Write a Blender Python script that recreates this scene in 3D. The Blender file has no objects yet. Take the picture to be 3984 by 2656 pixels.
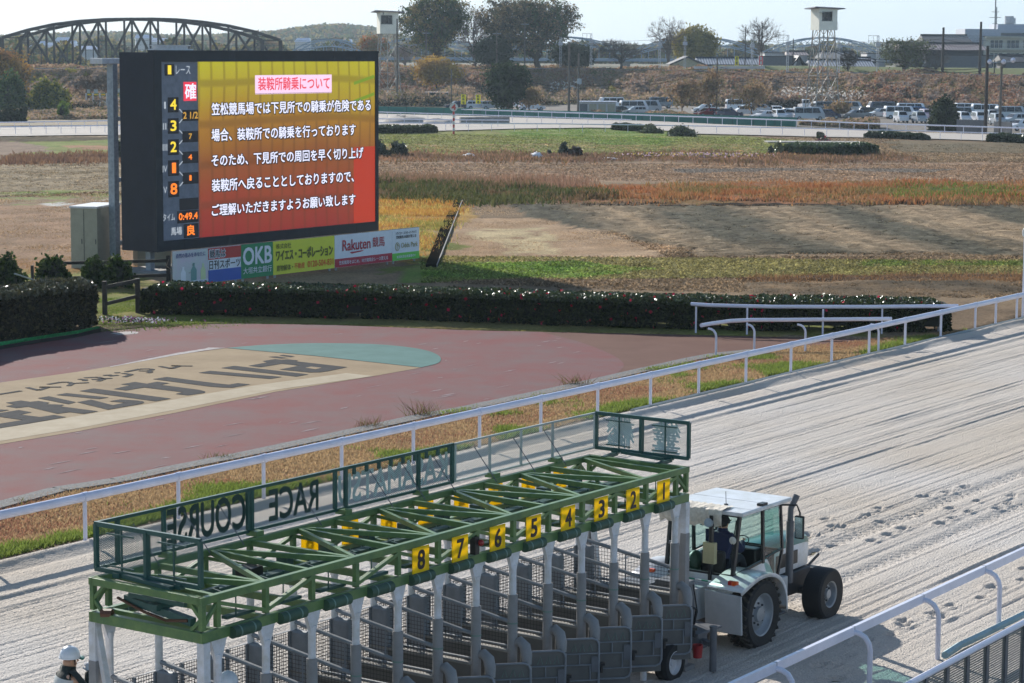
import bpy, math, random
import numpy as np
from mathutils import Vector, Matrix

# ------------------------------------------------------------------ camera, world, sun, exposure
SC = bpy.context.scene
COL = SC.collection
CX, CY, FPX, H = 1992., 1328., 9150., 10.5      # photograph 3984 x 2656
TH = math.atan((CY - 190) / FPX); ROLL = .0058
cam = bpy.data.cameras.new('camera'); camo = bpy.data.objects.new('camera', cam); COL.objects.link(camo)
cam.sensor_width = 36.; cam.lens = FPX / 3984 * 36.; cam.clip_start = .5; cam.clip_end = 9000
_c, _s, _cr, _sr = math.cos(TH), math.sin(TH), math.cos(ROLL), math.sin(ROLL)
_R0, _U0, _F = Vector((1, 0, 0)), Vector((0, _s, _c)), Vector((0, _c, -_s))
_R = _R0 * _cr + _U0 * _sr; _U = _R0 * -_sr + _U0 * _cr
camo.matrix_world = Matrix(((_R.x, _U.x, -_F.x, 0), (_R.y, _U.y, -_F.y, 0), (_R.z, _U.z, -_F.z, H), (0, 0, 0, 1)))
cam.dof.use_dof = True; cam.dof.focus_distance = 42.; cam.dof.aperture_fstop = 9.
SC.camera = camo
SUN_EL = 25.; SUN_AZ = -28.6            # degrees from +Y, clockwise positive
w = bpy.data.worlds.new('World'); SC.world = w; w.use_nodes = True
nt = w.node_tree; bg = nt.nodes['Background']; sky = nt.nodes.new('ShaderNodeTexSky')
sky.sky_type = 'NISHITA'; sky.sun_disc = False
sky.sun_elevation = math.radians(SUN_EL); sky.sun_rotation = math.radians(SUN_AZ)
sky.air_density = 1.0; sky.dust_density = .3; sky.ozone_density = 3.
gn = nt.nodes.new('ShaderNodeVectorMath'); gn.operation = 'MULTIPLY'; gn.inputs[1].default_value = (.98, .94, .86)   # cool, clean winter air
nt.links.new(sky.outputs[0], gn.inputs[0]); bg.inputs[1].default_value = .115
wt = nt.nodes.new('ShaderNodeTexCoord'); wx = nt.nodes.new('ShaderNodeSeparateXYZ'); nt.links.new(wt.outputs['Generated'], wx.inputs[0])
wr = nt.nodes.new('ShaderNodeMapRange'); wr.inputs[1].default_value = .0; wr.inputs[2].default_value = .22; wr.inputs[3].default_value = .85; wr.inputs[4].default_value = 0.; nt.links.new(wx.outputs[2], wr.inputs[0])
wh = nt.nodes.new('ShaderNodeMapRange'); wh.inputs[1].default_value = -.35; wh.inputs[2].default_value = .35; nt.links.new(wx.outputs[0], wh.inputs[0])
hz = nt.nodes.new('ShaderNodeMix'); hz.data_type = 'RGBA'; hz.inputs[6].default_value = (4.6, 5.6, 6.6, 1); hz.inputs[7].default_value = (2.95, 4.15, 5.6, 1); nt.links.new(wh.outputs[0], hz.inputs[0])
wm = nt.nodes.new('ShaderNodeMix'); wm.data_type = 'RGBA'; nt.links.new(wr.outputs[0], wm.inputs[0]); nt.links.new(gn.outputs[0], wm.inputs[6]); nt.links.new(hz.outputs[2], wm.inputs[7]); nt.links.new(wm.outputs[2], bg.inputs[0])
sl = bpy.data.lights.new('sun', 'SUN'); sl.energy = 4.8; sl.angle = math.radians(.53); sl.color = (1., .95, .87)
so = bpy.data.objects.new('sun', sl); COL.objects.link(so)
_a = math.radians(SUN_AZ); _e = math.radians(SUN_EL)
sd = Vector((math.sin(_a) * math.cos(_e), math.cos(_a) * math.cos(_e), math.sin(_e)))
so.rotation_euler = sd.to_track_quat('Z', 'Y').to_euler()
SC.view_settings.view_transform = 'Standard'; SC.view_settings.look = 'None'; SC.view_settings.exposure = .62
SC.view_settings.gamma = 1.
SC.cycles.volume_max_steps = 64; SC.cycles.max_bounces = 6; SC.cycles.transparent_max_bounces = 24
SC.cycles.diffuse_bounces = 3; SC.cycles.glossy_bounces = 3; SC.cycles.use_denoising = True

# ------------------------------------------------------------------ helpers
def G(x, y, z=0.):
    """photograph pixel -> world point at height z"""
    dx, dy = x - CX, y - CY
    u = dx * _cr + dy * _sr; v = -dx * _sr + dy * _cr
    D = (u, FPX * _c - v * _s, -FPX * _s - v * _c)
    t = (z - H) / D[2]
    return Vector((D[0] * t, D[1] * t, z))
def GD(x, y, d):
    """photograph pixel -> world point at distance Y = d"""
    dx, dy = x - CX, y - CY
    u = dx * _cr + dy * _sr; v = -dx * _sr + dy * _cr
    D = (u, FPX * _c - v * _s, -FPX * _s - v * _c)
    t = d / D[1]
    return Vector((D[0] * t, d, H + D[2] * t))
def ground_at(x, d, z=0.):
    p = GD(x, 300, d); return Vector((p.x, d, z))
def lin(c):
    return tuple(((v / 255.) / 12.92 if v <= 10 else (((v / 255.) + .055) / 1.055) ** 2.4) for v in c)
def C(r, g, b, k=.8):
    return tuple(k * v for v in lin((r, g, b)))
M = {}
def mat(name, col, rough=.6, metal=0., var=.12, vscale=3., bump=0., bscale=30., col2=None, spec=.5, coat=0.):
    if name in M: return M[name]
    m = bpy.data.materials.new(name); m.use_nodes = True; n = m.node_tree.nodes; l = m.node_tree.links
    b = n['Principled BSDF']; b.inputs['Roughness'].default_value = rough; b.inputs['Metallic'].default_value = metal
    b.inputs['Specular IOR Level'].default_value = spec; b.inputs['Coat Weight'].default_value = coat
    tc = n.new('ShaderNodeTexCoord'); nz = n.new('ShaderNodeTexNoise'); nz.inputs['Scale'].default_value = vscale
    nz.inputs['Detail'].default_value = 6.; nz.inputs['Roughness'].default_value = .65
    l.new(tc.outputs['Object'], nz.inputs['Vector'])
    mx = n.new('ShaderNodeMix'); mx.data_type = 'RGBA'
    c = col; c2 = col2 or tuple(v * (1 - 2 * var) for v in c)
    c1 = col if col2 else tuple(min(1, v * (1 + var)) for v in c)
    mx.inputs[6].default_value = (*c2, 1); mx.inputs[7].default_value = (*c1, 1)
    rp = n.new('ShaderNodeMapRange'); rp.inputs[1].default_value = .3; rp.inputs[2].default_value = .7
    l.new(nz.outputs[0], rp.inputs[0]); l.new(rp.outputs[0], mx.inputs[0]); l.new(mx.outputs[2], b.inputs['Base Color'])
    if bump:
        nb = n.new('ShaderNodeTexNoise'); nb.inputs['Scale'].default_value = bscale; nb.inputs['Detail'].default_value = 5
        l.new(tc.outputs['Object'], nb.inputs['Vector'])
        bp = n.new('ShaderNodeBump'); bp.inputs['Strength'].default_value = bump; bp.inputs['Distance'].default_value = .05
        l.new(nb.outputs[0], bp.inputs['Height']); l.new(bp.outputs[0], b.inputs['Normal'])
    M[name] = m; return m
def attr_mat(name, rough=.8, trans=0., spec=.3, nscale=0., bump=0., bscale=20., amt=.25, stretch=None):
    """colour from the per-vertex pigment attribute, broken up with noise"""
    m = bpy.data.materials.new(name); m.use_nodes = True; n = m.node_tree.nodes; l = m.node_tree.links
    b = n['Principled BSDF']; b.inputs['Roughness'].default_value = rough; b.inputs['Specular IOR Level'].default_value = spec
    a = n.new('ShaderNodeAttribute'); a.attribute_name = 'pigment'; out = a.outputs['Color']
    tc = n.new('ShaderNodeTexCoord'); src = tc.outputs['Object']
    if stretch:
        mp = n.new('ShaderNodeMapping'); mp.inputs['Scale'].default_value = stretch[0]; mp.inputs['Rotation'].default_value = (0, 0, stretch[1])
        l.new(src, mp.inputs[0]); src = mp.outputs[0]
    if nscale:
        nz = n.new('ShaderNodeTexNoise'); nz.inputs['Scale'].default_value = nscale; nz.inputs['Detail'].default_value = 8; nz.inputs['Roughness'].default_value = .7
        l.new(src, nz.inputs['Vector'])
        rp = n.new('ShaderNodeMapRange'); rp.inputs[1].default_value = .3; rp.inputs[2].default_value = .7
        rp.inputs[3].default_value = 1 - amt; rp.inputs[4].default_value = 1 + amt; l.new(nz.outputs[0], rp.inputs[0])
        mu = n.new('ShaderNodeVectorMath'); mu.operation = 'SCALE'; l.new(out, mu.inputs[0]); l.new(rp.outputs[0], mu.inputs['Scale']); out = mu.outputs[0]
    l.new(out, b.inputs['Base Color'])
    if bump:
        nb = n.new('ShaderNodeTexNoise'); nb.inputs['Scale'].default_value = bscale; nb.inputs['Detail'].default_value = 6; l.new(src, nb.inputs['Vector'])
        bp = n.new('ShaderNodeBump'); bp.inputs['Strength'].default_value = bump; bp.inputs['Distance'].default_value = .06
        l.new(nb.outputs[0], bp.inputs['Height']); l.new(bp.outputs[0], b.inputs['Normal'])
    if trans:
        t = n.new('ShaderNodeBsdfTranslucent'); l.new(out, t.inputs[0]); ms = n.new('ShaderNodeMixShader'); ms.inputs[0].default_value = trans
        l.new(b.outputs[0], ms.inputs[1]); l.new(t.outputs[0], ms.inputs[2]); l.new(ms.outputs[0], n['Material Output'].inputs[0])
    M[name] = m; return m
def emit_mat(name, col, s=1.):
    m = bpy.data.materials.new(name); m.use_nodes = True; n = m.node_tree.nodes
    b = n['Principled BSDF']; b.inputs['Base Color'].default_value = (.02, .02, .02, 1); b.inputs['Roughness'].default_value = .7
    b.inputs['Emission Color'].default_value = (*col, 1); b.inputs['Emission Strength'].default_value = s
    M[name] = m; return m
def grid_mat(name, col, pitch, wire, plane='xz', rough=.5, metal=.3, diag=False):
    """wire mesh: procedural square or diamond openings"""
    m = bpy.data.materials.new(name); m.use_nodes = True; n = m.node_tree.nodes; l = m.node_tree.links
    b = n['Principled BSDF']; b.inputs['Base Color'].default_value = (*col, 1); b.inputs['Roughness'].default_value = rough; b.inputs['Metallic'].default_value = metal
    tc = n.new('ShaderNodeTexCoord'); sx = n.new('ShaderNodeSeparateXYZ'); src = tc.outputs['Object']
    l.new(src, sx.inputs[0]); outs = []
    ia, ib = 'xyz'.index(plane[0]), 'xyz'.index(plane[1])
    A, B = sx.outputs[ia], sx.outputs[ib]
    def mth(op, a, bb):
        q = n.new('ShaderNodeMath'); q.operation = op
        for i, v in enumerate((a, bb)):
            if v is None: continue
            if isinstance(v, (int, float)): q.inputs[i].default_value = v
            else: l.new(v, q.inputs[i])
        return q.outputs[0]
    if diag: A, B = mth('ADD', A, mth('MULTIPLY', B, 1.6)), mth('SUBTRACT', A, mth('MULTIPLY', B, 1.6))
    for s in (A, B):
        f = mth('FRACT', mth('DIVIDE', mth('ADD', s, 1000.), pitch), None); outs.append(mth('LESS_THAN', f, wire / pitch))
    o = mth('MAXIMUM', outs[0], outs[1])
    t = n.new('ShaderNodeBsdfTransparent'); ms = n.new('ShaderNodeMixShader')
    l.new(o, ms.inputs[0]); l.new(t.outputs[0], ms.inputs[1]); l.new(b.outputs[0], ms.inputs[2]); l.new(ms.outputs[0], n['Material Output'].inputs[0])
    M[name] = m; return m

class MB:
    def __init__(s): s.v = []; s.f = []
    def add(s, vs, fs):
        o = len(s.v); s.v += [tuple(v) for v in vs]; s.f += [tuple(o + i for i in f) for f in fs]; return s
    def box(s, a, b):
        x0, y0, z0 = a; x1, y1, z1 = b
        return s.add([(x0, y0, z0), (x1, y0, z0), (x1, y1, z0), (x0, y1, z0), (x0, y0, z1), (x1, y0, z1), (x1, y1, z1), (x0, y1, z1)],
                     [(3, 2, 1, 0), (4, 5, 6, 7), (0, 1, 5, 4), (1, 2, 6, 5), (2, 3, 7, 6), (3, 0, 4, 7)])
    def bar(s, p, q, w, h=None, up=(0, 0, 1)):
        """rectangular bar from p to q"""
        h = h or w; p = Vector(p); q = Vector(q); d = (q - p)
        if d.length < 1e-6: return s
        d.normalize(); u = Vector(up)
        if abs(d.dot(u)) > .98: u = Vector((1, 0, 0))
        r = d.cross(u).normalized(); u = r.cross(d)
        vs = [e + r * a * w / 2 + u * c * h / 2 for e in (p, q) for a, c in ((-1, -1), (1, -1), (1, 1), (-1, 1))]
        return s.add(vs, [(3, 2, 1, 0), (4, 5, 6, 7), (0, 1, 5, 4), (1, 2, 6, 5), (2, 3, 7, 6), (3, 0, 4, 7)])
    def tube(s, pts, r, n=8, cap=True):
        pts = [Vector(p) for p in pts]; rs = r if isinstance(r, (list, tuple)) else [r] * len(pts)
        o = len(s.v); ref = None
        for i, p in enumerate(pts):
            d = (pts[min(i + 1, len(pts) - 1)] - pts[max(i - 1, 0)]).normalized()
            if ref is None:
                ref = Vector((0, 0, 1)) if abs(d.z) < .9 else Vector((1, 0, 0))
            a = (ref - d * ref.dot(d)).normalized(); b = d.cross(a); ref = a
            for k in range(n):
                t = 2 * math.pi * k / n
                s.v.append(tuple(p + (a * math.cos(t) + b * math.sin(t)) * rs[i]))
        for i in range(len(pts) - 1):
            for k in range(n):
                k2 = (k + 1) % n
                s.f.append((o + i * n + k, o + i * n + k2, o + (i + 1) * n + k2, o + (i + 1) * n + k))
        if cap:
            s.f.append(tuple(o + k for k in range(n - 1, -1, -1))); s.f.append(tuple(o + (len(pts) - 1) * n + k for k in range(n)))
        return s
    def prism(s, poly, z0, z1):
        """polygon (x,y) list extruded in z"""
        n = len(poly); vs = [(x, y, z0) for x, y in poly] + [(x, y, z1) for x, y in poly]
        return s.add(vs, [tuple(range(n - 1, -1, -1)), tuple(range(n, 2 * n))] + [(i, (i + 1) % n, n + (i + 1) % n, n + i) for i in range(n)])
    def prism3(s, poly, off):
        """planar 3-D polygon extruded by the vector off"""
        n = len(poly); off = Vector(off); vs = [Vector(p) for p in poly]; vs = vs + [p + off for p in vs]
        return s.add(vs, [tuple(range(n - 1, -1, -1)), tuple(range(n, 2 * n))] + [(i, (i + 1) % n, n + (i + 1) % n, n + i) for i in range(n)])
    def lathe(s, prof, c=(0, 0, 0), axis='z', n=24):
        """profile list of (radius, along)"""
        o = len(s.v); c = Vector(c)
        for r, h in prof:
            for k in range(n):
                t = 2 * math.pi * k / n; a, b = r * math.cos(t), r * math.sin(t)
                v = {'z': (a, b, h), 'y': (a, h, b), 'x': (h, a, b)}[axis]
                s.v.append(tuple(c + Vector(v)))
        for i in range(len(prof) - 1):
            for k in range(n):
                k2 = (k + 1) % n; s.f.append((o + i * n + k, o + i * n + k2, o + (i + 1) * n + k2, o + (i + 1) * n + k))
        return s
    def ball(s, c, r, n=12, sc=(1, 1, 1)):
        prof = [(max(1e-4, math.sin(math.pi * i / n)) * r, -math.cos(math.pi * i / n) * r) for i in range(n + 1)]
        o = len(s.v); s.lathe(prof, (0, 0, 0), 'z', n + 4)
        for i in range(o, len(s.v)):
            v = s.v[i]; s.v[i] = (c[0] + v[0] * sc[0], c[1] + v[1] * sc[1], c[2] + v[2] * sc[2])
        return s
    def build(s, name, m, parent=None, smooth=False, bevel=0.):
        me = bpy.data.meshes.new(name); me.from_pydata(s.v, [], s.f); me.update()
        me.materials.append(M[m] if isinstance(m, str) else m)
        if smooth:
            me.polygons.foreach_set('use_smooth', [True] * len(me.polygons))
            try: me.set_sharp_from_angle(angle=math.radians(40))
            except Exception: pass
        o = bpy.data.objects.new(name, me); COL.objects.link(o)
        if parent: o.parent = parent
        if bevel:
            b = o.modifiers.new('bevel', 'BEVEL'); b.width = bevel; b.segments = 2; b.limit_method = 'ANGLE'
        return o
def tag(o, label=None, cat=None, group=None, kind=None):
    if label: o['label'] = label
    if cat: o['category'] = cat
    if group: o['group'] = group
    if kind: o['kind'] = kind
    return o
def empty(name, loc, rz=0., label=None, cat=None, group=None):
    o = bpy.data.objects.new(name, None); COL.objects.link(o); o.location = loc; o.rotation_euler = (0, 0, rz); o.empty_display_size = .3
    return tag(o, label, cat, group)
def copy_tree(o, parent=None):
    c = o.copy(); COL.objects.link(c)
    if parent: c.parent = parent
    for ch in list(o.children): copy_tree(ch, c)
    return c
def np_mesh(name, V, F, m, parent=None, pig=None, smooth=False):
    """V (n,3), F (k,3|4) arrays, pig (n,3) pigment per vertex"""
    me = bpy.data.meshes.new(name); V = np.asarray(V, np.float32); F = np.asarray(F, np.int32); k = F.shape[1]
    me.vertices.add(len(V)); me.vertices.foreach_set('co', V.ravel())
    me.loops.add(F.size); me.loops.foreach_set('vertex_index', F.ravel())
    me.polygons.add(len(F)); me.polygons.foreach_set('loop_start', np.arange(0, F.size, k, dtype=np.int32))
    me.update(calc_edges=True); me.validate()
    if smooth: me.polygons.foreach_set('use_smooth', np.ones(len(F), bool))
    me.materials.append(M[m] if isinstance(m, str) else m)
    if pig is not None:
        a = me.attributes.new('pigment', 'FLOAT_COLOR', 'POINT')
        a.data.foreach_set('color', np.concatenate([np.asarray(pig, np.float32), np.ones((len(V), 1), np.float32)], 1).ravel())
    o = bpy.data.objects.new(name, me); COL.objects.link(o)
    if parent: o.parent = parent
    return o
RNG = np.random.default_rng(7)
def leaves(P, size, cols, up=.0, asp=1.6, jit=.5):
    """quad leaves at points P: returns V, F, pigment"""
    n = len(P); a = RNG.normal(size=(n, 3)); a[:, 2] += up; a /= np.linalg.norm(a, axis=1)[:, None]
    b = RNG.normal(size=(n, 3)); b -= (b * a).sum(1)[:, None] * a; b /= np.linalg.norm(b, axis=1)[:, None]
    s = (np.asarray(size) * (1 + jit * (RNG.random(n) - .5)))[:, None]
    V = np.stack([P - a * s * asp / 2, P + b * s * .5, P + a * s * asp / 2, P - b * s * .5], 1).reshape(-1, 3)
    F = np.arange(4 * n).reshape(n, 4)
    cols = np.asarray(cols); c = cols if len(cols) == n and n > 40 else cols[RNG.integers(0, len(cols), n)]
    c = c * (1 + .3 * (RNG.random((n, 1)) - .5))
    return V, F, np.repeat(c, 4, 0)
def blades(P, h, wd, cols, lean=.35):
    """grass / reed blades standing on points P"""
    n = len(P); t = RNG.random(n) * 2 * np.pi; wd = np.broadcast_to(np.asarray(wd, float), (len(P),))[:, None]; h = np.asarray(h) * (.6 + .8 * RNG.random(n))
    d = np.stack([np.cos(t), np.sin(t), 0 * t], 1); L = RNG.normal(size=(n, 3)) * lean; L[:, 2] = 1
    tip = P + L * h[:, None]; mid = P + L * h[:, None] * .5
    V = np.stack([P - d * wd / 2, P + d * wd / 2, mid + d * wd * .4, tip], 1).reshape(-1, 3)
    F = np.arange(4 * n).reshape(n, 4)
    cols = np.asarray(cols); c = cols if len(cols) == n and n > 40 else cols[RNG.integers(0, len(cols), n)]
    c = c * (1 + .35 * (RNG.random((n, 1)) - .5))
    return V, F, np.repeat(c, 4, 0)
def merge(parts):
    Vs, Fs, Ps = [], [], []; o = 0
    for V, F, Pg in parts: Vs.append(V); Fs.append(F + o); Ps.append(Pg); o += len(V)
    return np.concatenate(Vs), np.concatenate(Fs), np.concatenate(Ps)
def in_poly(x, y, poly):
    r = np.zeros(x.shape, bool); n = len(poly); j = n - 1
    for i in range(n):
        xi, yi = poly[i][0], poly[i][1]; xj, yj = poly[j][0], poly[j][1]
        c = ((yi > y) != (yj > y)) & (x < (xj - xi) * (y - yi) / (yj - yi + 1e-12) + xi); r ^= c; j = i
    return r
def scatter(poly, n):
    xs = [p[0] for p in poly]; ys = [p[1] for p in poly]; out = []; got = 0
    while got < n:
        x = RNG.uniform(min(xs), max(xs), n); y = RNG.uniform(min(ys), max(ys), n); k = in_poly(x, y, poly)
        out.append(np.stack([x[k], y[k], 0 * x[k]], 1)); got += k.sum()
    return np.concatenate(out)[:n]
def vnoise(x, y, s, seed=0):
    """smooth value noise, -1..1"""
    x = np.asarray(x) / s + seed * 17.3; y = np.asarray(y) / s + seed * 5.1
    xi, yi = np.floor(x).astype(np.int64), np.floor(y).astype(np.int64); fx, fy = x - xi, y - yi
    fx = fx * fx * (3 - 2 * fx); fy = fy * fy * (3 - 2 * fy)
    def h(a, b):
        q = (a * 374761393 + b * 668265263 + seed * 982451653) & 0x7fffffff
        q = ((q ^ (q >> 13)) * 1274126177) & 0x7fffffff
        return ((q ^ (q >> 16)) & 0xffff) / 32767.5 - 1
    return (h(xi, yi) * (1 - fx) + h(xi + 1, yi) * fx) * (1 - fy) + (h(xi, yi + 1) * (1 - fx) + h(xi + 1, yi + 1) * fx) * fy
def fbm(x, y, s, seed=0, o=4):
    r = 0; a = 1; t = 0
    for i in range(o): r = r + a * vnoise(x, y, s, seed + i); t += a; a *= .55; s *= .5
    return r / t
def text_mesh(s, bold=0., extrude=0.):
    """2-D glyph mesh of s: (verts Nx2 scaled to unit box 0..1, faces)"""
    cu = bpy.data.curves.new('glyphs', 'FONT'); cu.body = s; cu.size = 1.; cu.offset = bold; cu.resolution_u = 3
    ob = bpy.data.objects.new('glyphs', cu); COL.objects.link(ob)
    dg = bpy.context.evaluated_depsgraph_get(); me = bpy.data.meshes.new_from_object(ob.evaluated_get(dg))
    V = np.array([v.co[:] for v in me.vertices]).reshape(-1, 3); F = [tuple(p.vertices) for p in me.polygons]
    bpy.data.objects.remove(ob); bpy.data.curves.remove(cu); bpy.data.meshes.remove(me)
    mn, mx = V.min(0), V.max(0); V = (V - mn)[:, :2] / np.maximum(mx - mn, 1e-6)[:2]
    return V, F
def put_text(mb, s, o, ux, uy, bold=0.):
    """add the glyphs of s into mb: o lower-left corner, ux full-width vector, uy full-height vector; bold as a share of the height"""
    V, F = text_mesh(s); o = Vector(o); ux = Vector(ux); uy = Vector(uy); nrm = ux.cross(uy).normalized(); k = uy.length * bold
    for i, (a_, b_) in enumerate(((0, 0),) if not bold else ((-1, -1), (1, -1), (1, 1), (-1, 1), (0, 0))):
        q = o + ux.normalized() * a_ * k + uy.normalized() * b_ * k + nrm * .0012 * i
        mb.add([q + ux * a + uy * b for a, b in V], F)
def sheet(name, poly, z, m, kind='structure', label=None):
    mb = MB(); mb.add([(p[0], p[1], z) for p in poly], [tuple(range(len(poly)))])
    me = bpy.data.meshes.new(name); me.from_pydata(mb.v, [], mb.f); me.update()
    if me.polygons[0].normal.z < 0: me.flip_normals()
    me.materials.append(M[m]); o = bpy.data.objects.new(name, me); COL.objects.link(o); o['kind'] = kind
    if label: o['label'] = label
    return o
def thicken(pts, n=6):
    """smooth a pixel polyline by Catmull-Rom"""
    out = []; P = [Vector((p[0], p[1], 0)) for p in pts]
    for i in range(len(P) - 1):
        p0, p1, p2, p3 = P[max(i - 1, 0)], P[i], P[i + 1], P[min(i + 2, len(P) - 1)]
        for k in range(n):
            t = k / n; out.append(.5 * ((2 * p1) + (p2 - p0) * t + (2 * p0 - 5 * p1 + 4 * p2 - p3) * t * t + (3 * p1 - p0 - 3 * p2 + p3) * t ** 3))
    out.append(P[-1]); return [(p.x, p.y) for p in out]
YAW = .975
T = Vector((math.cos(YAW), math.sin(YAW), 0)); N = Vector((-math.sin(YAW), math.cos(YAW), 0))   # along the home straight, and across it away from the camera

# ------------------------------------------------------------------ materials
mat('white_paint', C(235, 235, 242, .84), .38, vscale=7, col2=C(212, 208, 204, .8))
mat('rail_white', C(232, 232, 248, .85), .28, var=.05, vscale=2)
mat('concrete', C(170, 165, 158, .7), .85, var=.15, vscale=2, bump=.2)
mat('dark_grey', C(70, 74, 80, .7), .55, var=.15)
mat('black_rubber', C(38, 38, 40, .7), .75, var=.2, bump=.2, bscale=40)
mat('galvanised', C(168, 178, 188, .85), .45, .4, var=.15, vscale=6)
mat('black_paint', C(30, 32, 36, .7), .4)
mat('wood_dark', C(66, 58, 52, .7), .8, var=.25, vscale=5)
mat('gravel', C(135, 135, 135, .7), .9, var=.35, vscale=14, bump=.8, bscale=30)
mat('steel_grey', C(118, 121, 127, .7), .5, .2, var=.12, vscale=5)
attr_mat('leaf_dull', .8, .3, .08)
attr_mat('leaf_bank', .8, .38, .1)
attr_mat('leaf_gloss', .34, .15, .7)
attr_mat('grass_blade', .8, .42, .1)
attr_mat('bark', .9, 0, .2, 3., .4)

# ------------------------------------------------------------------ setting: one wide ground sheet, then the zones on it
mat('far_ground', C(122, 108, 84, .75), .95, var=.2, vscale=.12, col2=C(95, 98, 62, .7), bump=.3, bscale=2)
sheet('ground', [(-400, -30), (400, -30), (700, 530), (-700, 530)], -.02, 'far_ground')

def R2(s, n=0.): p = Vector((4.09, 68.59, 0)) + T * s + N * n; return p
# sand of the home straight: a fine grid raked along the track
def home_track():
    n0, n1 = -24., .15
    ss = np.concatenate([np.arange(-48, -8, .10), np.arange(-8, 30, .17), np.arange(30, 130, .8)]); nn = np.arange(n0, n1, .036)
    S, Q = np.meshgrid(ss, nn, indexing='ij')
    wob = fbm(S, Q, 9., 3, 2) * .06
    wob = wob * .12; gr = RNG.random(S.shape) * .007 + .006 * np.abs(vnoise(S * .6, Q, .16, 91)); Z = gr + .008 * vnoise(Q + wob, S * .004, .3, 12) + .007 * fbm(S * .2, Q, .6, 22, 3)
    rg_ = np.random.default_rng(5); q0 = n0; prof = np.zeros_like(Q)
    while q0 < -.9:     # harrow teeth: sharp furrows of uneven depth and spacing
        wd = rg_.uniform(.022, .05); dp = rg_.uniform(.008, .034) * (1.5 if rg_.random() < .12 else 1); j0, j1 = np.searchsorted(nn, q0 - .3), np.searchsorted(nn, q0 + .3); sh = q0 + wob[:, j0:j1] + .012 * vnoise(S[:, j0:j1] * .5, S[:, j0:j1] * 0 + q0 * 9, 1.5, 33)
        fade = .55 + .6 * vnoise(S[:, j0:j1] * .35, S[:, j0:j1] * 0 + q0 * 31, 1.2, 34); u_ = (Q[:, j0:j1] - sh); prof[:, j0:j1] += -dp * fade * np.exp(-(u_ / wd) ** 2) + dp * .55 * fade * np.exp(-((u_ - wd * 1.9) / wd) ** 2)
        q0 += rg_.choice([.09, .11, .13, .16, .22, .3]) * rg_.uniform(.85, 1.15)
    Z = Z + prof * np.where(Q > -2.4, .35, 1)
    calm = np.clip((Q + 19.2) / 1.5, 0, 1); Z = Z * (.35 + .65 * calm)
    Z += .10 * np.exp(-((Q + .35 + .08 * vnoise(S, Q * 0, 3., 8)) / .16) ** 2) - .05 * np.exp(-((Q + .75) / .15) ** 2)  # low sand ridge thrown up under the inner rail
    Z += .03 * np.exp(-((Q + 2.3) / .12) ** 2) - .03 * np.exp(-((Q + 2.55) / .1) ** 2)
    Z += np.clip(-(Q + 20.0), 0, 3) * .10
    # tyre tracks of the tractor and the gate
    for c in (-14.75, -13.1):
        k = np.exp(-((Q - c) / .24) ** 4) * (S > -44); Z = Z * (1 - .7 * k) - .03 * k + .014 * k * np.sign(np.sin(S * 17 + np.abs(Q - c) * 30))
    # hoof and foot prints
    pr = [(1275, 60, 0)]; rs = random.Random(4); pts = []
    for x, y in ((865, 178), (1145, 222), (1170, 222), (1238, 82), (1420, 45), (1450, 177), (1590, 205), (1675, 116), (1940, 70), (1830, 173), (1450, 258),
                 (1370, 300), (1070, 338), (945, 388), (812, 438), (510, 472), (365, 517), (325, 537), (515, 325), (570, 330), (440, 262), (780, 232), (885, 283),
                 (1785, 812), (1700, 900), (1450, 963), (1295, 1033), (1365, 1055), (1060, 1090), (1070, 1120), (960, 1195), (690, 1260), (745, 1247), (640, 1365),
                 (390, 1450), (510, 1452), (2030, 755), (2035, 665), (340, 400), (290, 385), (410, 1560), (510, 1560), (1920, 135), (1560, 5)):
        g = G(3000 + x * .4821, 1900 + y * .4821); pts.append(((g - Vector((4.09, 68.59, 0))).dot(T), (g - Vector((4.09, 68.59, 0))).dot(N)))
    for a, b in pts:
        r = rs.uniform(.08, .14); i0, i1 = np.searchsorted(ss, a - .8), np.searchsorted(ss, a + .8); j0, j1 = np.searchsorted(nn, b - .7), np.searchsorted(nn, b + .7)
        d = np.sqrt(((S[i0:i1, j0:j1] - a) / 1.35) ** 2 + (Q[i0:i1, j0:j1] - b) ** 2) / r
        Z[i0:i1, j0:j1] += -rs.uniform(.05, .09) * np.exp(-d ** 4) + .03 * np.exp(-((d - 1.5) / .45) ** 2)
    X = 4.09 + T.x * S + N.x * Q; Y = 68.59 + T.y * S + N.y * Q
    V = np.stack([X, Y, Z + .035], -1).reshape(-1, 3); a, b = S.shape
    I = np.arange(a * b).reshape(a, b); F = np.stack([I[:-1, :-1], I[1:, :-1], I[1:, 1:], I[:-1, 1:]], -1).reshape(-1, 4)[:, ::-1]
    base = np.array(C(206, 199, 192, .92)); warm = np.array(C(200, 188, 174, .9)); t = np.clip(.5 + .9 * fbm(S, Q, 5., 31, 3), 0, 1)[..., None]
    pale = (np.exp(-((Q + 20.3) / 1.2) ** 2) * .5)[..., None]
    pig = base * t + warm * (1 - t); pig = pig * (1 - pale) + np.array(C(214, 212, 212, .9)) * pale
    m = attr_mat('track_sand', .95, 0, .12, 34., 1., 24., .26)
    o = np_mesh('home_track', V, F, m, pig=pig.reshape(-1, 3), smooth=True); o['kind'] = 'structure'
home_track()
def poly_px(pts, z=0.): return [tuple(G(x, y, z)[:2]) for x, y in pts]
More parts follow.
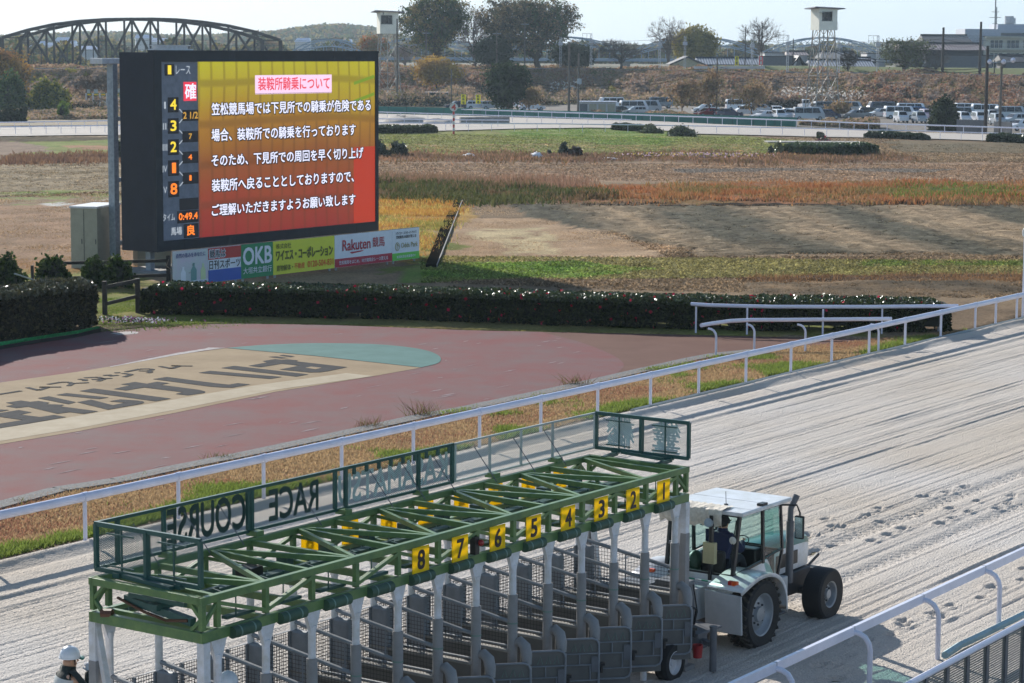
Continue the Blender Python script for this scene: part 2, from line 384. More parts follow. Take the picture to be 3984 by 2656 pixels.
# red parade path and its painted centre
E1 = [(0, 1973), (230, 1912), (459, 1877), (689, 1827), (941, 1778), (1301, 1701), (1492, 1659), (1684, 1617), (1800, 1598), (2100, 1535), (2300, 1492), (2500, 1446), (2689, 1403), (2790, 1384), (2942, 1368), (3383, 1371)]
E0 = [(0, 1350), (200, 1325), (390, 1292), (560, 1275), (765, 1262), (941, 1259), (1301, 1264), (1800, 1284), (2200, 1292), (2500, 1298), (2689, 1302), (3434, 1320)]
p0 = poly_px(E0); p1_ = poly_px(E1)
def ext(a, b, d):
    v = Vector((a[0] - b[0], a[1] - b[1])).normalized() * d; return (a[0] + v.x, a[1] + v.y)
m_ = mat('path_asphalt', C(125, 92, 82, .62), .9, var=.15, vscale=.5, col2=C(140, 106, 94, .62), bump=.25, bscale=60, spec=.08)
sheet('service_path', p0 + p1_[::-1], .0, 'path_asphalt')
m_ = mat('path_red', C(158, 92, 92, .56), .85, vscale=.5, var=.1, col2=C(146, 122, 122, .54), bump=.3, bscale=60, spec=.08)
rc = [(2100, 1291), (2253, 1330), (2371, 1375), (2426, 1414), (2405, 1448), (2337, 1477)]
red = E0[:8] + thicken(rc, 4) + [e for e in E1[::-1] if e[0] < 2320]
pr_ = poly_px(red); pr_.append(ext(pr_[-1], pr_[-2], 12)); pr_.insert(0, ext(pr_[0], pr_[1], 12))
sheet('parade_path', pr_, .006, 'path_red')
mat('paint_tan', C(186, 164, 132, .68), .85, var=.1, vscale=.6, col2=C(164, 142, 112, .66), bump=.25, bscale=60, spec=.08)
mat('paint_tan_pale', C(206, 192, 168, .70), .85, var=.08, vscale=1.2, col2=C(188, 172, 146, .68), spec=.08)
mat('paint_teal', C(105, 150, 146, .62), .8, var=.1, vscale=1., col2=C(92, 136, 130, .6), spec=.08)
mat('paint_black', C(58, 60, 66, .6), .95, var=.12, vscale=2.5, col2=C(78, 78, 80, .6), spec=.08)
mat('paint_old_white', C(200, 192, 190, .7), .8, var=.2, vscale=3, spec=.08)
q = lambda L: [(x * .7653, 1200 + y * .7653) for x, y in L]
tan = q([(-300, 421), (0, 378), (430, 318), (750, 262), (900, 236), (1050, 216), (1150, 203), (1600, 243), (2140, 302), (1900, 345), (1400, 425), (900, 530), (400, 625), (0, 692), (-300, 752)])
sheet('painted_lawn_colour', poly_px(tan), .012, 'paint_tan')
sheet('painted_pale_band', poly_px(q([(-300, 650), (0, 612), (400, 548), (900, 462), (1300, 392), (1760, 330), (1900, 345), (1400, 415), (900, 515), (400, 610), (0, 676), (-300, 735)])), .016, 'paint_tan_pale')
sheet('painted_teal_end', poly_px(thicken(q([(1150, 202), (1350, 186), (1600, 178), (1850, 181), (2000, 190), (2120, 205), (2200, 225), (2240, 252), (2225, 280), (2140, 301)]), 5) + q([(1600, 242)])), .017, 'paint_teal')
sheet('painted_edge_line', poly_px(q([(560, 300), (750, 265), (900, 238), (1050, 214), (1150, 202), (1060, 200), (1040, 206), (900, 228), (740, 260), (560, 297)])), .018, 'paint_old_white')
sheet('patched_spot', poly_px(thicken(q([(560, 127), (640, 118), (700, 120), (690, 130), (610, 134), (560, 127)]), 3)), .011, 'paint_old_white')
def marks():
    mb = MB(); a = lambda L: [(x * .34014, 1320 + y * .34014) for x, y in L]; b = lambda L: [(700 + x * .34014, 1320 + y * .34014) for x, y in L]
    S = [a([(-420, 880), (-200, 842), (0, 800), (110, 805), (0, 826), (-300, 890)]),
         a([(-60, 850), (215, 806), (365, 832), (235, 858), (455, 886), (620, 862), (755, 886), (0, 1015), (-300, 1062), (-300, 1000), (0, 962), (265, 920), (-60, 876), (-300, 918), (-300, 880)]),
         a([(65, 722), (240, 697), (345, 712), (440, 702), (570, 722), (520, 738), (735, 746), (695, 765), (1125, 820), (960, 850), (800, 830), (655, 848), (320, 768), (185, 784), (65, 762), (160, 745)]),
         a([(430, 670), (560, 648), (870, 716), (785, 740)]), a([(640, 633), (760, 612), (1245, 662), (1135, 680)]),
         a([(880, 716), (1045, 688), (1290, 750), (1430, 722), (1250, 706), (1375, 684), (1560, 696), (1640, 708), (1650, 722), (1600, 738), (1235, 802)]),
         a([(905, 588), (1075, 559), (1955, 675), (1780, 706)]),
         a([(1300, 565), (1490, 522), (1380, 513), (1545, 484), (1680, 505), (1800, 482), (1940, 498), (1840, 518), (2280, 575), (2350, 595), (2340, 610), (2150, 638), (2005, 622), (2090, 602), (1650, 548), (1440, 582)]),
         b([(-310, 453), (-150, 427), (410, 500), (560, 516), (660, 498), (805, 513), (600, 550), (480, 548), (350, 538)]),
         b([(210, 380), (350, 357), (1170, 427), (1030, 450)]), b([(470, 325), (620, 300), (1470, 398), (1330, 424)]),
         b([(780, 300), (1000, 262), (945, 247), (1090, 224), (1160, 232), (1230, 226), (1355, 240), (1320, 248), (1915, 315), (1700, 360), (1600, 374), (1480, 376), (1140, 342), (1250, 322), (1360, 298), (1165, 276), (925, 316)]),
         b([(1015, 198), (1100, 192), (1235, 210), (1160, 216)]), b([(1135, 182), (1180, 174), (1310, 190), (1270, 202)])]
    for P in S: mb.add([tuple(G(x, y, .022)) for x, y in P], [tuple(range(len(P)))])
    hole = b([(1435, 322), (1500, 310), (1625, 323), (1550, 340)])
    o = mb.build('painted_lettering', 'paint_black'); o['kind'] = 'structure'
    h = MB(); h.add([tuple(G(x, y, .026)) for x, y in hole], [(0, 1, 2, 3)]); h.build('painted_letter_gap', 'paint_tan')['kind'] = 'structure'
    th = MB(); strokes = [a([(-60, 634), (240, 587)]), a([(310, 548), (440, 580)]), a([(440, 580), (560, 543), (450, 544), (700, 543)]), a([(550, 512), (700, 487), (790, 487), (825, 505), (785, 530)]), a([(830, 502), (1015, 492)]),
          a([(905, 452), (985, 462), (960, 472)]), a([(960, 438), (1120, 430), (1190, 452), (1120, 476)]), a([(1050, 457), (1280, 442)]), a([(1180, 410), (1280, 404)]), a([(1250, 418), (1350, 408)]), a([(1310, 381), (1375, 378)]), a([(1405, 385), (1505, 400), (1420, 428)]),
          a([(1440, 370), (1600, 337), (1720, 335), (1750, 345), (1700, 356)]), a([(1590, 358), (1700, 360), (1730, 372), (1690, 382)]), a([(1830, 306), (1960, 332)]), a([(1960, 332), (2060, 302), (1960, 300), (2200, 303)])]
    for sK in strokes:
        for u, v in zip(sK, sK[1:]): th.bar(G(*u, .022), G(*v, .022), .16, .006)
    th.build('painted_small_lettering', 'paint_black')['kind'] = 'structure'
    # chalky scuffs on the red path
    sc = MB(); r = random.Random(9)
    for i in range(150):
        x = r.uniform(-3, 33); c = (r.uniform(60, 2250), r.uniform(1290, 1950)); g = G(*c)
        if not in_poly(np.array([g.x]), np.array([g.y]), pr_)[0] or in_poly(np.array([g.x]), np.array([g.y]), poly_px(tan))[0]: continue
        d = T * r.uniform(.1, .55) + N * r.uniform(-.05, .05); e = N * r.uniform(.02, .07) + T * r.uniform(-.08, .08)
        sc.add([g - d + Vector((0, 0, .013)), g - e + Vector((0, 0, .013)), g + d + Vector((0, 0, .013)), g + e + Vector((0, 0, .013))], [(0, 1, 2, 3)])
    mat('scuff', C(182, 164, 166, .64), .9, spec=.05)
    sc.build('chalk_scuffs', 'scuff')['kind'] = 'structure'
marks()
# gravel edge and verge between the path and the rail
vp = [tuple(R2(s)[:2]) for s in (-47, 45)]
edge = p1_[:-1]; e0 = ext(edge[0], edge[1], 14)
mat('verge_soil', C(146, 118, 88, .7), .95, var=.2, vscale=1.5, bump=.6, bscale=20)
sheet('verge', [e0] + edge + [tuple(R2(22)[:2]), tuple(R2(-47)[:2])], .004, 'verge_soil')
gl = MB()
for a, b in zip([e0] + edge, edge): gl.bar((*a, .04), (*b, .04), .55 if a[1] < 80 else .5, .07)
gl.build('gravel_edging', 'gravel')['kind'] = 'structure'
def verge_grass():
    poly = [e0] + edge + [tuple(R2(24, .3)[:2]), tuple(R2(-47, .3)[:2])]
    P = scatter(poly, 150000); ts = (P[:, 0] - 4.09) * T.x + (P[:, 1] - 68.59) * T.y; tn = (P[:, 0] - 4.09) * N.x + (P[:, 1] - 68.59) * N.y
    P[:, 2] = .0
    k = tn > .25 + .25 * vnoise(ts, tn, 1.5, 5); P, ts, tn = P[k], ts[k], tn[k]
    g = fbm(ts, tn, 2.2, 6, 3); near = np.clip(1.6 - tn, 0, 1.6) / 1.6; left = np.clip((-ts - 16) / 14, 0, 1)
    green = (g * .6 + near * .35 + left * .7 * near - .22 + .5 * RNG.normal(size=len(P)) * .12) > .0
    red = (tn > 1.4) & (fbm(ts, tn, 2.2, 9, 4) + .4 * left + .35 * RNG.normal(size=len(P)) > .22)
    cg = np.array(C(128, 144, 68, .95)); cb = np.array(C(184, 156, 118, .95)); cr = np.array(C(168, 126, 100, .95))
    c = np.where(green[:, None], cg, np.where(red[:, None], cr, cb)) * (.8 + .4 * RNG.random((len(P), 1)))
    V, F, pg = blades(P, .075 + .05 * green, .035, c, .6)
    tag(np_mesh('verge_grass', V, F, 'grass_blade', pig=pg), kind='stuff')
verge_grass()
for i, (x, y, n_, h_) in enumerate([(1440, 1664, 90, .5), (1645, 1620, 90, .75), (2235, 1500, 90, .6), (90, 1960, 30, .3), (850, 1785, 60, .3)]):
    g = G(x, y); P = np.array(g) + RNG.normal(size=(n_, 3)) * (.22, .1, 0); P[:, 2] = 0
    V, F, pg = blades(P, h_ * .55, .02, [C(120, 96, 60), C(110, 112, 60), C(90, 60, 45)], .7)
    tag(np_mesh('weed_clump', V, F, 'grass_blade', pig=pg), ['straggly weed on the gravel edge of the red path, left of the taller one', 'tallest straggly weed on the gravel edge behind the rail', 'reddish dry weed at the path edge near the curve of the red surface', 'tiny weed at the far left end of the gravel edge', 'short weed on the gravel edge behind the lettered panels'][i], 'weed')

# ------------------------------------------------------------------ running rails
def rail_thing(name, label, cat, pts, posts, r=.075, h=1., post_r=.035, hook=None, group=None, mm='rail_white', flat=False, z0=0.):
    """pts: world points of the rail at height h; posts: list of world base points"""
    c = pts[0].lerp(pts[-1], .5); e = empty(name, (c.x, c.y, z0), 0, label, cat, group); o = Vector((c.x, c.y, z0))
    mb = MB(); P = [Vector((p.x, p.y, z0 + h)) - o for p in pts]
    if flat:
        for a, b in zip(P, P[1:]): mb.bar(a, b, .07, .15)
    else: mb.tube(P, r, 10)
    mb.build('rail', mm, e, smooth=not flat)
    for p in posts:
        pb = MB(); b = Vector((p.x, p.y, z0)) - o
        if hook is None:
            pb.tube([b + Vector((0, 0, -.05)), b + Vector((0, 0, h - r * .4))], post_r, 8)
            if r > .09 and h < 1.05: q_ = b + Vector((0, 0, h)); pb.tube([q_ - T * .07, q_ + T * .07], r * 1.12, 10)
        else:
            k = Vector(hook); top = h - .02; L = k.length; kk = k.normalized()
            pb.tube([b + Vector((0, 0, -.05)), b + Vector((0, 0, top - L * .9)), b + kk * L * .08 + Vector((0, 0, top - L * .55)), b + kk * L * .3 + Vector((0, 0, top - L * .22)), b + kk * L * .62 + Vector((0, 0, top - L * .05)), b + kk * L + Vector((0, 0, top))], post_r, 8)
        pb.build('post', mm, e, smooth=True)
    return e
bases = [R2(-2.93 * k) for k in range(15, 0, -1)] + [R2(d) for d in (0, 2.86, 5.86, 8.91, 11.86, 14.74, 17.68, 20.77, 23.93, 25.9, 28.0, 30.5, 33.4, 36.4, 39.4, 42.4)]
rail_thing('running_rail', 'long white inner running rail along the verge of the raked sand track', 'rail', [R2(-47), R2(-20), R2(0), R2(24), R2(48)], bases, r=.10, h=1.0, post_r=.045)
mat('grey_kerb', C(176, 184, 182, .75), .8, var=.1)
kb = MB(); kb.tube([R2(-1) + Vector((0, 0, .03)), R2(48) + Vector((0, 0, .03))], .1, 8); kb.build('kerb_pipe', 'grey_kerb')['kind'] = 'structure'
# two loose lengths of rail by the hedge
r5 = lambda x, y, z=0: G(2500 + x * .631, 1100 + y * .631, z)
rail_thing('short_rail', 'straight white rail standing right in front of the long hedge', 'rail', [r5(300, 130, 1.05), r5(420, 138, 1.05), r5(800, 147, 1.05), r5(1400, 148, 1.05), r5(1945, 142, 1.05)],
           [r5(x, y) for x, y in ((328, 315), (643, 322), (1110, 332), (1474, 318), (1822, 300))], r=.07, h=1.05, post_r=.035)
c_, d_ = r5(450, 460), r5(405, 255, 1.)
rail_thing('curved_rail', 'curved white rail on bent posts at the end of the brown path', 'rail', [r5(362, 262, 1.), r5(430, 250, 1.), r5(540, 235, 1.), r5(660, 229, 1.), r5(900, 228, 1.), r5(1535, 222, 1.)],
           [r5(x, y) for x, y in ((452, 458), (688, 430), (1002, 430), (1453, 428))], r=.07, h=1., post_r=.04, hook=(-.28, .1, 0))
# outer rail, bottom right
r7_ = lambda x, y, z=0: G(3000 + x * .4821, 1900 + y * .4821, z)
OB = r7_(1835, 1135); OH = 1.08
ot = [r7_(1718, 655, OH), r7_(1265, 862, OH), r7_(690, 1135, OH), r7_(30, 1440, OH)]; hk = ot[0] - OB; hk.z = 0
st = (ot[0] - ot[3]) / 3; st.z = 0
rail_thing('outer_rail', 'white outer rail on curved gooseneck posts in the lower right corner', 'rail', [ot[3] - st * 3, ot[0] + st * 3.5], [OB + st * k for k in range(-6, 4)], h=OH, post_r=.045, hook=hk, flat=True)
# mesh fence at the very corner
def corner_fence():
    a = r7_(2041, 1080, 1.15); b = r7_(1130, 1568, 1.15); d = (b - a).normalized(); d.z = 0; a = a - d * 4; L = 16.; o = Vector((a.x, a.y, 0))
    e = empty('spectator_fence', o, math.atan2(d.y, d.x), 'grey framed wire mesh fence with white top rail in the bottom right corner', 'fence')
    MB().tube([(0, 0, 1.15), (L, 0, 1.15)], .05, 8).build('top_rail', 'rail_white', e, smooth=True)
    MB().bar((0, 0, .12), (L, 0, .12), .05).build('bottom_rail', 'steel_grey', e)
    k = 0.
    while k <= L + .01:
        MB().bar((k, 0, 0), (k, 0, 1.1), .06, .1, (1, 0, 0)).build('post', 'steel_grey', e); k += .8
    grid_mat('fence_mesh', C(120, 125, 118, .6), .04, .018, 'xz')
    mb = MB(); mb.add([(0, .01, .14), (L, .01, .14), (L, .01, 1.1), (0, .01, 1.1)], [(0, 1, 2, 3)]); mb.build('mesh_panel', 'fence_mesh', e)
    nrm = Vector((-d.y, d.x, 0))
    if nrm.dot(Vector((0, -1, 0))) < 0: nrm = -nrm
    q0 = o + nrm * .1; q1 = o + d * L + nrm * .1
    sheet('apron', [tuple(q0[:2]), tuple((q0 + nrm * 12)[:2]), tuple((q1 + nrm * 12)[:2]), tuple(q1[:2])], .6, 'concrete') if False else None
    # pale blue ground sheet tucked along the fence foot
    mat('blue_tarp', C(170, 205, 212, .75), .5, var=.1)
    tb = MB(); P = [r7_(2041, 1065), r7_(1880, 1145), r7_(1700, 1235), r7_(1520, 1320), r7_(1400, 1400)]
    tb.tube([p + Vector((0, 0, .12)) for p in P], .07, 6); tag(tb.build('tarpaulin_roll', 'blue_tarp', smooth=True), 'pale blue rolled ground sheet lying along the foot of the corner mesh fence', 'tarpaulin')
corner_fence()
jt = None
for k in range(-6, 4):
    q_ = OB + st * k + hk; mb = MB(); mb.bar(q_ + Vector((0, 0, OH)) - st.normalized() * .006, q_ + Vector((0, 0, OH)) + st.normalized() * .006, .074, .154); o_ = mb.build('rail_joint', 'dark_grey'); pr_o = bpy.data.objects.get('outer_rail'); o_.data.transform(Matrix.Translation(-pr_o.location)); o_.parent = pr_o

# ------------------------------------------------------------------ infield: one pigmented grid, zones placed by where they lie
r2c = lambda L: [(1300 + x * .5952, 400 + y * .5952) for x, y in L]
r3c = lambda L: [(2600 + x * .5884, 400 + y * .5884) for x, y in L]
def infield():
    ys = np.concatenate([np.arange(84, 130, .22), np.arange(130, 200, .4), np.arange(200, 312, .8)]); xs = np.arange(-78, 84, .42)
    X, Y = np.meshgrid(xs, ys); b = 3.2
    Xw = X + 2.2 * fbm(X, Y, 9, 41, 3); Yw = Y + 3.5 * fbm(X, Y, 11, 42, 4) * (Y / 150)
    pig = np.zeros(X.shape + (3,)); Zs = np.zeros(X.shape)
    n1 = fbm(X, Y, 14, 43, 4)[..., None]; n2 = fbm(X, Y, 3, 44, 4)[..., None]; n3 = fbm(X, Y * .5, .9, 45, 2)[..., None]
    c = lambda *a: np.array(C(*a, .72))
    pig[:] = c(150, 128, 102); pig += (c(172, 148, 118) - c(150, 128, 102)) * np.clip(n1 * 2, -1, 1)
    rough = np.full(X.shape, .05)
    def zone(px, col, col2=None, soft=None, rg=None, hgt=0.):
        p = poly_px(px); k = in_poly(Xw, Yw, p)
        q_ = np.clip(.5 + 1.2 * n2, 0, 1); cc = c(*col) * (1 - q_) + c(*(col2 or col)) * q_
        if soft is not None: k = k & ((n3[..., 0] + n2[..., 0]) > soft)
        pig[k] = cc[k]
        if rg is not None: rough[k] = rg
        Zs[k] += hgt
    # right of the screen
    zone([(1450, 470), (2250, 480), (2800, 520), (3200, 560), (3120, 615), (1450, 625)], (150, 146, 92), (128, 136, 70))
    zone([(1900, 500), (2480, 490), (2700, 540), (2500, 570), (1950, 530)], (112, 140, 66), (150, 152, 92))
    zone([(1450, 560), (2950, 560), (2950, 590), (1450, 590)], (172, 138, 104), (150, 142, 90), soft=.1)
    zone([(1450, 604), (3500, 606), (3560, 632), (1450, 632)], (122, 96, 82), (140, 112, 84), rg=.14)
    zone([(3480, 550), (4100, 560), (4100, 600), (3480, 590)], (138, 122, 98), (118, 108, 88), rg=.12)
    zone([(1450, 634), (4200, 636), (4200, 715), (1450, 705)], (172, 146, 122), (158, 130, 104))
    zone([(1450, 640), (2700, 640), (2500, 660), (1450, 670)], (132, 112, 92), (170, 146, 120), soft=0.)
    zone([(2600, 655), (3700, 660), (3600, 672), (2600, 668)], (142, 132, 122))
    zone([(1450, 700), (2050, 725), (2350, 745), (2350, 790), (1450, 790)], (98, 92, 62), (128, 104, 82), rg=.2)
    zone([(2150, 735), (2700, 712), (4200, 712), (4200, 800), (2150, 790)], (158, 108, 76), (140, 110, 70), rg=.2)
    zone([(3600, 735), (3850, 735), (3850, 770), (3600, 775)], (104, 118, 58), soft=-.3)
    zone([(1980, 803), (4200, 803), (4200, 1005), (3600, 985), (3100, 985), (2780, 1010), (2600, 960), (2350, 900), (2050, 850)], (140, 122, 100), (106, 98, 86), rg=.2)
    zone([(1700, 850), (2050, 850), (2350, 900), (2600, 960), (2650, 1030), (1700, 1030), (1650, 960)], (190, 162, 132), (170, 140, 108), rg=.06)
    zone([(1900, 890), (2150, 890), (2150, 1000), (1900, 1000)], (196, 176, 138), soft=-.2)
    zone([(1640, 1000), (2400, 1015), (4200, 1010), (4200, 1070), (2500, 1085), (1640, 1110)], (158, 148, 98), (146, 138, 86))
    zone([(1640, 1028), (2250, 1026), (2600, 1050), (2300, 1085), (1640, 1110)], (116, 148, 66), (146, 154, 84))
    zone([(3450, 1015), (4200, 1005), (4200, 1035), (3450, 1040)], (118, 130, 66), soft=-.1)
    zone([(2800, 1084), (4200, 1072), (4200, 1088), (3000, 1098)], (112, 84, 62), (92, 74, 58), rg=.15)
    zone([(2900, 1105), (4200, 1098), (4200, 1150), (3300, 1165), (2900, 1150)], (104, 92, 76), (150, 124, 94), rg=.16)
    zone([(1450, 780), (1790, 770), (1770, 850), (1640, 1000), (1600, 1040), (1450, 1000)], (180, 140, 84), (190, 160, 88), rg=.12)
    zone([(1560, 900), (1720, 860), (1690, 960), (1640, 1060), (1540, 1080)], (120, 126, 62), soft=-.1)
    # left of the screen
    zone([(-200, 540), (560, 532), (560, 590), (300, 612), (-200, 600)], (146, 146, 84), (120, 138, 66))
    zone([(-200, 552), (120, 552), (200, 590), (-200, 615)], (150, 128, 110))
    zone([(250, 568), (560, 560), (560, 576), (250, 582)], (170, 130, 100), soft=-.2)
    zone([(15, 612), (520, 606), (520, 626), (30, 645)], (118, 94, 78), rg=.14)
    zone([(-200, 636), (560, 628), (560, 745), (-200, 770)], (170, 152, 124), (140, 124, 98), rg=.13)
    zone([(-200, 756), (560, 738), (560, 800), (-200, 800)], (158, 148, 110), (130, 142, 80), soft=.0)
    zone([(-200, 800), (560, 790), (560, 1060), (-200, 1080)], (172, 138, 110), (152, 124, 98))
    zone([(200, 790), (480, 768), (480, 785), (200, 812)], (200, 196, 188), soft=-.1)
    zone([(-200, 540), (560, 530), (560, 542), (-200, 556)], (92, 80, 60), rg=.25)
    zone([(-200, 1050), (600, 1040), (600, 1230), (-200, 1290)], (150, 138, 84), (128, 140, 64))
    zone([(380, 1110), (700, 1100), (1500, 1120), (3400, 1180), (3400, 1330), (900, 1262), (380, 1270)], (120, 128, 60), (150, 132, 82))
    a_ = G(2650, 805); b_ = G(3150, 1000); pd = Vector((-(b_ - a_).y, (b_ - a_).x)).normalized(); kp = in_poly(Xw, Yw, poly_px([(1960, 803), (4200, 803), (4200, 1005), (3600, 985), (3100, 990), (2780, 1010), (2600, 960), (2350, 900), (2050, 850)]))
    cw = X * pd.x + Y * pd.y; sb = np.clip(.5 + .9 * np.sin(cw * .62 + 1.2 * fbm(X, Y, 9, 57, 3)) * .6 + .9 * fbm(cw, X * .05, 2.2, 58, 3), 0, 1)[..., None]; pig[kp] = ((c(96, 92, 78) * (1 - sb) + c(164, 142, 114) * sb) * (1 + .16 * np.sin(cw * 5.2 + 1.5 * fbm(X, Y, 4, 60, 2)))[..., None])[kp]
    kd = in_poly(X, Y + .8 * fbm(X, Y, 3, 59, 3), poly_px([(1980, 797), (4200, 799), (4200, 806), (1980, 804)])); pig[kd] = c(62, 52, 42)
    pig *= (1 + .30 * n3 + .10 * n2); kp = in_poly(Xw, Yw, poly_px([(1980, 803), (4200, 803), (4200, 1005), (3600, 985), (2600, 1000)])); pig[kp] *= (1 + .42 * RNG.normal(size=(int(kp.sum()), 1)) * .6)
    kp = in_poly(Xw, Yw, poly_px([(-200, 636), (560, 628), (560, 745), (-200, 770)])); pig[kp] *= (1 + .2 * RNG.normal(size=(int(kp.sum()), 1)))
    # tussocks and clods
    Z = rough * (.5 * np.abs(vnoise(X * .7, Y * .9, .75, 51)) + .5 * np.abs(vnoise(X, Y * .6, .45, 53)) + .5 * RNG.random(X.shape)) + Zs

    ks = in_poly(X, Y, p0 + p1_[::-1]) | ((X - 4.09) * N.x + (Y - 68.59) * N.y < .2)
    Z[ks] = -.3
    V = np.stack([X, Y, Z + .0], -1).reshape(-1, 3); a, b = X.shape; I = np.arange(a * b).reshape(a, b)
    F = np.stack([I[:-1, :-1], I[:-1, 1:], I[1:, 1:], I[1:, :-1]], -1).reshape(-1, 4)
    attr_mat('infield_ground', .95, 0, .05, 7., 1., 14., .45)
    np_mesh('infield', V, F, 'infield_ground', pig=np.clip(pig, .005, 1).reshape(-1, 3), smooth=True)['kind'] = 'structure'
    # short stubble over the near half, taller reeds in the bands
    parts = []
    def band(px, n, h, wd, cols, lean=.3):
        h *= .62
        P = scatter(poly_px(px), n); sc_ = (P[:, 1] / 100) ** 1.6; f1 = fbm(P[:, 0], P[:, 1], 7, 61, 4); P[:, 1] += sc_ * (2.4 * f1 + RNG.normal(size=len(P)) * .9); P[:, 0] += RNG.normal(size=len(P)) * .5
        f2 = fbm(P[:, 0], P[:, 1], 4.5, 67, 4); f3 = fbm(P[:, 0] * .6, P[:, 1], 2.2, 69, 3); k = f3 + RNG.random(len(P)) * .5 > -.12; P, f1, f2, f3 = P[k], f1[k], f2[k], f3[k]
        cc = np.array([C(*q_, 1.) for q_ in cols]); idx = np.clip(((f2 + .5 + .35 * RNG.normal(size=len(P)) * .6) * len(cc)).astype(int), 0, len(cc) - 1)
        parts.append(blades(P, h * (.55 + .9 * np.clip(f3 + .4, 0, 1)), wd * (1 + .4 * (P[:, 1] > 150)), cc[idx], lean * 1.3))
    band([(1450, 715), (2060, 738), (2380, 756), (2380, 786), (1450, 782)], 15000, .75, .10, [(92, 92, 56), (70, 78, 44), (120, 98, 72)])
    band([(1450, 695), (2300, 716), (2300, 738), (1450, 720)], 7000, .8, .06, [(148, 116, 96), (128, 104, 82)])
    band([(2200, 742), (2700, 720), (4200, 722), (4200, 796), (2300, 790)], 26000, .6, .09, [(160, 104, 70), (150, 104, 66), (164, 124, 84), (118, 106, 66)])
    band([(3480, 738), (3950, 735), (3950, 772), (3480, 778)], 5000, .6, .10, [(92, 118, 50), (112, 124, 60)])
    band([(2250, 786), (4200, 790), (4200, 806), (2250, 803)], 5000, .35, .08, [(60, 52, 40), (120, 96, 74)])
    band([(1450, 600), (3520, 604), (3560, 626), (1450, 628)], 16000, .55, .12, [(124, 98, 82), (112, 92, 66), (150, 116, 92)])
    band([(15, 612), (520, 606), (520, 626), (30, 645)], 4000, .6, .12, [(118, 92, 78), (132, 104, 82)])
    band([(1450, 785), (1785, 772), (1760, 850), (1640, 990), (1580, 1010), (1450, 980)], 22000, .4, .05, [(196, 156, 78), (178, 122, 70), (200, 172, 100), (146, 144, 76)])
    band([(2900, 1086), (4200, 1076), (4200, 1086), (3000, 1096)], 5000, .25, .05, [(112, 84, 60), (140, 108, 78)])
    pass
    band([(-60, 1000), (600, 980), (600, 1060), (-60, 1090)], 12000, .12, .04, [(172, 136, 100), (150, 130, 84)], .8)
    band([(370, 1150), (560, 1140), (545, 1240), (1000, 1258), (930, 1262), (480, 1285), (380, 1290)], 16000, .11, .035, [(110, 136, 52), (136, 144, 70), (90, 112, 44)], .8)
    band([(1650, 810), (1800, 800), (2500, 800), (2700, 960), (2650, 1000), (1700, 1030)], 26000, .10, .05, [(186, 156, 124), (200, 172, 138), (150, 122, 92)], .9)
    band([(1950, 805), (4100, 805), (4100, 1000), (2600, 1000)], 30000, .10, .06, [(112, 100, 84), (84, 80, 72), (170, 150, 124)], .9)
    band([(-100, 640), (520, 635), (520, 980), (-100, 990)], 24000, .12, .07, [(172, 142, 112), (148, 124, 94), (188, 160, 130)], .8)
    band([(1980, 505), (2480, 492), (2700, 535), (2500, 560), (2000, 530)], 12000, .14, .10, [(106, 138, 64), (136, 148, 84)], .7)
    for px, n_, cs in (([(1450, 636), (4200, 640), (4200, 712), (1450, 700)], 34000, [(196, 168, 138), (158, 130, 102), (214, 190, 160), (128, 104, 84)]), ([(1980, 803), (4200, 803), (4200, 1005), (3100, 990), (2600, 1000), (2350, 900)], 60000, [(198, 174, 140), (120, 104, 86), (84, 78, 70), (164, 142, 112), (92, 84, 74)]),
                       ([(-80, 630), (540, 625), (540, 760), (-80, 770)], 22000, [(192, 168, 132), (120, 100, 80), (150, 130, 98)]), ([(1450, 520), (3500, 540), (3500, 600), (1450, 600)], 26000, [(150, 150, 92), (178, 158, 116), (120, 132, 70)]), ([(1640, 1000), (4200, 1000), (4200, 1170), (2400, 1130), (1640, 1100)], 40000, [(176, 150, 112), (140, 122, 84), (128, 136, 76), (98, 84, 64)]), ([(3400, 560), (4200, 570), (4200, 640), (3400, 630)], 12000, [(170, 140, 112), (128, 110, 84)])):
        P = scatter(poly_px(px), n_); ix = np.clip(np.searchsorted(xs, P[:, 0]), 0, len(xs) - 1); iy = np.clip(np.searchsorted(ys, P[:, 1]), 0, len(ys) - 1)
        parts.append(blades(P, .10, .08 + .0006 * P[:, 1], pig[iy, ix] * RNG.choice([.6, .9, 1.2, 1.5, 2.1], (n_, 1), p=[.2, .25, .25, .2, .1]), 1.1))
    V, F, pg = merge(parts); tag(np_mesh('infield_grass', V, F, 'grass_blade', pig=pg), kind='stuff')
infield()
mat('far_sand', C(200, 190, 180, .66), .95, var=.06, vscale=.6, bump=.4, bscale=3)
fs = [(-200, 540), (0, 534), (300, 530), (560, 528), (1100, 520), (1470, 514), (1710, 513), (2014, 504), (2300, 500), (2480, 503), (2590, 512), (2706, 524), (2835, 527), (3188, 536), (3600, 543), (3835, 551), (4200, 566)]
fb = [(-200, 500), (0, 498), (300, 495), (560, 490), (1100, 470), (1467, 440), (2073, 452), (2700, 482), (3112, 502), (3423, 514), (3984, 530), (4200, 536)]
def far_track():
    P = [(x, y) for x, y in poly_px(fs)] + [(x, y) for x, y in poly_px(fb[::-1])]
    sheet('far_track', P, .16, 'far_sand')
far_track()
mat('drain_dark', C(44, 42, 38, .5), 1., spec=0)
dr = MB(); a_ = [(1790, 772), (1770, 815), (1740, 870), (1715, 940), (1680, 1034)]
for u, v in zip(a_, a_[1:]): dr.bar(G(*u, .1), G(*v, .1), .6, .12)
dr.build('drain_channel', 'drain_dark')['kind'] = 'structure'
dk = MB(); dk.bar(G(1799, 780, .12), G(1700, 1034, .12), .05, .14); dk.build('drain_edge', 'concrete')['kind'] = 'structure'

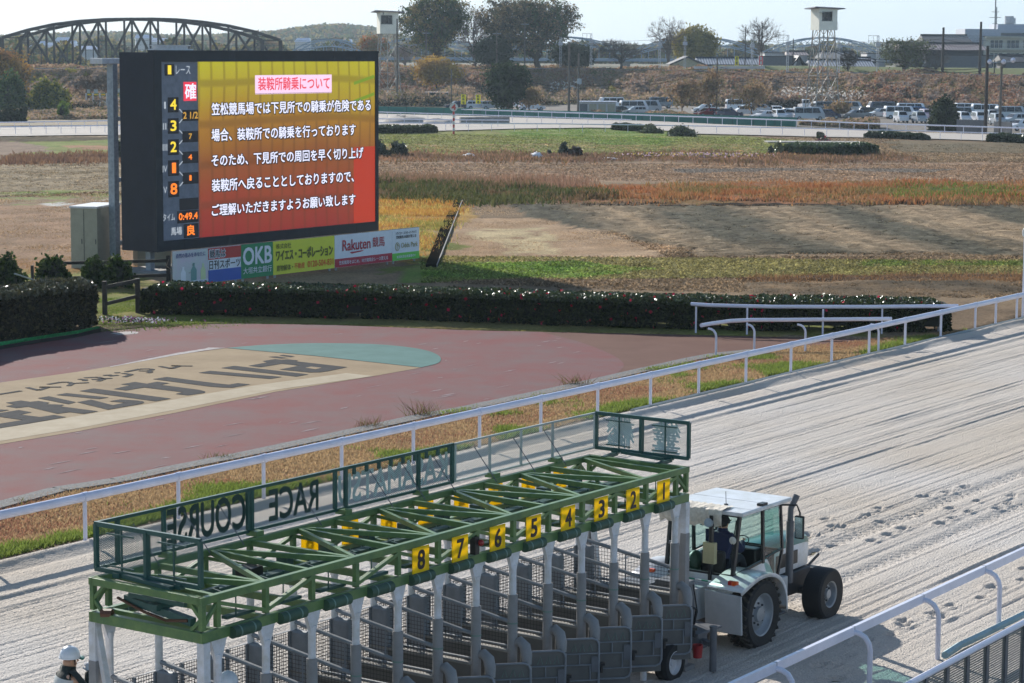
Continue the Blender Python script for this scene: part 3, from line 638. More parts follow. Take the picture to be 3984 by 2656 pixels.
# ------------------------------------------------------------------ hedges and shrubs
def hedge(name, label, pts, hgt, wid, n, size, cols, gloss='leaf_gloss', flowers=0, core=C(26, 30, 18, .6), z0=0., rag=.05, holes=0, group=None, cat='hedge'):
    """pts: front base polyline, the body lies behind it"""
    L = [Vector((p[0], p[1], 0)) for p in pts]; seg = [(a, b, (b - a).length) for a, b in zip(L, L[1:])]; tot = sum(s_[2] for s_ in seg); o = L[0]
    e = empty(name, (o.x, o.y, z0), 0, label, cat, group)
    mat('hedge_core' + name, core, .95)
    nr = []
    for i in range(len(L)):
        d = (L[min(i + 1, len(L) - 1)] - L[max(i - 1, 0)]).normalized(); k = Vector((-d.y, d.x, 0)); nr.append(k if k.y > 0 else -k)
    mb = MB(); ins = .12
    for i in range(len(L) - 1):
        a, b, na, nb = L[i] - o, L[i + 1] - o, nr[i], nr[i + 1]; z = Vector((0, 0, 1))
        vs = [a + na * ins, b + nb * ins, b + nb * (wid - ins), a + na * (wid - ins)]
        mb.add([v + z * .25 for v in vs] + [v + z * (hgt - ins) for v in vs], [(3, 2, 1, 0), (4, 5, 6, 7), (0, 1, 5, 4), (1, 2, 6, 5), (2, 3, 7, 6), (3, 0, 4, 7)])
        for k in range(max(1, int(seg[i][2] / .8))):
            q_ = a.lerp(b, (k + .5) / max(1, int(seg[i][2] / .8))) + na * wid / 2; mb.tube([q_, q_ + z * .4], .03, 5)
    mb.build('dark_core', 'hedge_core' + name, e)  # solid dark block and stub stems inside the leaf shell
    u = RNG.random(n) * tot; cum = np.cumsum([0] + [s_[2] for s_ in seg]); P = np.zeros((n, 3)); per = hgt * 2 + wid
    t = RNG.random(n) * per; idx = np.clip(np.searchsorted(cum, u, side='right') - 1, 0, len(seg) - 1)
    A = np.array([tuple(s_[0] - o) for s_ in seg])[idx]; B = np.array([tuple(s_[1] - o) for s_ in seg])[idx]; f = ((u - cum[idx]) / np.array([s_[2] for s_ in seg])[idx])[:, None]
    Na = np.array([tuple(v) for v in nr])[idx]; Nb = np.array([tuple(v) for v in nr])[idx + 1]; base = A * (1 - f) + B * f; Nn = Na * (1 - f) + Nb * f
    front = t < hgt; top = (t >= hgt) & (t < hgt + wid); back = ~(front | top)
    off = np.where(front, 0, np.where(top, t - hgt, wid)); zz = np.where(front, t, np.where(top, hgt, t - hgt - wid))
    lump = rag * (fbm(u, t, .9, 71, 3) * 2.2); endr = np.minimum(u, tot - u); rnd = np.clip(1 - endr / .5, 0, 1) * .25
    off = off + np.where(front, -lump - .03, np.where(back, lump, 0)) + RNG.normal(size=n) * .035; zz = zz + np.where(top, lump, 0) + RNG.normal(size=n) * .03
    edge_ = np.clip(.25 - np.abs(off), 0, .25) + np.clip(.25 - np.abs(wid - off), 0, .25); zz = np.where(top, zz - edge_ * .35, zz) - rnd * (zz / hgt)
    keep = (zz > .02 + .06 * (vnoise(u, t, .5, 3) + 1)); cdark = np.array([c_ for c_ in cols])[RNG.integers(0, len(cols), n)]; lit_top = cdark * 1.5 + np.array([.006, .012, .0])  # top leaves lightened: sunlit top against shaded front put into the colour
    if holes: keep &= ~((fbm(u, zz, 1.1, 77, 2) > .42) & (zz < .55) & (zz < hgt * .6))
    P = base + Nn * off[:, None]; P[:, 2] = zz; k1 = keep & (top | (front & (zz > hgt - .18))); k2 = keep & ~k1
    V, F, pg = leaves(P[k1], size, lit_top[k1], up=.8); np_mesh('sunlit_top', V, F, gloss, e, pg)
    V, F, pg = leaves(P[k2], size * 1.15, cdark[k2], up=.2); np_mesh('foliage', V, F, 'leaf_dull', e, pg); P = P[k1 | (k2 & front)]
    if flowers:
        k = RNG.integers(0, len(P), flowers); Q = P[k] + np.array([0, -.10, 0.02]); V, F, pg = leaves(Q, .13, [C(205, 40, 80, .9), C(190, 30, 60, .9)], asp=1.); np_mesh('blossoms', V, F, 'leaf_dull', e, pg)
    return e
hp = [(548, 1224), (700, 1229), (1000, 1234), (1500, 1246), (2000, 1262), (2500, 1281), (3000, 1291), (3400, 1296), (3700, 1298)]
HC = [C(52, 64, 30, .7), C(36, 48, 22, .7), C(74, 82, 40, .7), C(28, 36, 20, .7)]
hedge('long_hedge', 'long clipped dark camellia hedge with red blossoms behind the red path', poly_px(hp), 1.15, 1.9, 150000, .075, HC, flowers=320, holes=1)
HB = [C(70, 62, 46, .8), C(52, 48, 34, .8), C(96, 88, 60, .8), C(44, 46, 28, .8)]
hl = [tuple(G(-260, 1400)[:2]), tuple(G(0, 1338)[:2]), tuple(G(180, 1312)[:2]), tuple(G(300, 1294)[:2]), tuple(G(370, 1270)[:2])]
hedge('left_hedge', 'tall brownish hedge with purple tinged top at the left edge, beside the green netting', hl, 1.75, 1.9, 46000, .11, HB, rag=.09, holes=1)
def shrub(name, label, c, rx, ry, rz, n, size, cols, cat='shrub', group=None, m='leaf_dull', z0=0., stem=True):
    e = empty(name, (c[0], c[1], z0), 0, label, cat, group)
    k = max(5, int(n / 150)); cc = RNG.normal(size=(k, 3)); cc /= np.linalg.norm(cc, axis=1)[:, None]; cc *= (.55 + .4 * RNG.random((k, 1))); cc[:, 2] = np.abs(cc[:, 2]) * 1.1 - .12 * 0
    idx = RNG.integers(0, k, n); P = cc[idx] + RNG.normal(size=(n, 3)) * .17; P *= (rx, ry, rz); P[:, 2] = np.abs(P[:, 2]) * .95 + .03 * rz
    V, F, pg = leaves(P, size, cols, up=.3); np_mesh('foliage', V, F, m, e, pg)
    mb = MB(); mb.ball((0, 0, rz * .45), 1, 8, (rx * .62, ry * .62, rz * .42)); mat('shrub_core', C(34, 36, 22, .6), .95); mb.build('dark_core', 'shrub_core', e)  # solid dark ball filling the inside of the leaves
    return e
GR = [C(58, 80, 34, .8), C(40, 58, 26, .8), C(84, 100, 46, .8)]
for x, y, rw, h, lab in ((25, 1140, 75, 1.35, 'dark green shrub at the left edge in front of the field'), (200, 1110, 65, 1.2, 'dark green shrub left of the tall pale cabinet'),
                         (375, 1118, 50, 1.15, 'dark shrub in front of the steel pole base, left of its pair'), (450, 1122, 60, 1.2, 'dark shrub in front of the steel pole base, right of its pair')):
    g = G(x, y); k = g.y / FPX * rw; shrub('dark_shrub', lab, g, k, .7, h, 3500, .14, GR)
mat('net_green', C(50, 190, 110, .8), .6, var=.3, vscale=8, bump=.8, bscale=40)
def net():
    P = [(-40, 1352), (0, 1345), (150, 1320), (300, 1298), (388, 1277)]; Q = [(-40, 1336), (0, 1330), (150, 1307), (300, 1285), (386, 1268)]
    mb = MB(); L = [G(x, y, .12) for x, y in P]; U = [G(x, y, .26) for x, y in Q]
    for i in range(4): mb.add([L[i], L[i + 1], U[i + 1], U[i]], [(0, 1, 2, 3)])
    b = MB()
    for i in range(4): b.bar(L[i] - Vector((0, 0, .06)), L[i + 1] - Vector((0, 0, .06)), .1, .14)
    e = empty('green_netting', L[1], 0, 'bright green netting on a low black kerb at the foot of the left hedge', 'netting')
    for o_ in (mb.build('net', 'net_green', e), b.build('kerb_board', 'black_paint', e)):
        o_.data.transform(Matrix.Translation(-L[1]))
net()
P = np.array(G(510, 1262)) + RNG.normal(size=(500, 3)) * (.9, .35, .0); P[:, 2] = .12 + RNG.random(500) * .14
V, F, pg = leaves(P, .09, [C(225, 225, 235, .8), C(170, 120, 160, .8), C(60, 80, 40, .8), C(60, 80, 40, .8)], asp=1.); tag(np_mesh('pansy_patch', V, F, 'leaf_dull', pig=pg), 'low patch of white and mauve pansies at the edge of the red path', 'flowers')

# ------------------------------------------------------------------ wooden fence by the screen
def wood_fence(name, label, posts, hs, rails):
    e = empty(name, posts[0], 0, label, 'fence'); o = Vector(posts[0])
    for p, h in zip(posts, hs): MB().box((p.x - o.x - .09, p.y - o.y - .09, -.05), (p.x - o.x + .09, p.y - o.y + .09, h)).build('post', 'wood_dark', e, bevel=.015)
    for a, b, z0, z1 in rails: MB().bar(posts[a] - o + Vector((0, -.1, z0)), posts[b] - o + Vector((0, -.1, z1)), .05, .14).build('fence_rail', 'wood_dark', e)
f4 = lambda x, y: (x * .5952, 850 + y * .5952)
wood_fence('wooden_fence', 'weathered dark two rail wooden fence below the big screen', [G(*f4(376, 425)), G(*f4(1102, 415))], [1.15, 1.2], [(0, 1, .92, .98), (0, 1, .25, .32)])
wood_fence('wooden_gate_fence', 'short leaning dark wooden fence closing the gap between the two hedges', [G(*f4(686, 632)), G(*f4(902, 620))], [1.35, 1.4], [(0, 1, 1.12, 1.32), (0, 1, .45, .7)])
mb = MB(); a, b = G(*f4(320, 435), .3), G(*f4(95, 268), 1.1); b = G(*f4(95, 360), 1.2); mb.tube([a, b], .035, 6)
tag(mb.build('leaning_pipe', 'galvanised', smooth=True), 'thin pale pipe leaning over the left hedge', 'pipe')
mb = MB(); g = G(*f4(213, 455)); mb.tube([g, g + Vector((0, 0, 1.))], .07, 7); tag(mb.build('wooden_stake', 'wood_dark'), 'short dark stake beside the leaning pale pipe', 'stake')

# ------------------------------------------------------------------ the big screen
BD = 108.5; CB = GD(605, 981, BD); BYAW = .975; BT = Vector((math.cos(BYAW), math.sin(BYAW), 0)); BN = Vector((-math.sin(BYAW), math.cos(BYAW), 0))
def on_board(x, y, c=None, off=0.):
    """photograph pixel -> (metres along the face, height)"""
    c = c or CB; d = GD(x, y, 100.) - Vector((0, 0, H)); o = Vector((0, 0, H)); c2 = c - BN * off
    t = (c2 - o).dot(BN) / d.dot(BN); p = o + d * t; return ((p - c2).dot(BT), p.z)
r5b = lambda x, y: (560 + x * .6122, 180 + y * .6122)
def screen():
    o = Vector((CB.x, CB.y, 0)); e = empty('video_scoreboard', o, BYAW, 'huge video scoreboard with a red and yellow notice and a dark navy casing', 'scoreboard')
    W = on_board(1467, 540)[0]; z0 = CB.z; z1 = on_board(605, 203)[1]; D = 2.1
    mat('casing', C(34, 44, 66, .62), .5, .2, var=.15, vscale=1.5); mat('casing_front', C(46, 54, 66, .6), .55, .1, var=.15, vscale=2); mat('info_panel', C(142, 146, 160, .85), .7, var=.12)
    m = M['casing']; n = m.node_tree.nodes; l = m.node_tree.links     # vertical ribs of the side cladding
    wv = n.new('ShaderNodeTexWave'); wv.inputs['Scale'].default_value = 6.; wv.bands_direction = 'Y'; tc = n.new('ShaderNodeTexCoord'); l.new(tc.outputs['Object'], wv.inputs[0])
    bp = n.new('ShaderNodeBump'); bp.inputs['Strength'].default_value = .5; bp.inputs['Distance'].default_value = .05; l.new(wv.outputs[0], bp.inputs['Height']); l.new(bp.outputs[0], n['Principled BSDF'].inputs['Normal'])
    MB().box((0, .02, z0), (W, D, z1)).build('casing', 'casing', e)
    fr = MB(); u0 = on_board(*r5b(107, 600))[0]; u1 = on_board(*r5b(1467, 600))[0] - .06; us = on_board(*r5b(343, 600))[0]
    zt = on_board(*r5b(342, 97))[1]; zb = on_board(*r5b(348, 1215))[1]
    fr.box((0, -.14, z1 - .0), (W, .3, z1 + .1)); fr.box((0, -.1, zt + .0), (W, .02, z1)); fr.box((0, -.1, z0), (W, .02, zb)); fr.box((0, -.1, zb), (u0, .02, zt)); fr.box((u1, -.1, zb), (W, .02, zt))
    fr.build('bezel', 'casing_front', e)
    sm = MB()
    for k in range(1, 9): sm.box((W * k / 9 - .012, -.104, zt), (W * k / 9 + .012, -.1, z1)); sm.box((W * k / 9 - .012, -.104, z0), (W * k / 9 + .012, -.1, zb))
    sm.build('panel_seams', 'black_paint', e)
    MB().box((u0, -.03, zb), (us, .0, zt)).build('result_panel', 'info_panel', e)
    # led picture
    pm = bpy.data.materials.new('led_picture'); pm.use_nodes = True; n = pm.node_tree.nodes; l = pm.node_tree.links; b = n['Principled BSDF']
    b.inputs['Base Color'].default_value = (.02, .02, .02, 1); b.inputs['Roughness'].default_value = .6
    tc = n.new('ShaderNodeTexCoord'); sp = n.new('ShaderNodeSeparateXYZ'); l.new(tc.outputs['Object'], sp.inputs[0])
    mr = n.new('ShaderNodeMapRange'); mr.inputs[1].default_value = zb; mr.inputs[2].default_value = zt; l.new(sp.outputs[2], mr.inputs[0])
    nz = n.new('ShaderNodeTexNoise'); nz.inputs['Scale'].default_value = .22; nz.inputs['Detail'].default_value = 3; l.new(tc.outputs['Object'], nz.inputs[0])
    ad = n.new('ShaderNodeMath'); ad.operation = 'MULTIPLY_ADD'; ad.inputs[1].default_value = .28; ad.inputs[2].default_value = -.14; l.new(nz.outputs[0], ad.inputs[0])
    a2 = n.new('ShaderNodeMath'); a2.operation = 'ADD'; l.new(mr.outputs[0], a2.inputs[0]); l.new(ad.outputs[0], a2.inputs[1])
    cr = n.new('ShaderNodeValToRGB'); el = cr.color_ramp.elements
    el[0].position = 0; el[0].color = (*C(128, 36, 30, 1.), 1); el[1].position = 1.; el[1].color = (*C(172, 166, 30, 1.), 1)
    for p_, c_ in ((.22, (136, 56, 30)), (.45, (132, 78, 30)), (.65, (156, 112, 28)), (.82, (164, 144, 30))):
        k = cr.color_ramp.elements.new(p_); k.color = (*C(*c_, 1.), 1)
    l.new(a2.outputs[0], cr.inputs[0])
    # lattice of darker curved streaks
    dw = n.new('ShaderNodeTexWave'); dw.inputs['Scale'].default_value = .36; dw.inputs['Distortion'].default_value = 2.2; dw.inputs['Detail'].default_value = 1.5; dw.inputs['Detail Scale'].default_value = .5; dw.bands_direction = 'X'; l.new(tc.outputs['Object'], dw.inputs[0])
    dp = n.new('ShaderNodeTexWave'); dp.inputs['Scale'].default_value = .16; dp.inputs['Distortion'].default_value = 3.; dp.inputs['Detail Scale'].default_value = .3; dp.bands_direction = 'Z'; l.new(tc.outputs['Object'], dp.inputs[0])
    def thr(o_):
        q_ = n.new('ShaderNodeMapRange'); q_.inputs[1].default_value = .86; q_.inputs[2].default_value = .98; l.new(o_, q_.inputs[0]); return q_.outputs[0]
    mxx = n.new('ShaderNodeMath'); mxx.operation = 'MAXIMUM'; l.new(thr(dw.outputs[1]), mxx.inputs[0]); l.new(thr(dp.outputs[1]), mxx.inputs[1])
    mi = n.new('ShaderNodeMix'); mi.data_type = 'RGBA'; mu = n.new('ShaderNodeMath'); mu.operation = 'MULTIPLY'; mu.inputs[1].default_value = .38; l.new(mxx.outputs[0], mu.inputs[0]); l.new(mu.outputs[0], mi.inputs[0]); l.new(cr.outputs[0], mi.inputs[6]); mi.inputs[7].default_value = (*C(80, 50, 18, 1.), 1)
    # fine rows of diodes
    fr_ = n.new('ShaderNodeTexWave'); fr_.inputs['Scale'].default_value = 9.; fr_.bands_direction = 'Z'; l.new(tc.outputs['Object'], fr_.inputs[0])
    fm = n.new('ShaderNodeMapRange'); fm.inputs[3].default_value = .62; fm.inputs[4].default_value = .8; l.new(fr_.outputs[1], fm.inputs[0])
    l.new(mi.outputs[2], b.inputs['Emission Color']); l.new(fm.outputs[0], b.inputs['Emission Strength']); M['led_picture'] = pm
    pic = MB().box((us, -.05, zb), (u1, .0, zt)).build('led_screen', 'led_picture', e)
    ur = on_board(*r5b(1328, 600))[0]
    emit_mat('led_red', C(166, 50, 26, .75)); emit_mat('led_green', C(110, 140, 30, .75)); emit_mat('led_white', C(215, 218, 240, .9)); emit_mat('led_black', (.004, .004, .006), 1.); emit_mat('led_pink', C(222, 190, 215, .9)); emit_mat('led_crimson', C(200, 50, 70, 1.))
    emit_mat('led_yellow', C(215, 190, 50, 1.)); emit_mat('led_orange', C(240, 120, 30, 1.)); emit_mat('led_amber', C(170, 130, 50, 1.)); emit_mat('label_glow', C(176, 186, 196, .7))  # last one: panel labels and ticks, glow added so they read
    # brighter right strip of the notice picture
    zs = on_board(*r5b(1328, 640))[1]; MB().box((ur, -.056, zb), (u1, -.0505, zs)).build('led_strip', 'led_red', e)
    s_ = MB()
    for y0, y1 in ((235, 190), (350, 300)):
        a = on_board(*r5b(1328, y0)); c2 = on_board(*r5b(1462, y1)); s_.bar((a[0], -.06, a[1]), (c2[0] - .05, -.06, c2[1]), .004, .16, (0, 0, 1))
    s_.build('led_streaks', 'led_green', e)
    def quad(px, mname, name, dy=-.07, th=.01):
        a = [on_board(*r5b(x, y)) for x, y in px]; x0 = min(a[0][0], a[1][0]); x1 = max(a[0][0], a[1][0]); zz0 = min(a[0][1], a[1][1]); zz1 = max(a[0][1], a[1][1])
        MB().box((x0, dy, zz0), (x1, dy + th, zz1)).build(name, mname, e)
    def txt(s, lb, rb_, h, mname, name, shadow=None, bold=.0, dy=-.085, sh=.05):
        """lb, rb_: lower-left and lower-right pixels in the detail picture, h: pixel height at the left"""
        a = on_board(*r5b(*lb)); c_ = on_board(*r5b(*rb_)); t_ = on_board(*r5b(lb[0], lb[1] - h))
        z = (a[1] + c_[1]) / 2; hh = t_[1] - a[1]
        if shadow:
            mb = MB()
            for sx, sz in ((-.5, -.5), (.9, -1.), (1.2, .4), (-.5, .5)): put_text(mb, s, (a[0] + sh * sx, dy + .006, z + sh * sz), (c_[0] - a[0], 0, 0), (0, 0, hh), bold + .01)
            mb.build(name + '_outline', shadow, e)
        mb = MB(); put_text(mb, s, (a[0], dy, z), (c_[0] - a[0], 0, 0), (0, 0, hh), bold); mb.build(name, mname, e)
    quad([(700, 183), (1187, 295)], 'led_pink', 'title_plate', -.066)
    quad([(700, 299), (1190, 292)], 'led_black', 'title_plate_edge', -.068)
    txt('装鞍所騎乗について', (718, 282), (1172, 268), 82, 'led_crimson', 'title_text', bold=.016)
    for s, lb, rb_, h in (('笠松競馬場では下見所での騎乗が危険である', (422, 443), (1432, 402), 78), ('場合、装鞍所での騎乗を行っております', (422, 606), (1337, 560), 78), ('そのため、下見所での周回を早く切り上げ', (422, 764), (1385, 708), 74),
                          ('装鞍所へ戻ることとしておりますので、', (424, 923), (1325, 860), 78), ('ご理解いただきますようお願い致します', (424, 1078), (1335, 1004), 74)):
        txt(s, lb, rb_, h, 'led_white', 'notice_text', 'led_black', bold=.018)
    for px, s, mn, tb in (([(127, 112), (188, 185)], '1', 'led_yellow', (147, 178, 168, 56)), ([(148, 324), (216, 418)], '4', 'led_yellow', (163, 402, 201, 64)), ([(148, 458), (217, 553)], '3', 'led_yellow', (165, 537, 200, 64)), ([(149, 592), (218, 688)], '2', 'led_yellow', (165, 671, 201, 64)),
                          ([(149, 724), (219, 820)], '1', 'led_orange', (174, 805, 198, 64)), ([(151, 858), (220, 955)], '8', 'led_orange', (165, 940, 205, 68)), ([(240, 404), (341, 471)], '2 1/2', 'led_amber', (245, 460, 337, 42)),
                          ([(240, 539), (341, 606)], '7', 'led_amber', (280, 589, 300, 34)), ([(240, 670), (341, 739)], '4', 'led_orange', (278, 720, 300, 32)), ([(242, 803), (342, 870)], '1', 'led_orange', (284, 853, 297, 34)), ([(222, 968), (343, 1033)], None, None, None),
                          ([(208, 1047), (343, 1114)], '0:49.4', 'led_orange', (217, 1100, 336, 42)), ([(249, 1130), (343, 1210)], '良', 'led_orange', (270, 1200, 318, 64))):
        quad(px, 'led_black', 'digit_window', -.045)
        if s: txt(s, (tb[0], tb[1]), (tb[2], tb[1] - 3), tb[3], mn, 'digits', bold=.014 if s == '1' else .03, dy=-.055)
    quad([(247, 226), (330, 345)], 'led_crimson', 'confirmed_window', -.045); txt('確', (256, 335), (326, 331), 98, 'led_white', 'confirmed_mark', bold=.018, dy=-.055)
    for s, lb, rb_, h in (('レース', (198, 178), (290, 174), 54), ('I', (124, 396), (134, 395), 44), ('II', (117, 530), (137, 529), 42), ('III', (115, 663), (143, 662), 42), ('IV', (115, 800), (143, 799), 42), ('V', (120, 934), (142, 933), 42), ('タイム', (116, 1110), (192, 1106), 46), ('馬場', (168, 1200), (236, 1196), 50)):
        txt(s, lb, rb_, h, 'label_glow', 'panel_label', bold=.01 if len(s) > 3 or s == '馬場' else 0, dy=-.05)
    tk = MB()
    for (xa, ya), (xb, yb) in (((220, 398), (238, 420)), ((220, 487), (238, 462)), ((220, 532), (238, 553)), ((220, 620), (238, 597)), ((220, 663), (240, 686)), ((220, 755), (240, 730)), ((221, 797), (241, 820)), ((222, 888), (242, 862))):
        a, c_ = on_board(*r5b(xa, ya)), on_board(*r5b(xb, yb)); tk.bar((a[0], -.05, a[1]), (c_[0], -.05, c_[1]), .01, .06, (0, 1, 0))
    tk.build('margin_ticks', 'label_glow', e)
    # rooftop box and legs
    a = on_board(680, 200); mb = MB(); x0, x1 = on_board(668, 190)[0], on_board(770, 190)[0]; mb.box((x0, .3, z1 + .1), (x1, 1.5, z1 + .16)); mb.box((x0 + .15, .5, z1 + .16), (x1 - .15, 1.3, z1 + .30)); mb.box((x0 + .05, .4, z1 + .30), (x1 - .05, 1.4, z1 + .34)); mb.build('roof_unit', 'white_paint', e)
    for lx in (.6, W * .5, W - .6):
        leg = MB(); leg.box((lx - .14, .75, -.1), (lx + .14, 1.05, z0 + .02)); leg.box((lx - .3, .6, .12), (lx + .3, 1.2, .16)); leg.build('leg', 'galvanised', e)
    MB().box((-.6, -.5, -.1), (W + .3, 2.6, .14)).build('plinth', 'concrete', e)
    return e, W
scoreboard, BW = screen()
# galvanised pole carrying brackets to the screen
def pole():
    p = G(450, 1045); e = empty('steel_pole', p, BYAW, 'tall galvanised steel pole bracketed to the left of the big screen', 'pole')
    px = lambda x, y: GD(x, y, p.y).z
    MB().box((-.2, -.2, -.1), (.12, .2, px(445, 235))).build('shaft', 'galvanised', e, bevel=.02)
    MB().box((.12, .05, -.1), (.34, .42, px(460, 240))).build('shaded_side', 'dark_grey', e)  # dark box standing in for the shaded side of the same pole
    MB().box((-.95, -.25, px(445, 248)), (.9, .55, px(445, 226))).build('head_box', 'white_paint', e, bevel=.02)
    for y in (462, 700, 946): MB().box((-.1, -.1, px(470, y + 8)), (1.6, .12, px(470, y - 8))).build('bracket', 'galvanised', e)
pole()
def cabinet(name, label, L, Rr, corner, topz, doors, pale):
    """L, Rr, corner: ground pixels of left, right and near corner"""
    c = G(*corner); a = G(*L); b = G(*Rr); e = empty(name, c, 0, label, 'cabinet'); ca = a - c; cb = b - c
    mb = MB(); mb.prism([(0, 0), (cb.x, cb.y), (ca.x + cb.x, ca.y + cb.y), (ca.x, ca.y)], 0, topz); mb.build('body', pale, e, bevel=.01)
    f = 1.05; mb = MB(); k = Vector((ca.x + cb.x, ca.y + cb.y, 0)) / 2; P = [((x - k.x) * f + k.x, (y - k.y) * f + k.y) for x, y in [(0, 0), (cb.x, cb.y), (ca.x + cb.x, ca.y + cb.y), (ca.x, ca.y)]]
    mb.prism(P, topz, topz + .1); mb.build('lid', 'white_paint', e, bevel=.01)
    if doors:
        s = MB(); nn = Vector((ca.y, -ca.x, 0)).normalized(); nn = nn if nn.y < 0 else -nn
        s.bar(ca * .5 + nn * .01 + Vector((0, 0, .08)), ca * .5 + nn * .01 + Vector((0, 0, topz - .05)), .02, .02, (1, 0, 0)); s.build('door_gap', 'dark_grey', e)
        for t in (.06, .58): MB().bar(ca * t + nn * .02 + Vector((0, 0, topz * .42)), ca * t + nn * .02 + Vector((0, 0, topz * .5)), .03, .03, (1, 0, 0)).build('handle', 'dark_grey', e)
mat('cabinet_cream', C(196, 190, 168, .7), .55, var=.06); 
cabinet('equipment_cabinet', 'tall cream double door cabinet with white lid beside the steel pole', f4(466, 330), f4(790, 300), f4(640, 335), 2.9, True, 'cabinet_cream')
cabinet('low_cabinet', 'low cream cabinet half hidden under the big screen', f4(870, 310), f4(1120, 330), f4(900, 318), 1.1, False, 'cabinet_cream')
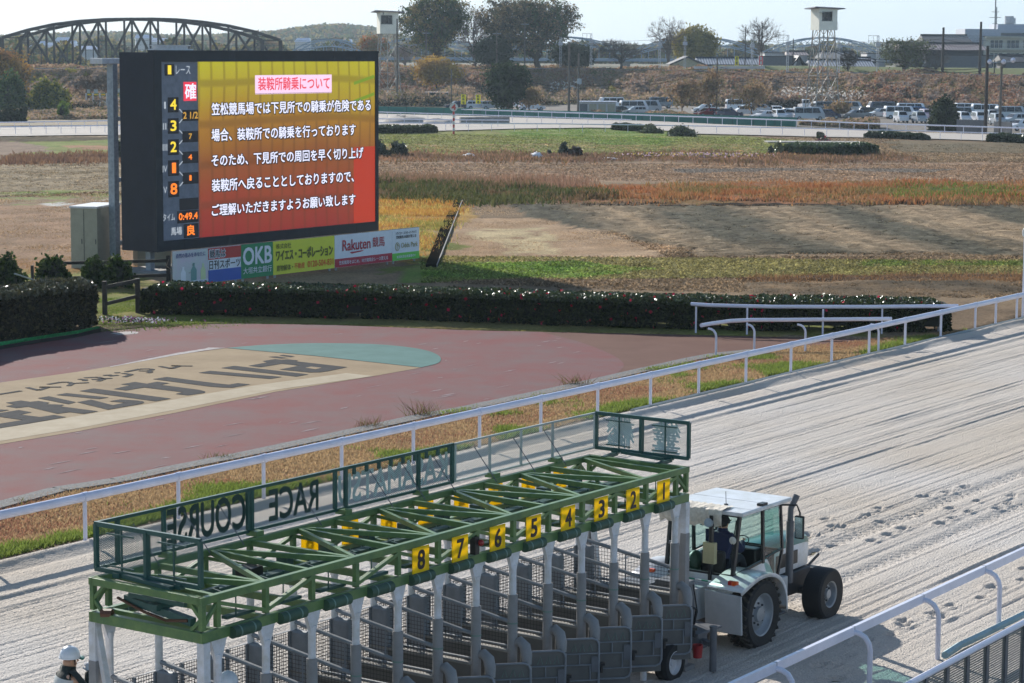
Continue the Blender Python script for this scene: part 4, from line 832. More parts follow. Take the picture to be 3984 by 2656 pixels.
# ------------------------------------------------------------------ advertising boards below the screen
AD = 101.5; CA = GD(673.3, 1108, AD)
def ads():
    on = lambda x, y: on_board(x, y, CA)
    for n_, c_ in (('ad_red', (176, 52, 50)), ('ad_blue', (44, 84, 168)), ('ad_green', (38, 128, 84)), ('ad_yellow', (206, 206, 62)), ('ad_white', (212, 216, 226)), ('ad_black', (34, 36, 44)), ('ad_crimson', (168, 34, 60)), ('ad_lime', (98, 190, 74)), ('ad_olive', (96, 98, 34)), ('ad_indigo', (60, 70, 130)), ('ad_teal', (96, 140, 140)), ('ad_orange', (214, 96, 40)), ('ad_pale_green', (190, 204, 160)), ('ad_gold', (150, 140, 90))):
        mat(n_, C(*c_, 1.2), .5, var=.03)
    mat('ad_pastel', C(200, 178, 205, 1.15), .5, col2=C(176, 200, 190, 1.15), vscale=.5)
    zT = on(*r5b(617, 1262))[1]; zB = on(*r5b(617, 1478))[1]; Hh = zT - zB
    xs = [on(*r5b(x, 1350))[0] for x in (185, 407, 617, 821, 1212, 1577, 1750)]
    labs = ['pastel drinks advert board, leftmost in the row under the big screen', 'red, white and blue newspaper advert board second from the left', 'green bank advert board with big white letters OKB', 'yellow advert board with bold black lettering and a phone number', 'white advert board with red lettering over a crimson strip', 'white advert board with a lime strip at the right end of the row']
    def pz(y, x): return on(*r5b(x, y))[1]
    for i in range(6):
        o = Vector((CA.x, CA.y, 0)) + BT * xs[i]; e = empty('advert_board', o, BYAW, labs[i], 'advert board', 'advert boards in a row below the big screen'); w_ = xs[i + 1] - xs[i]
        main = ['ad_pastel', 'ad_white', 'ad_green', 'ad_yellow', 'ad_white', 'ad_white'][i]
        MB().box((0.01, 0, zB), (w_ - .01, .05, zT)).build('panel', main, e)
        MB().box((0, .05, zB), (w_, .09, zT + .02)).build('backing_frame', 'steel_grey', e)
        for lx in (.25, w_ - .25): MB().box((lx - .04, .09, -.05), (lx + .04, .17, zT - .1)).build('leg', 'galvanised', e)
        def strip(z0, z1, m, nm, x0=.01, x1=None): MB().box((x0, -.012, zB + Hh * z0), ((x1 or w_ - .01), -.001, zB + Hh * z1)).build(nm, m, e)
        def tx(s, x0, x1, z0, z1, m, bold=.012, nm='lettering', d=-.02):
            mb = MB(); put_text(mb, s, (w_ * x0, d, zB + Hh * z0), (w_ * (x1 - x0), 0, 0), (0, 0, Hh * (z1 - z0)), bold); mb.build(nm, m, e)
        if i == 0:
            tx('自然の恵みをあなたに', .08, .92, .80, .93, 'ad_indigo'); 
            for k, (bx, bw, bh, m) in enumerate(((.28, .07, .42, 'ad_white'), (.58, .08, .5, 'ad_teal'), (.85, .07, .46, 'ad_pale_green'))):
                mb = MB(); c = w_ * bx; bw *= w_; bh *= Hh; z = zB + .12 * Hh
                mb.prism3([(c - bw, -.004, z), (c + bw, -.004, z), (c + bw, -.004, z + bh * .6), (c + bw * .35, -.004, z + bh * .8), (c + bw * .35, -.004, z + bh), (c - bw * .35, -.004, z + bh), (c - bw * .35, -.004, z + bh * .8), (c - bw, -.004, z + bh * .6)], (0, -.012, 0)); mb.build('bottle_picture', m, e)
            strip(.02, .12, 'ad_white', 'phone_strip', .5 * w_, w_ - .03); tx('0120-320-255', .56, .96, .04, .10, 'ad_indigo')
        if i == 1:
            strip(.66, .995, 'ad_red', 'red_band'); strip(.005, .36, 'ad_blue', 'blue_band')
            tx('競馬は', .03, .52, .70, .95, 'ad_white', .07, 'lettering_halo', -.018); tx('競馬は', .04, .51, .71, .94, 'ad_black', .018, d=-.024); tx('日刊スポーツ', .03, .97, .38, .64, 'ad_black', .012)
        if i == 2: tx('OKB', .06, .94, .40, .90, 'ad_white', .03); tx('大垣共立銀行', .06, .94, .13, .32, 'ad_white', .008)
        if i == 3:
            tx('株式会社', .045, .28, .77, .93, 'ad_olive', .008); tx('ワイエス・コーポレーション', .045, .96, .42, .74, 'ad_olive', .04)
            tx('建物解体・', .05, .31, .10, .28, 'ad_olive', .012); tx('不動産', .33, .50, .12, .29, 'ad_orange', .012); tx('0120-504-831', .55, .97, .12, .31, 'ad_orange', .018)
        if i == 4:
            strip(.005, .27, 'ad_crimson', 'crimson_strip'); tx('Rakuten', .13, .61, .50, .83, 'ad_crimson', .02); tx('競馬', .65, .86, .52, .83, 'ad_crimson', .012)
            mb = MB(); z = zB + Hh * .42; mb.prism3([(w_ * .25, -.02, z + .03), (w_ * .50, -.02, z + .07), (w_ * .46, -.02, z + .01), (w_ * .29, -.02, z - .05)], (0, -.003, 0)); mb.build('swoosh', 'ad_crimson', e)
            tx('笠松競馬をはじめ、地方競馬全レース買える', .07, .92, .08, .20, 'ad_white', .008)
        if i == 5:
            strip(.005, .24, 'ad_lime', 'lime_strip'); tx('パソコン・スマホ・ケータイで', .14, .88, .83, .92, 'ad_black', .008); tx('笠松競馬の馬券が買える!', .14, .88, .70, .80, 'ad_black', .012); tx('Odds Park', .32, .93, .40, .56, 'ad_gold', .004)
            tx('新規投票会員募集中!!', .16, .84, .07, .16, 'ad_white', .006)
            mb = MB(); c = Vector((w_ * .18, -.02, zB + Hh * .45)); R_ = .2; n_ = 24
            ring = [c + Vector((math.cos(2 * math.pi * k / n_) * R_ * .8, 0, math.sin(2 * math.pi * k / n_) * R_)) for k in range(n_ + 1)]
            for a, b in zip(ring, ring[1:]): mb.bar(a, b, .02, .02)
            mb.bar(c + Vector((-.02, 0, -R_)), c + Vector((-.02, 0, R_)), .02, .02); mb.bar(c + Vector((0, 0, .12)), c + Vector((.1, 0, .02)), .02, .02); mb.build('emblem', 'ad_gold', e)
ads()
def bare_bush(name, label, g, r, h, n, cols, cat='bush'):
    mb = MB(); rr = random.Random(int(g.x * 10))
    for i in range(n):
        a = rr.uniform(0, 6.28); t = rr.uniform(.2, 1); p1 = Vector((math.cos(a) * r * t * .4, math.sin(a) * r * t * .4, h * .5)); p2 = Vector((math.cos(a) * r * t, math.sin(a) * r * t, h * rr.uniform(.6, 1)))
        mb.tube([(0, 0, 0), p1, p2], [.03, .02, .008], 4)
        for k in range(3):
            q_ = p1.lerp(p2, rr.random()); mb.tube([q_, q_ + Vector((rr.uniform(-.3, .3), rr.uniform(-.3, .3), rr.uniform(0, .3)))], [.014, .006], 4)
    e = empty(name, g, 0, label, cat); mat('twig_pale', C(150, 140, 128, .75), .8); mb.build('twigs', 'twig_pale', e); return e
bare_bush('leafless_bush', 'pruned leafless grey bush in front of the pastel advert board', G(*f4(1205, 450)), .9, 1.15, 34, None)

# ------------------------------------------------------------------ starting gate
mat('gate_green', C(110, 138, 78, .92), .38, var=.1, vscale=5, col2=C(76, 110, 70, .9)); mat('gate_dark_green', C(44, 88, 82, .85), .42, var=.12)
mat('padding_green', C(60, 92, 70, .8), .55, var=.15); mat('strap_grey', C(120, 150, 138, .75), .6)
mat('gate_grey', C(138, 142, 148, .85), .5, .1, var=.12, vscale=4); mat('pad_grey', C(146, 144, 144, .85), .6, var=.08, vscale=5); mat('door_skin', C(112, 110, 106, .85), .7, var=.1)
mat('plate_yellow', C(255, 222, 30, 1.), .5, var=.04, spec=.2); _b = M['plate_yellow'].node_tree; _t = _b.nodes.new('ShaderNodeBsdfTranslucent'); _t.inputs[0].default_value = (*C(255, 226, 24, 1.), 1); _m = _b.nodes.new('ShaderNodeMixShader'); _m.inputs[0].default_value = .45; _b.links.new(_b.nodes['Principled BSDF'].outputs[0], _m.inputs[1]); _b.links.new(_t.outputs[0], _m.inputs[2]); _b.links.new(_m.outputs[0], _b.nodes['Material Output'].inputs[0]); mat('letter_dark', C(28, 58, 58, .7), .5); mat('letter_pale', C(240, 250, 252, .95), .5); mat('digit_black', C(28, 28, 30, .7), .5)
grid_mat('panel_mesh_green', C(70, 106, 98, .75), .05, .009, 'xz', diag=True); grid_mat('panel_mesh_pale', C(225, 228, 222, .9), .05, .009, 'xz', diag=True); grid_mat('panel_mesh_end', C(80, 112, 104, .8), .05, .006, 'yz', diag=True)
grid_mat('stall_mesh', C(80, 80, 80, .6), .06, .007, 'yz'); grid_mat('door_mesh', C(60, 62, 64, .6), .05, .010, 'xz')
mat('screen_pale', C(190, 196, 192, .8), .5); mat('hose', C(110, 66, 40, .7), .5); mat('light_red', C(150, 20, 20, .9), .3)
GO = Vector((-3.94, 29.39, 0)); GY = .953; GL = 11.89; GW = 1.95; ZT = 3.53; ZB = 2.93
GX = [.28 + .94 * i for i in range(12)] + [11.56]
def gate():
    e = empty('starting_gate', GO, GY, 'long green and grey starting gate for racehorses with yellow number plates', 'starting gate')
    g = MB(); b = .085
    for y in (0, GW):
        g.box((-.05, y - b / 2, ZT - .1), (GL + .05, y + b / 2, ZT)); g.box((-.05, y - b / 2, ZB), (GL + .05, y + b / 2, ZB + .14))
        for i, x in enumerate([0.] + GX + [GL]): g.box((x - .038, y - .036, ZB + .16), (x + .038, y + .036, ZT - .1))
        for i in range(12):
            x0, x1 = GX[i], GX[i + 1]
            if i % 2 == 0: g.bar((x0, y, ZT - .12), (x1, y, ZB + .2), .052, .07, (0, 1, 0))
            else: g.bar((x0, y, ZB + .2), (x1, y, ZT - .12), .052, .07, (0, 1, 0))
        g.bar((0, y, ZB + .2), (GX[0], y, ZT - .12), .05, .05, (0, 1, 0)); g.bar((GL, y, ZB + .2), (GX[12], y, ZT - .12), .05, .05, (0, 1, 0))
    for x in (0, GL):
        g.box((x - .05, 0, ZT - .1), (x + .05, GW, ZT)); g.box((x - .05, 0, ZB), (x + .05, GW, ZB + .14))
        for (ya, yb) in ((.0, .22), (GW, GW - .22)): g.bar((x, ya, ZT - .3), (x, yb, ZT - .08), .05, .05); g.bar((x, ya, ZB + .32), (x, yb, ZB + .1), .05, .05)
    g.build('truss_frame', 'gate_green', e, bevel=.006)
    lt = MB()
    for i in range(13): lt.bar((GX[i], 0, ZT - .06), (GX[i] + .15 * (i % 2 == 0), GW, ZT - .06), .07, .08); lt.bar((GX[i], 0, ZB + .08), (GX[i], GW, ZB + .08), .07, .1)
    for i in range(0, 12, 2):
        lt.bar((GX[i + 1], 0, ZT - .055), (GX[i] + .2, GW, ZT - .055), .065, .07)
        if i + 2 < 13: lt.bar((GX[i + 1], 0, ZT - .05), (GX[i + 2] + .12, GW, ZT - .05), .065, .07)
    lt.build('roof_lattice', 'gate_green', e)
    dg = MB()     # opening gear along the middle
    for x in GX[:-1]:
        dg.box((x + .3, .10, ZB + .18), (x + .85, .2, ZB + .22)); dg.tube([(x + .47, .1, ZB + .2), (x + .47, .1, ZB + .45), (x + .47, .5, ZB + .5)], .012, 5); dg.box((x + .45, GW - .3, ZB + .16), (x + .6, GW - .1, ZB + .3))
        dg.bar((x + .05, .55, ZT - .14), (x + .9, .8, ZT - .2), .03, .03)
    dg.box((0.0, .8, ZB + .3), (11.5, .95, ZB + .38)); dg.bar((.1, .25, ZT - .38), (.16, 1.5, ZT - .25), .1, .1); dg.bar((.12, .4, ZT - .18), (.12, 1.4, ZT - .18), .06, .06)
    dg.build('opening_gear', 'gate_dark_green', e)
    hs = MB(); hs.tube([(.05, .3, ZT - .36), (.07, .7, ZT - .42), (.07, 1.1, ZT - .36), (.1, 1.6, ZT - .25)], .022, 6); hs.tube([(-.05, 1.75, ZT - .45), (0, 1.6, ZT - .44)], .06, 8); hs.build('hydraulic_hose', 'hose', e, smooth=True)
    # head pads under the beam
    for y in (0, GW):
        for i in range(12):
            xm = (GX[i] + GX[i + 1]) / 2 - .02; yy = y - .07 if y == 0 else y + .03
            p = MB(); p.tube([(xm - .25, yy, ZB + .05), (xm + .25, yy, ZB + .05)], .08, 12); q_ = p.build('head_pad', 'padding_green', e, smooth=True)
            s = MB()
            for k in (-.13, .13): s.lathe([(.083, xm + k - .014), (.083, xm + k + .014)], (0, yy, ZB + .05), 'x', 14)
            t = s.build('strap', 'strap_grey', q_)
    # legs
    for y in (0, GW):
        for i, x in enumerate(GX):
            l = MB(); tk = .085 if y == 0 else .075
            l.add([(x - .15, y - .03, ZB), (x + .15, y - .03, ZB), (x + .15, y + .03, ZB), (x - .15, y + .03, ZB), (x - .05, y - .03, ZB - .28), (x + .05, y - .03, ZB - .28), (x + .05, y + .03, ZB - .28), (x - .05, y + .03, ZB - .28)],
                  [(0, 1, 2, 3), (0, 4, 5, 1), (1, 5, 6, 2), (2, 6, 7, 3), (3, 7, 4, 0)])
            l.tube([(x, y, ZB - .2), (x, y, .12)], .055, 12); lo = l.build('leg', 'white_paint', e, smooth=True)
            if y == 0:
                p = MB(); p.tube([(x, y, 2.28), (x, y, .3)], .076, 14); p.build('leg_padding', 'pad_grey', lo, smooth=True)
                r_ = MB(); r_.lathe([(.081, 1.83), (.081, 1.85)], (x, y, 0), 'z', 14); r_.build('band', 'strap_grey', lo)
                n_ = MB(); n_.tube([(x + .02, y - .04, 1.52), (x + .03, y - .12, 1.56), (x + .02, y - .22, 1.5), (x - .02, y - .28, 1.38), (x - .04, y - .30, 1.24)], [.06, .08, .088, .085, .07], 12); n_.build('elbow_pad', 'pad_grey', lo, smooth=True)
            else:
                p = MB(); p.box((x - .06, y - .32, .35), (x + .06, y + .03, 2.02)); p.build('leg_padding', 'gate_grey', lo, bevel=.04)
    for x, ys in ((0.02, (0, GW)), (GL - .02, (0, GW))):
        for y in ys:
            l = MB(); l.bar((x, y, ZB), (x, y, 2.4), .12, .12); l.build('end_leg', 'white_paint', e); l = MB(); l.bar((x, y, 2.4), (x, y, .12), .13, .13); l.bar((x, y, .12), (x, y, .0), .3, .3); l.build('end_leg_foot', 'pad_grey', e)
        for ya, yb in ((.15, .55), (GW - .15, GW - .55)):
            l = MB(); l.bar((x, ya - .12 if ya < 1 else ya + .12, ZB - .05), (x + (.15 if x < 1 else -.1), ya + .1 if ya < 1 else ya - .25, .5), .07, .09); l.build('end_brace', 'white_paint', e)
        for z in (2.2, 1.7, 1.2, .6): MB().bar((x, 0, z), (x, .3, z), .05, .05).build('brace_rung', 'steel_grey', e)
    # partitions
    for i, x in enumerate(GX):
        p = MB(); p.box((x - .035, .02, .35), (x + .035, GW, 1.38)); part = p.build('partition_panel', 'door_skin', e)
        t = MB(); t.box((x - .075, .02, 1.38), (x + .075, GW, 1.41)); t.build('ledge', 'concrete', part)  # pale material puts the ledge's sunlit gleam into its colour
        r_ = MB(); r_.tube([(x, -.0, 1.84), (x, GW, 2.13)], .034, 8); r_.tube([(x, 0, 1.47), (x, GW, 1.47)], .02, 6); r_.tube([(x, GW * .5, 1.98), (x, GW * .5, 1.4)], .012, 5); r_.build('partition_rail', 'gate_grey', part, smooth=True)
        m_ = MB(); m_.add([(x, .02, 1.4), (x, GW, 1.4), (x, GW, 2.11), (x, .02, 1.84)], [(0, 1, 2, 3)]); m_.build('partition_mesh', 'stall_mesh', part)
    # front doors (far side)
    for i in range(12):
        x0, x1 = GX[i] + .07, GX[i + 1] - .07; f = MB(); y = GW + .02
        f.tube([(x0, y, .8), (x0, y, 2.0), (x1, y, 2.0), (x1, y, .8), (x0, y, .8)], .022, 6); f.tube([((x0 + x1) / 2, y, .8), ((x0 + x1) / 2, y, 2.0)], .03, 6); fo = f.build('front_door', 'gate_grey', e, smooth=True)
        b_ = MB(); b_.box((x0, y - .01, 1.0), (x0 + .16, y + .01, 1.9)); b_.box((x1 - .16, y - .01, .82), (x1, y + .01, 1.2)); b_.build('door_plate', 'door_skin', fo)
        m_ = MB(); m_.add([(x0, y + .015, .8), (x1, y + .015, .8), (x1, y + .015, 2.), (x0, y + .015, 2.)], [(0, 1, 2, 3)]); m_.build('door_grille', 'door_mesh', fo)
    # rear doors standing open
    for i, x in enumerate(GX):
        if i == 0: continue
        A = Vector((x - .10, -.40, 0)); B = Vector((x - .60, .08, 0)); d = (B - A).normalized(); nrm = Vector((d.y, -d.x, 0)); w_ = (B - A).length; z0, z1 = .46, 1.3; Z = Vector((0, 0, 1))
        if nrm.y > 0: nrm = -nrm
        c = .1; rr = [(0, z0 + c), (0, z1 - c), (.03, z1 - .03), (c, z1), (w_, z1)]
        f = MB(); f.tube([A + d * a + Z * z + nrm * .03 for a, z in rr], .018, 8); f.tube([A + Z * (z0 + c) + nrm * .03, A + d * .03 + Z * (z0 + .03) + nrm * .03, A + d * c + Z * z0 + nrm * .03, A + d * w_ + Z * z0 + nrm * .03], .018, 8)
        f.tube([A + d * (w_ - .08) + Z * (z0) + nrm * .03, A + d * (w_ - .08) + Z * z1 + nrm * .03], .014, 6)
        for zz in (z1 - .24, z0 + .42, z0 + .17): f.tube([A + Z * zz + nrm * .03, A + d * (w_ - .08) + Z * zz + nrm * .03], .012, 6)
        f.tube([A + d * (w_ * .45) + Z * (z0 + .42) + nrm * .03, A + d * (w_ * .45) + Z * (z1 - .24) + nrm * .03], .012, 6); f.tube([A + d * (w_ * .2) + Z * (z0 + .17) + nrm * .03, A + d * (w_ * .2) + Z * (z0 + .42) + nrm * .03], .012, 6)
        fo = f.build('rear_door', 'gate_grey', e, smooth=True)
        s = MB(); s.prism3([A + Z * (z0 - .1), A + Z * (z1 - .05), A + d * .05 + Z * z1, A + d * w_ + Z * z1, A + d * w_ + Z * (z0 - .1)], nrm * -.03); s.build('door_skin', 'door_skin', fo)
        s = MB()
        for k in range(3):
            u = .1 + .13 * k; P = [A + d * (u + a) + Z * z + nrm * .045 for a, z in ((0, z1 - .2), (.035, z1 - .08), (.08, z1 - .2))]; s.tube(P, .006, 4)
        s.build('door_cord', 'strap_grey', fo)
        q_ = MB(); q_.box((0, 0, 0), (.01, .01, .01)) if False else None
        q_.bar(A + Z * (z0 + .3) + d * .06 + nrm * .035, A + Z * (z0 + .55) + d * .06 + nrm * .035, .12, .012, nrm); q_.build('latch_plate', 'steel_grey', fo)
        q_ = MB(); q_.tube([A - d * .05 + Z * (z0 + .42), A - d * .05 + Z * (z0 + .28)], .03, 8); q_.bar(A + Z * (z0 + .42), A - d * .1 + Z * (z0 + .42), .06, .05); q_.build('latch', 'black_paint', fo)
        # quilted leaf seen edge-on
        s = MB(); P0 = Vector((x - .0, -.14, 0)); P1 = A + nrm * -.02
        n_ = 8
        for k in range(n_): a = P0.lerp(P1, k / n_); b2 = P0.lerp(P1, (k + .86) / n_); s.bar(a + Z * .93, b2 + Z * .93, .09, .62)
        s.build('quilted_leaf', 'pad_grey', fo, bevel=.01)
    # number plates, both sides
    for i in range(8):
        xc = (GX[11 - i] + GX[12 - i]) / 2 - .02; n_ = str(i + 1)
        for y, s, flip in ((-.055, 1, False), (GW + .055, -1, True)):
            p = MB(); p.box((xc - .19, min(y, y - .015 * s), ZB + .13), (xc + .19, max(y, y - .015 * s), ZB + .50)); p_ = p.build('number_plate', 'plate_yellow', e)
            t = MB(); w_ = .16 if n_ != '1' else .035; hgt = .27
            o = (xc - w_ / 2, y - .018, ZB + .18) if s == 1 else (xc + w_ / 2, y + .018, ZB + .18)
            put_text(t, n_, o, (w_ * s, 0, 0), (0, 0, hgt), .035); t.build('digit', 'digit_black', p_)
    s = MB(); s.box((5.92 - .16, -.10, ZB + .16), (5.92 - .06, .0, ZB + .42)); s.build('signal_lamp_box', 'black_paint', e)
    MB().ball((5.92 - .05, -.12, ZB + .33), .05, 8).build('signal_lamp', 'light_red', e, smooth=True)
    s = MB(); s.box((1.95, .9, ZB + .25), (2.2, 1.2, ZB + .5)); s.build('control_box', 'black_paint', e, bevel=.01)
    # walkway screens along the back and both ends
    yb = 2.09; z0, z1 = 3.594, 4.205
    def scr(x0, x1, pale, posts):
        fr = MB(); m_ = 'white_paint' if pale else 'gate_dark_green'
        tb = .03 if pale else .045; fr.bar((x0, yb, z1), (x1, yb, z1), tb, tb); fr.bar((x0, yb, z0), (x1, yb, z0), tb, tb)
        for p in posts: fr.bar((p, yb, z0), (p, yb, z1), .04 if pale else .06, tb, (0, 1, 0))
        f_ = fr.build('screen_frame', 'screen_pale' if pale else 'gate_dark_green', e)
        q_ = MB(); q_.add([(x0, yb + .01, z0), (x1, yb + .01, z0), (x1, yb + .01, z1), (x0, yb + .01, z1)], [(0, 1, 2, 3)]); q_.build('screen_mesh', 'panel_mesh_pale' if pale else 'panel_mesh_green', f_)
        return f_
    fa = scr(.185, 8.13, False, [.21, .6, 1.49, 3.22, 3.3, 5.17, 5.42, 7.22, 8.1])
    fb_ = scr(8.15, 12.27, True, [8.18, 9.13, 10.02, 10.95, 12.25])
    for x in (.9, 1.9, 2.6, 4.3, 6.0, 6.8, 7.6, 8.7, 9.8, 10.7): MB().tube([(x, yb, z1 - .12), (x + .12, 1.72, ZT)], .008, 4).build('stay_rod', 'steel_grey', e)
    for s_, xl, xr, m_, zz in (('COURSE', 1.6, 3.2, 'letter_dark', .5), ('RACE', 3.72, 4.82, 'letter_dark', .46), ('KASAMATSU', 5.3, 8.02, 'letter_pale', .44)):
        t = MB(); put_text(t, s_, (xr, yb + .035, z0 + .06), (xl - xr, 0, 0), (0, 0, zz), .02); t.build('lettering', m_, fa)
    for k in range(9): xx = 5.6 + k * .3; MB().bar((xx, yb - .02, z1 - .12), (xx, yb - .02, z1 - .02), .06, .03, (0, 1, 0)).build('letter_bracket', 'gate_dark_green', fa)
    for x, nm in ((.185, 0), (12.28, 1)):
        fr = MB(); 
        for z in (z0, z1): fr.bar((x, .19, z), (x, 2.09, z), .05, .06)
        for y in (.19, 1.14, 2.07): fr.bar((x, y, z0), (x, y, z1), .05, .09 if y == 1.14 else .06, (1, 0, 0))
        for y in (.66, 1.6): fr.bar((x, y, z0), (x, y, z1), .02, .02, (1, 0, 0))
        for y in (.66, 1.6): fr.bar((x - .03, y - .25, z1 - .1), (x - .03, y + .25, z1 - .1), .02, .02); fr.bar((x - .03, y - .25, z0 + .08), (x - .03, y + .25, z0 + .08), .02, .02)
        f_ = fr.build('end_screen_frame', 'gate_dark_green', e)
        q_ = MB(); q_.add([(x + .01, .19, z0), (x + .01, 2.09, z0), (x + .01, 2.09, z1), (x + .01, .19, z1)], [(0, 1, 2, 3)]); q_.build('screen_mesh', 'panel_mesh_end', f_)
        if nm:
            t = MB()
            for ch, yc in (('笠', .66), ('松', 1.6)): put_text(t, ch, (x + .04, yc - .24, z0 + .08), (0, .48, 0), (0, 0, .46), .10)
            t.build('lettering', 'letter_pale', f_)
        bx = x if not nm else 11.95
        q_ = MB(); q_.box((x - .06, .5, ZT), (x + .04, .62, z0)); q_.box((x - .06, 1.6, ZT), (x + .04, 1.72, z0)); q_.bar((x - .1, .6, ZT + .02), (x - .05, 1.5, ZT + .05), .1, .05)
        if nm: q_.bar((11.85, .55, ZT - .02), (x, .55, ZT + .0), .08, .06); q_.bar((11.85, 1.65, ZT - .02), (x, 1.65, ZT), .08, .06)
        q_.build('screen_bracket', 'gate_dark_green', e)
    for x in (1.49, 3.3, 5.3, 7.2, 9.13, 10.95): MB().box((x - .08, GW - .02, ZT), (x + .08, yb + .04, z0 + .01)).build('screen_support', 'gate_green', e)
    q_ = MB(); q_.box((.4, .2, .38), (1.1, 1.1, .43)); q_.build('step_board', 'steel_grey', e)
    # road wheels
    def wheel(x, y, r, w_):
        t = MB(); t.lathe([(r * .62, -w_ / 2), (r * .93, -w_ / 2), (r, -w_ * .36), (r, w_ * .36), (r * .93, w_ / 2), (r * .62, w_ / 2)], (x, y, r - .02), 'y', 30); to = t.build('wheel', 'black_rubber', e, smooth=True)
        h_ = MB(); h_.lathe([(r * .63, -w_ / 2 + .01), (r * .58, -w_ / 2 + .0), (r * .52, -w_ * .2), (r * .2, -w_ * .2), (r * .18, -w_ * .32), (.001, -w_ * .32)], (x, y, r - .02), 'y', 24); h_.build('rim', 'white_paint', to, smooth=True)
    wheel(11.25, -.12, .33, .24); wheel(11.25, 1.9, .33, .24); wheel(.8, 1.9, .33, .24)
    ax = MB(); ax.bar((11.25, -.1, .31), (11.25, 1.9, .31), .1, .1); ax.box((-.05, .9, .2), (GL + .9, 1.05, .32)); ax.build('axle_beam', 'steel_grey', e)
    # drawbar end: step, steady post, hanging bucket
    s = MB(); s.box((11.95, -.25, .62), (12.75, .35, .66)); s.box((12.0, -.2, .35), (12.35, .2, .62)); s.bar((12.3, .05, .5), (12.05, -.45, .5), .1, .08); s.build('step_platform', 'steel_grey', e, bevel=.01)
    s = MB(); s.tube([(12.02, -.51, .05), (12.02, -.51, .80)], .062, 14); s.tube([(12.02, -.51, .80), (12.02, -.51, .83)], .07, 14); s.tube([(12.02, -.51, -.03), (12.02, -.51, .05)], .02, 8); s.build('steady_post', 'steel_grey', e, smooth=True)
    s = MB(); s.box((12.15, .15, .66), (12.5, .75, 1.45)); s.box((12.2, .95, .5), (12.8, 1.6, 1.3)); s.build('hydraulic_cabinet', 'steel_grey', e, bevel=.015)
    s = MB(); s.tube([(12.05, .1, 1.1), (12.3, 0, 1.0), (12.4, .1, .7)], .02, 6); s.tube([(12.35, .1, 1.4), (12.5, .1, .9), (12.6, .2, .7)], .012, 6); s.build('service_hose', 'black_rubber', e, smooth=True)
    bk = MB(); bk.lathe([(.001, 0), (.075, 0), (.095, .22), (.085, .22), (.07, .02)], (0, 0, 0), 'z', 20)
    p = GO + T * 0; ce = math.cos(GY); se = math.sin(GY); W_ = lambda x, y, z: Vector((GO.x + ce * x - se * y, GO.y + se * x + ce * y, z))
    be = empty('red_bucket', W_(11.72, -.38, .33), 0, 'small red bucket hanging at the end of the starting gate beside the grey steady post', 'bucket'); mat('bucket_red', C(168, 36, 40, .85), .4, var=.15)
    bk.build('pail', 'bucket_red', be, smooth=True); hb = MB(); hb.tube([(-.09, 0, .22), (-.05, 0, .32), (0, 0, .36), (.05, 0, .32), (.09, 0, .22)], .006, 5); hb.build('handle', 'steel_grey', be)
    return e
gate_e = gate()

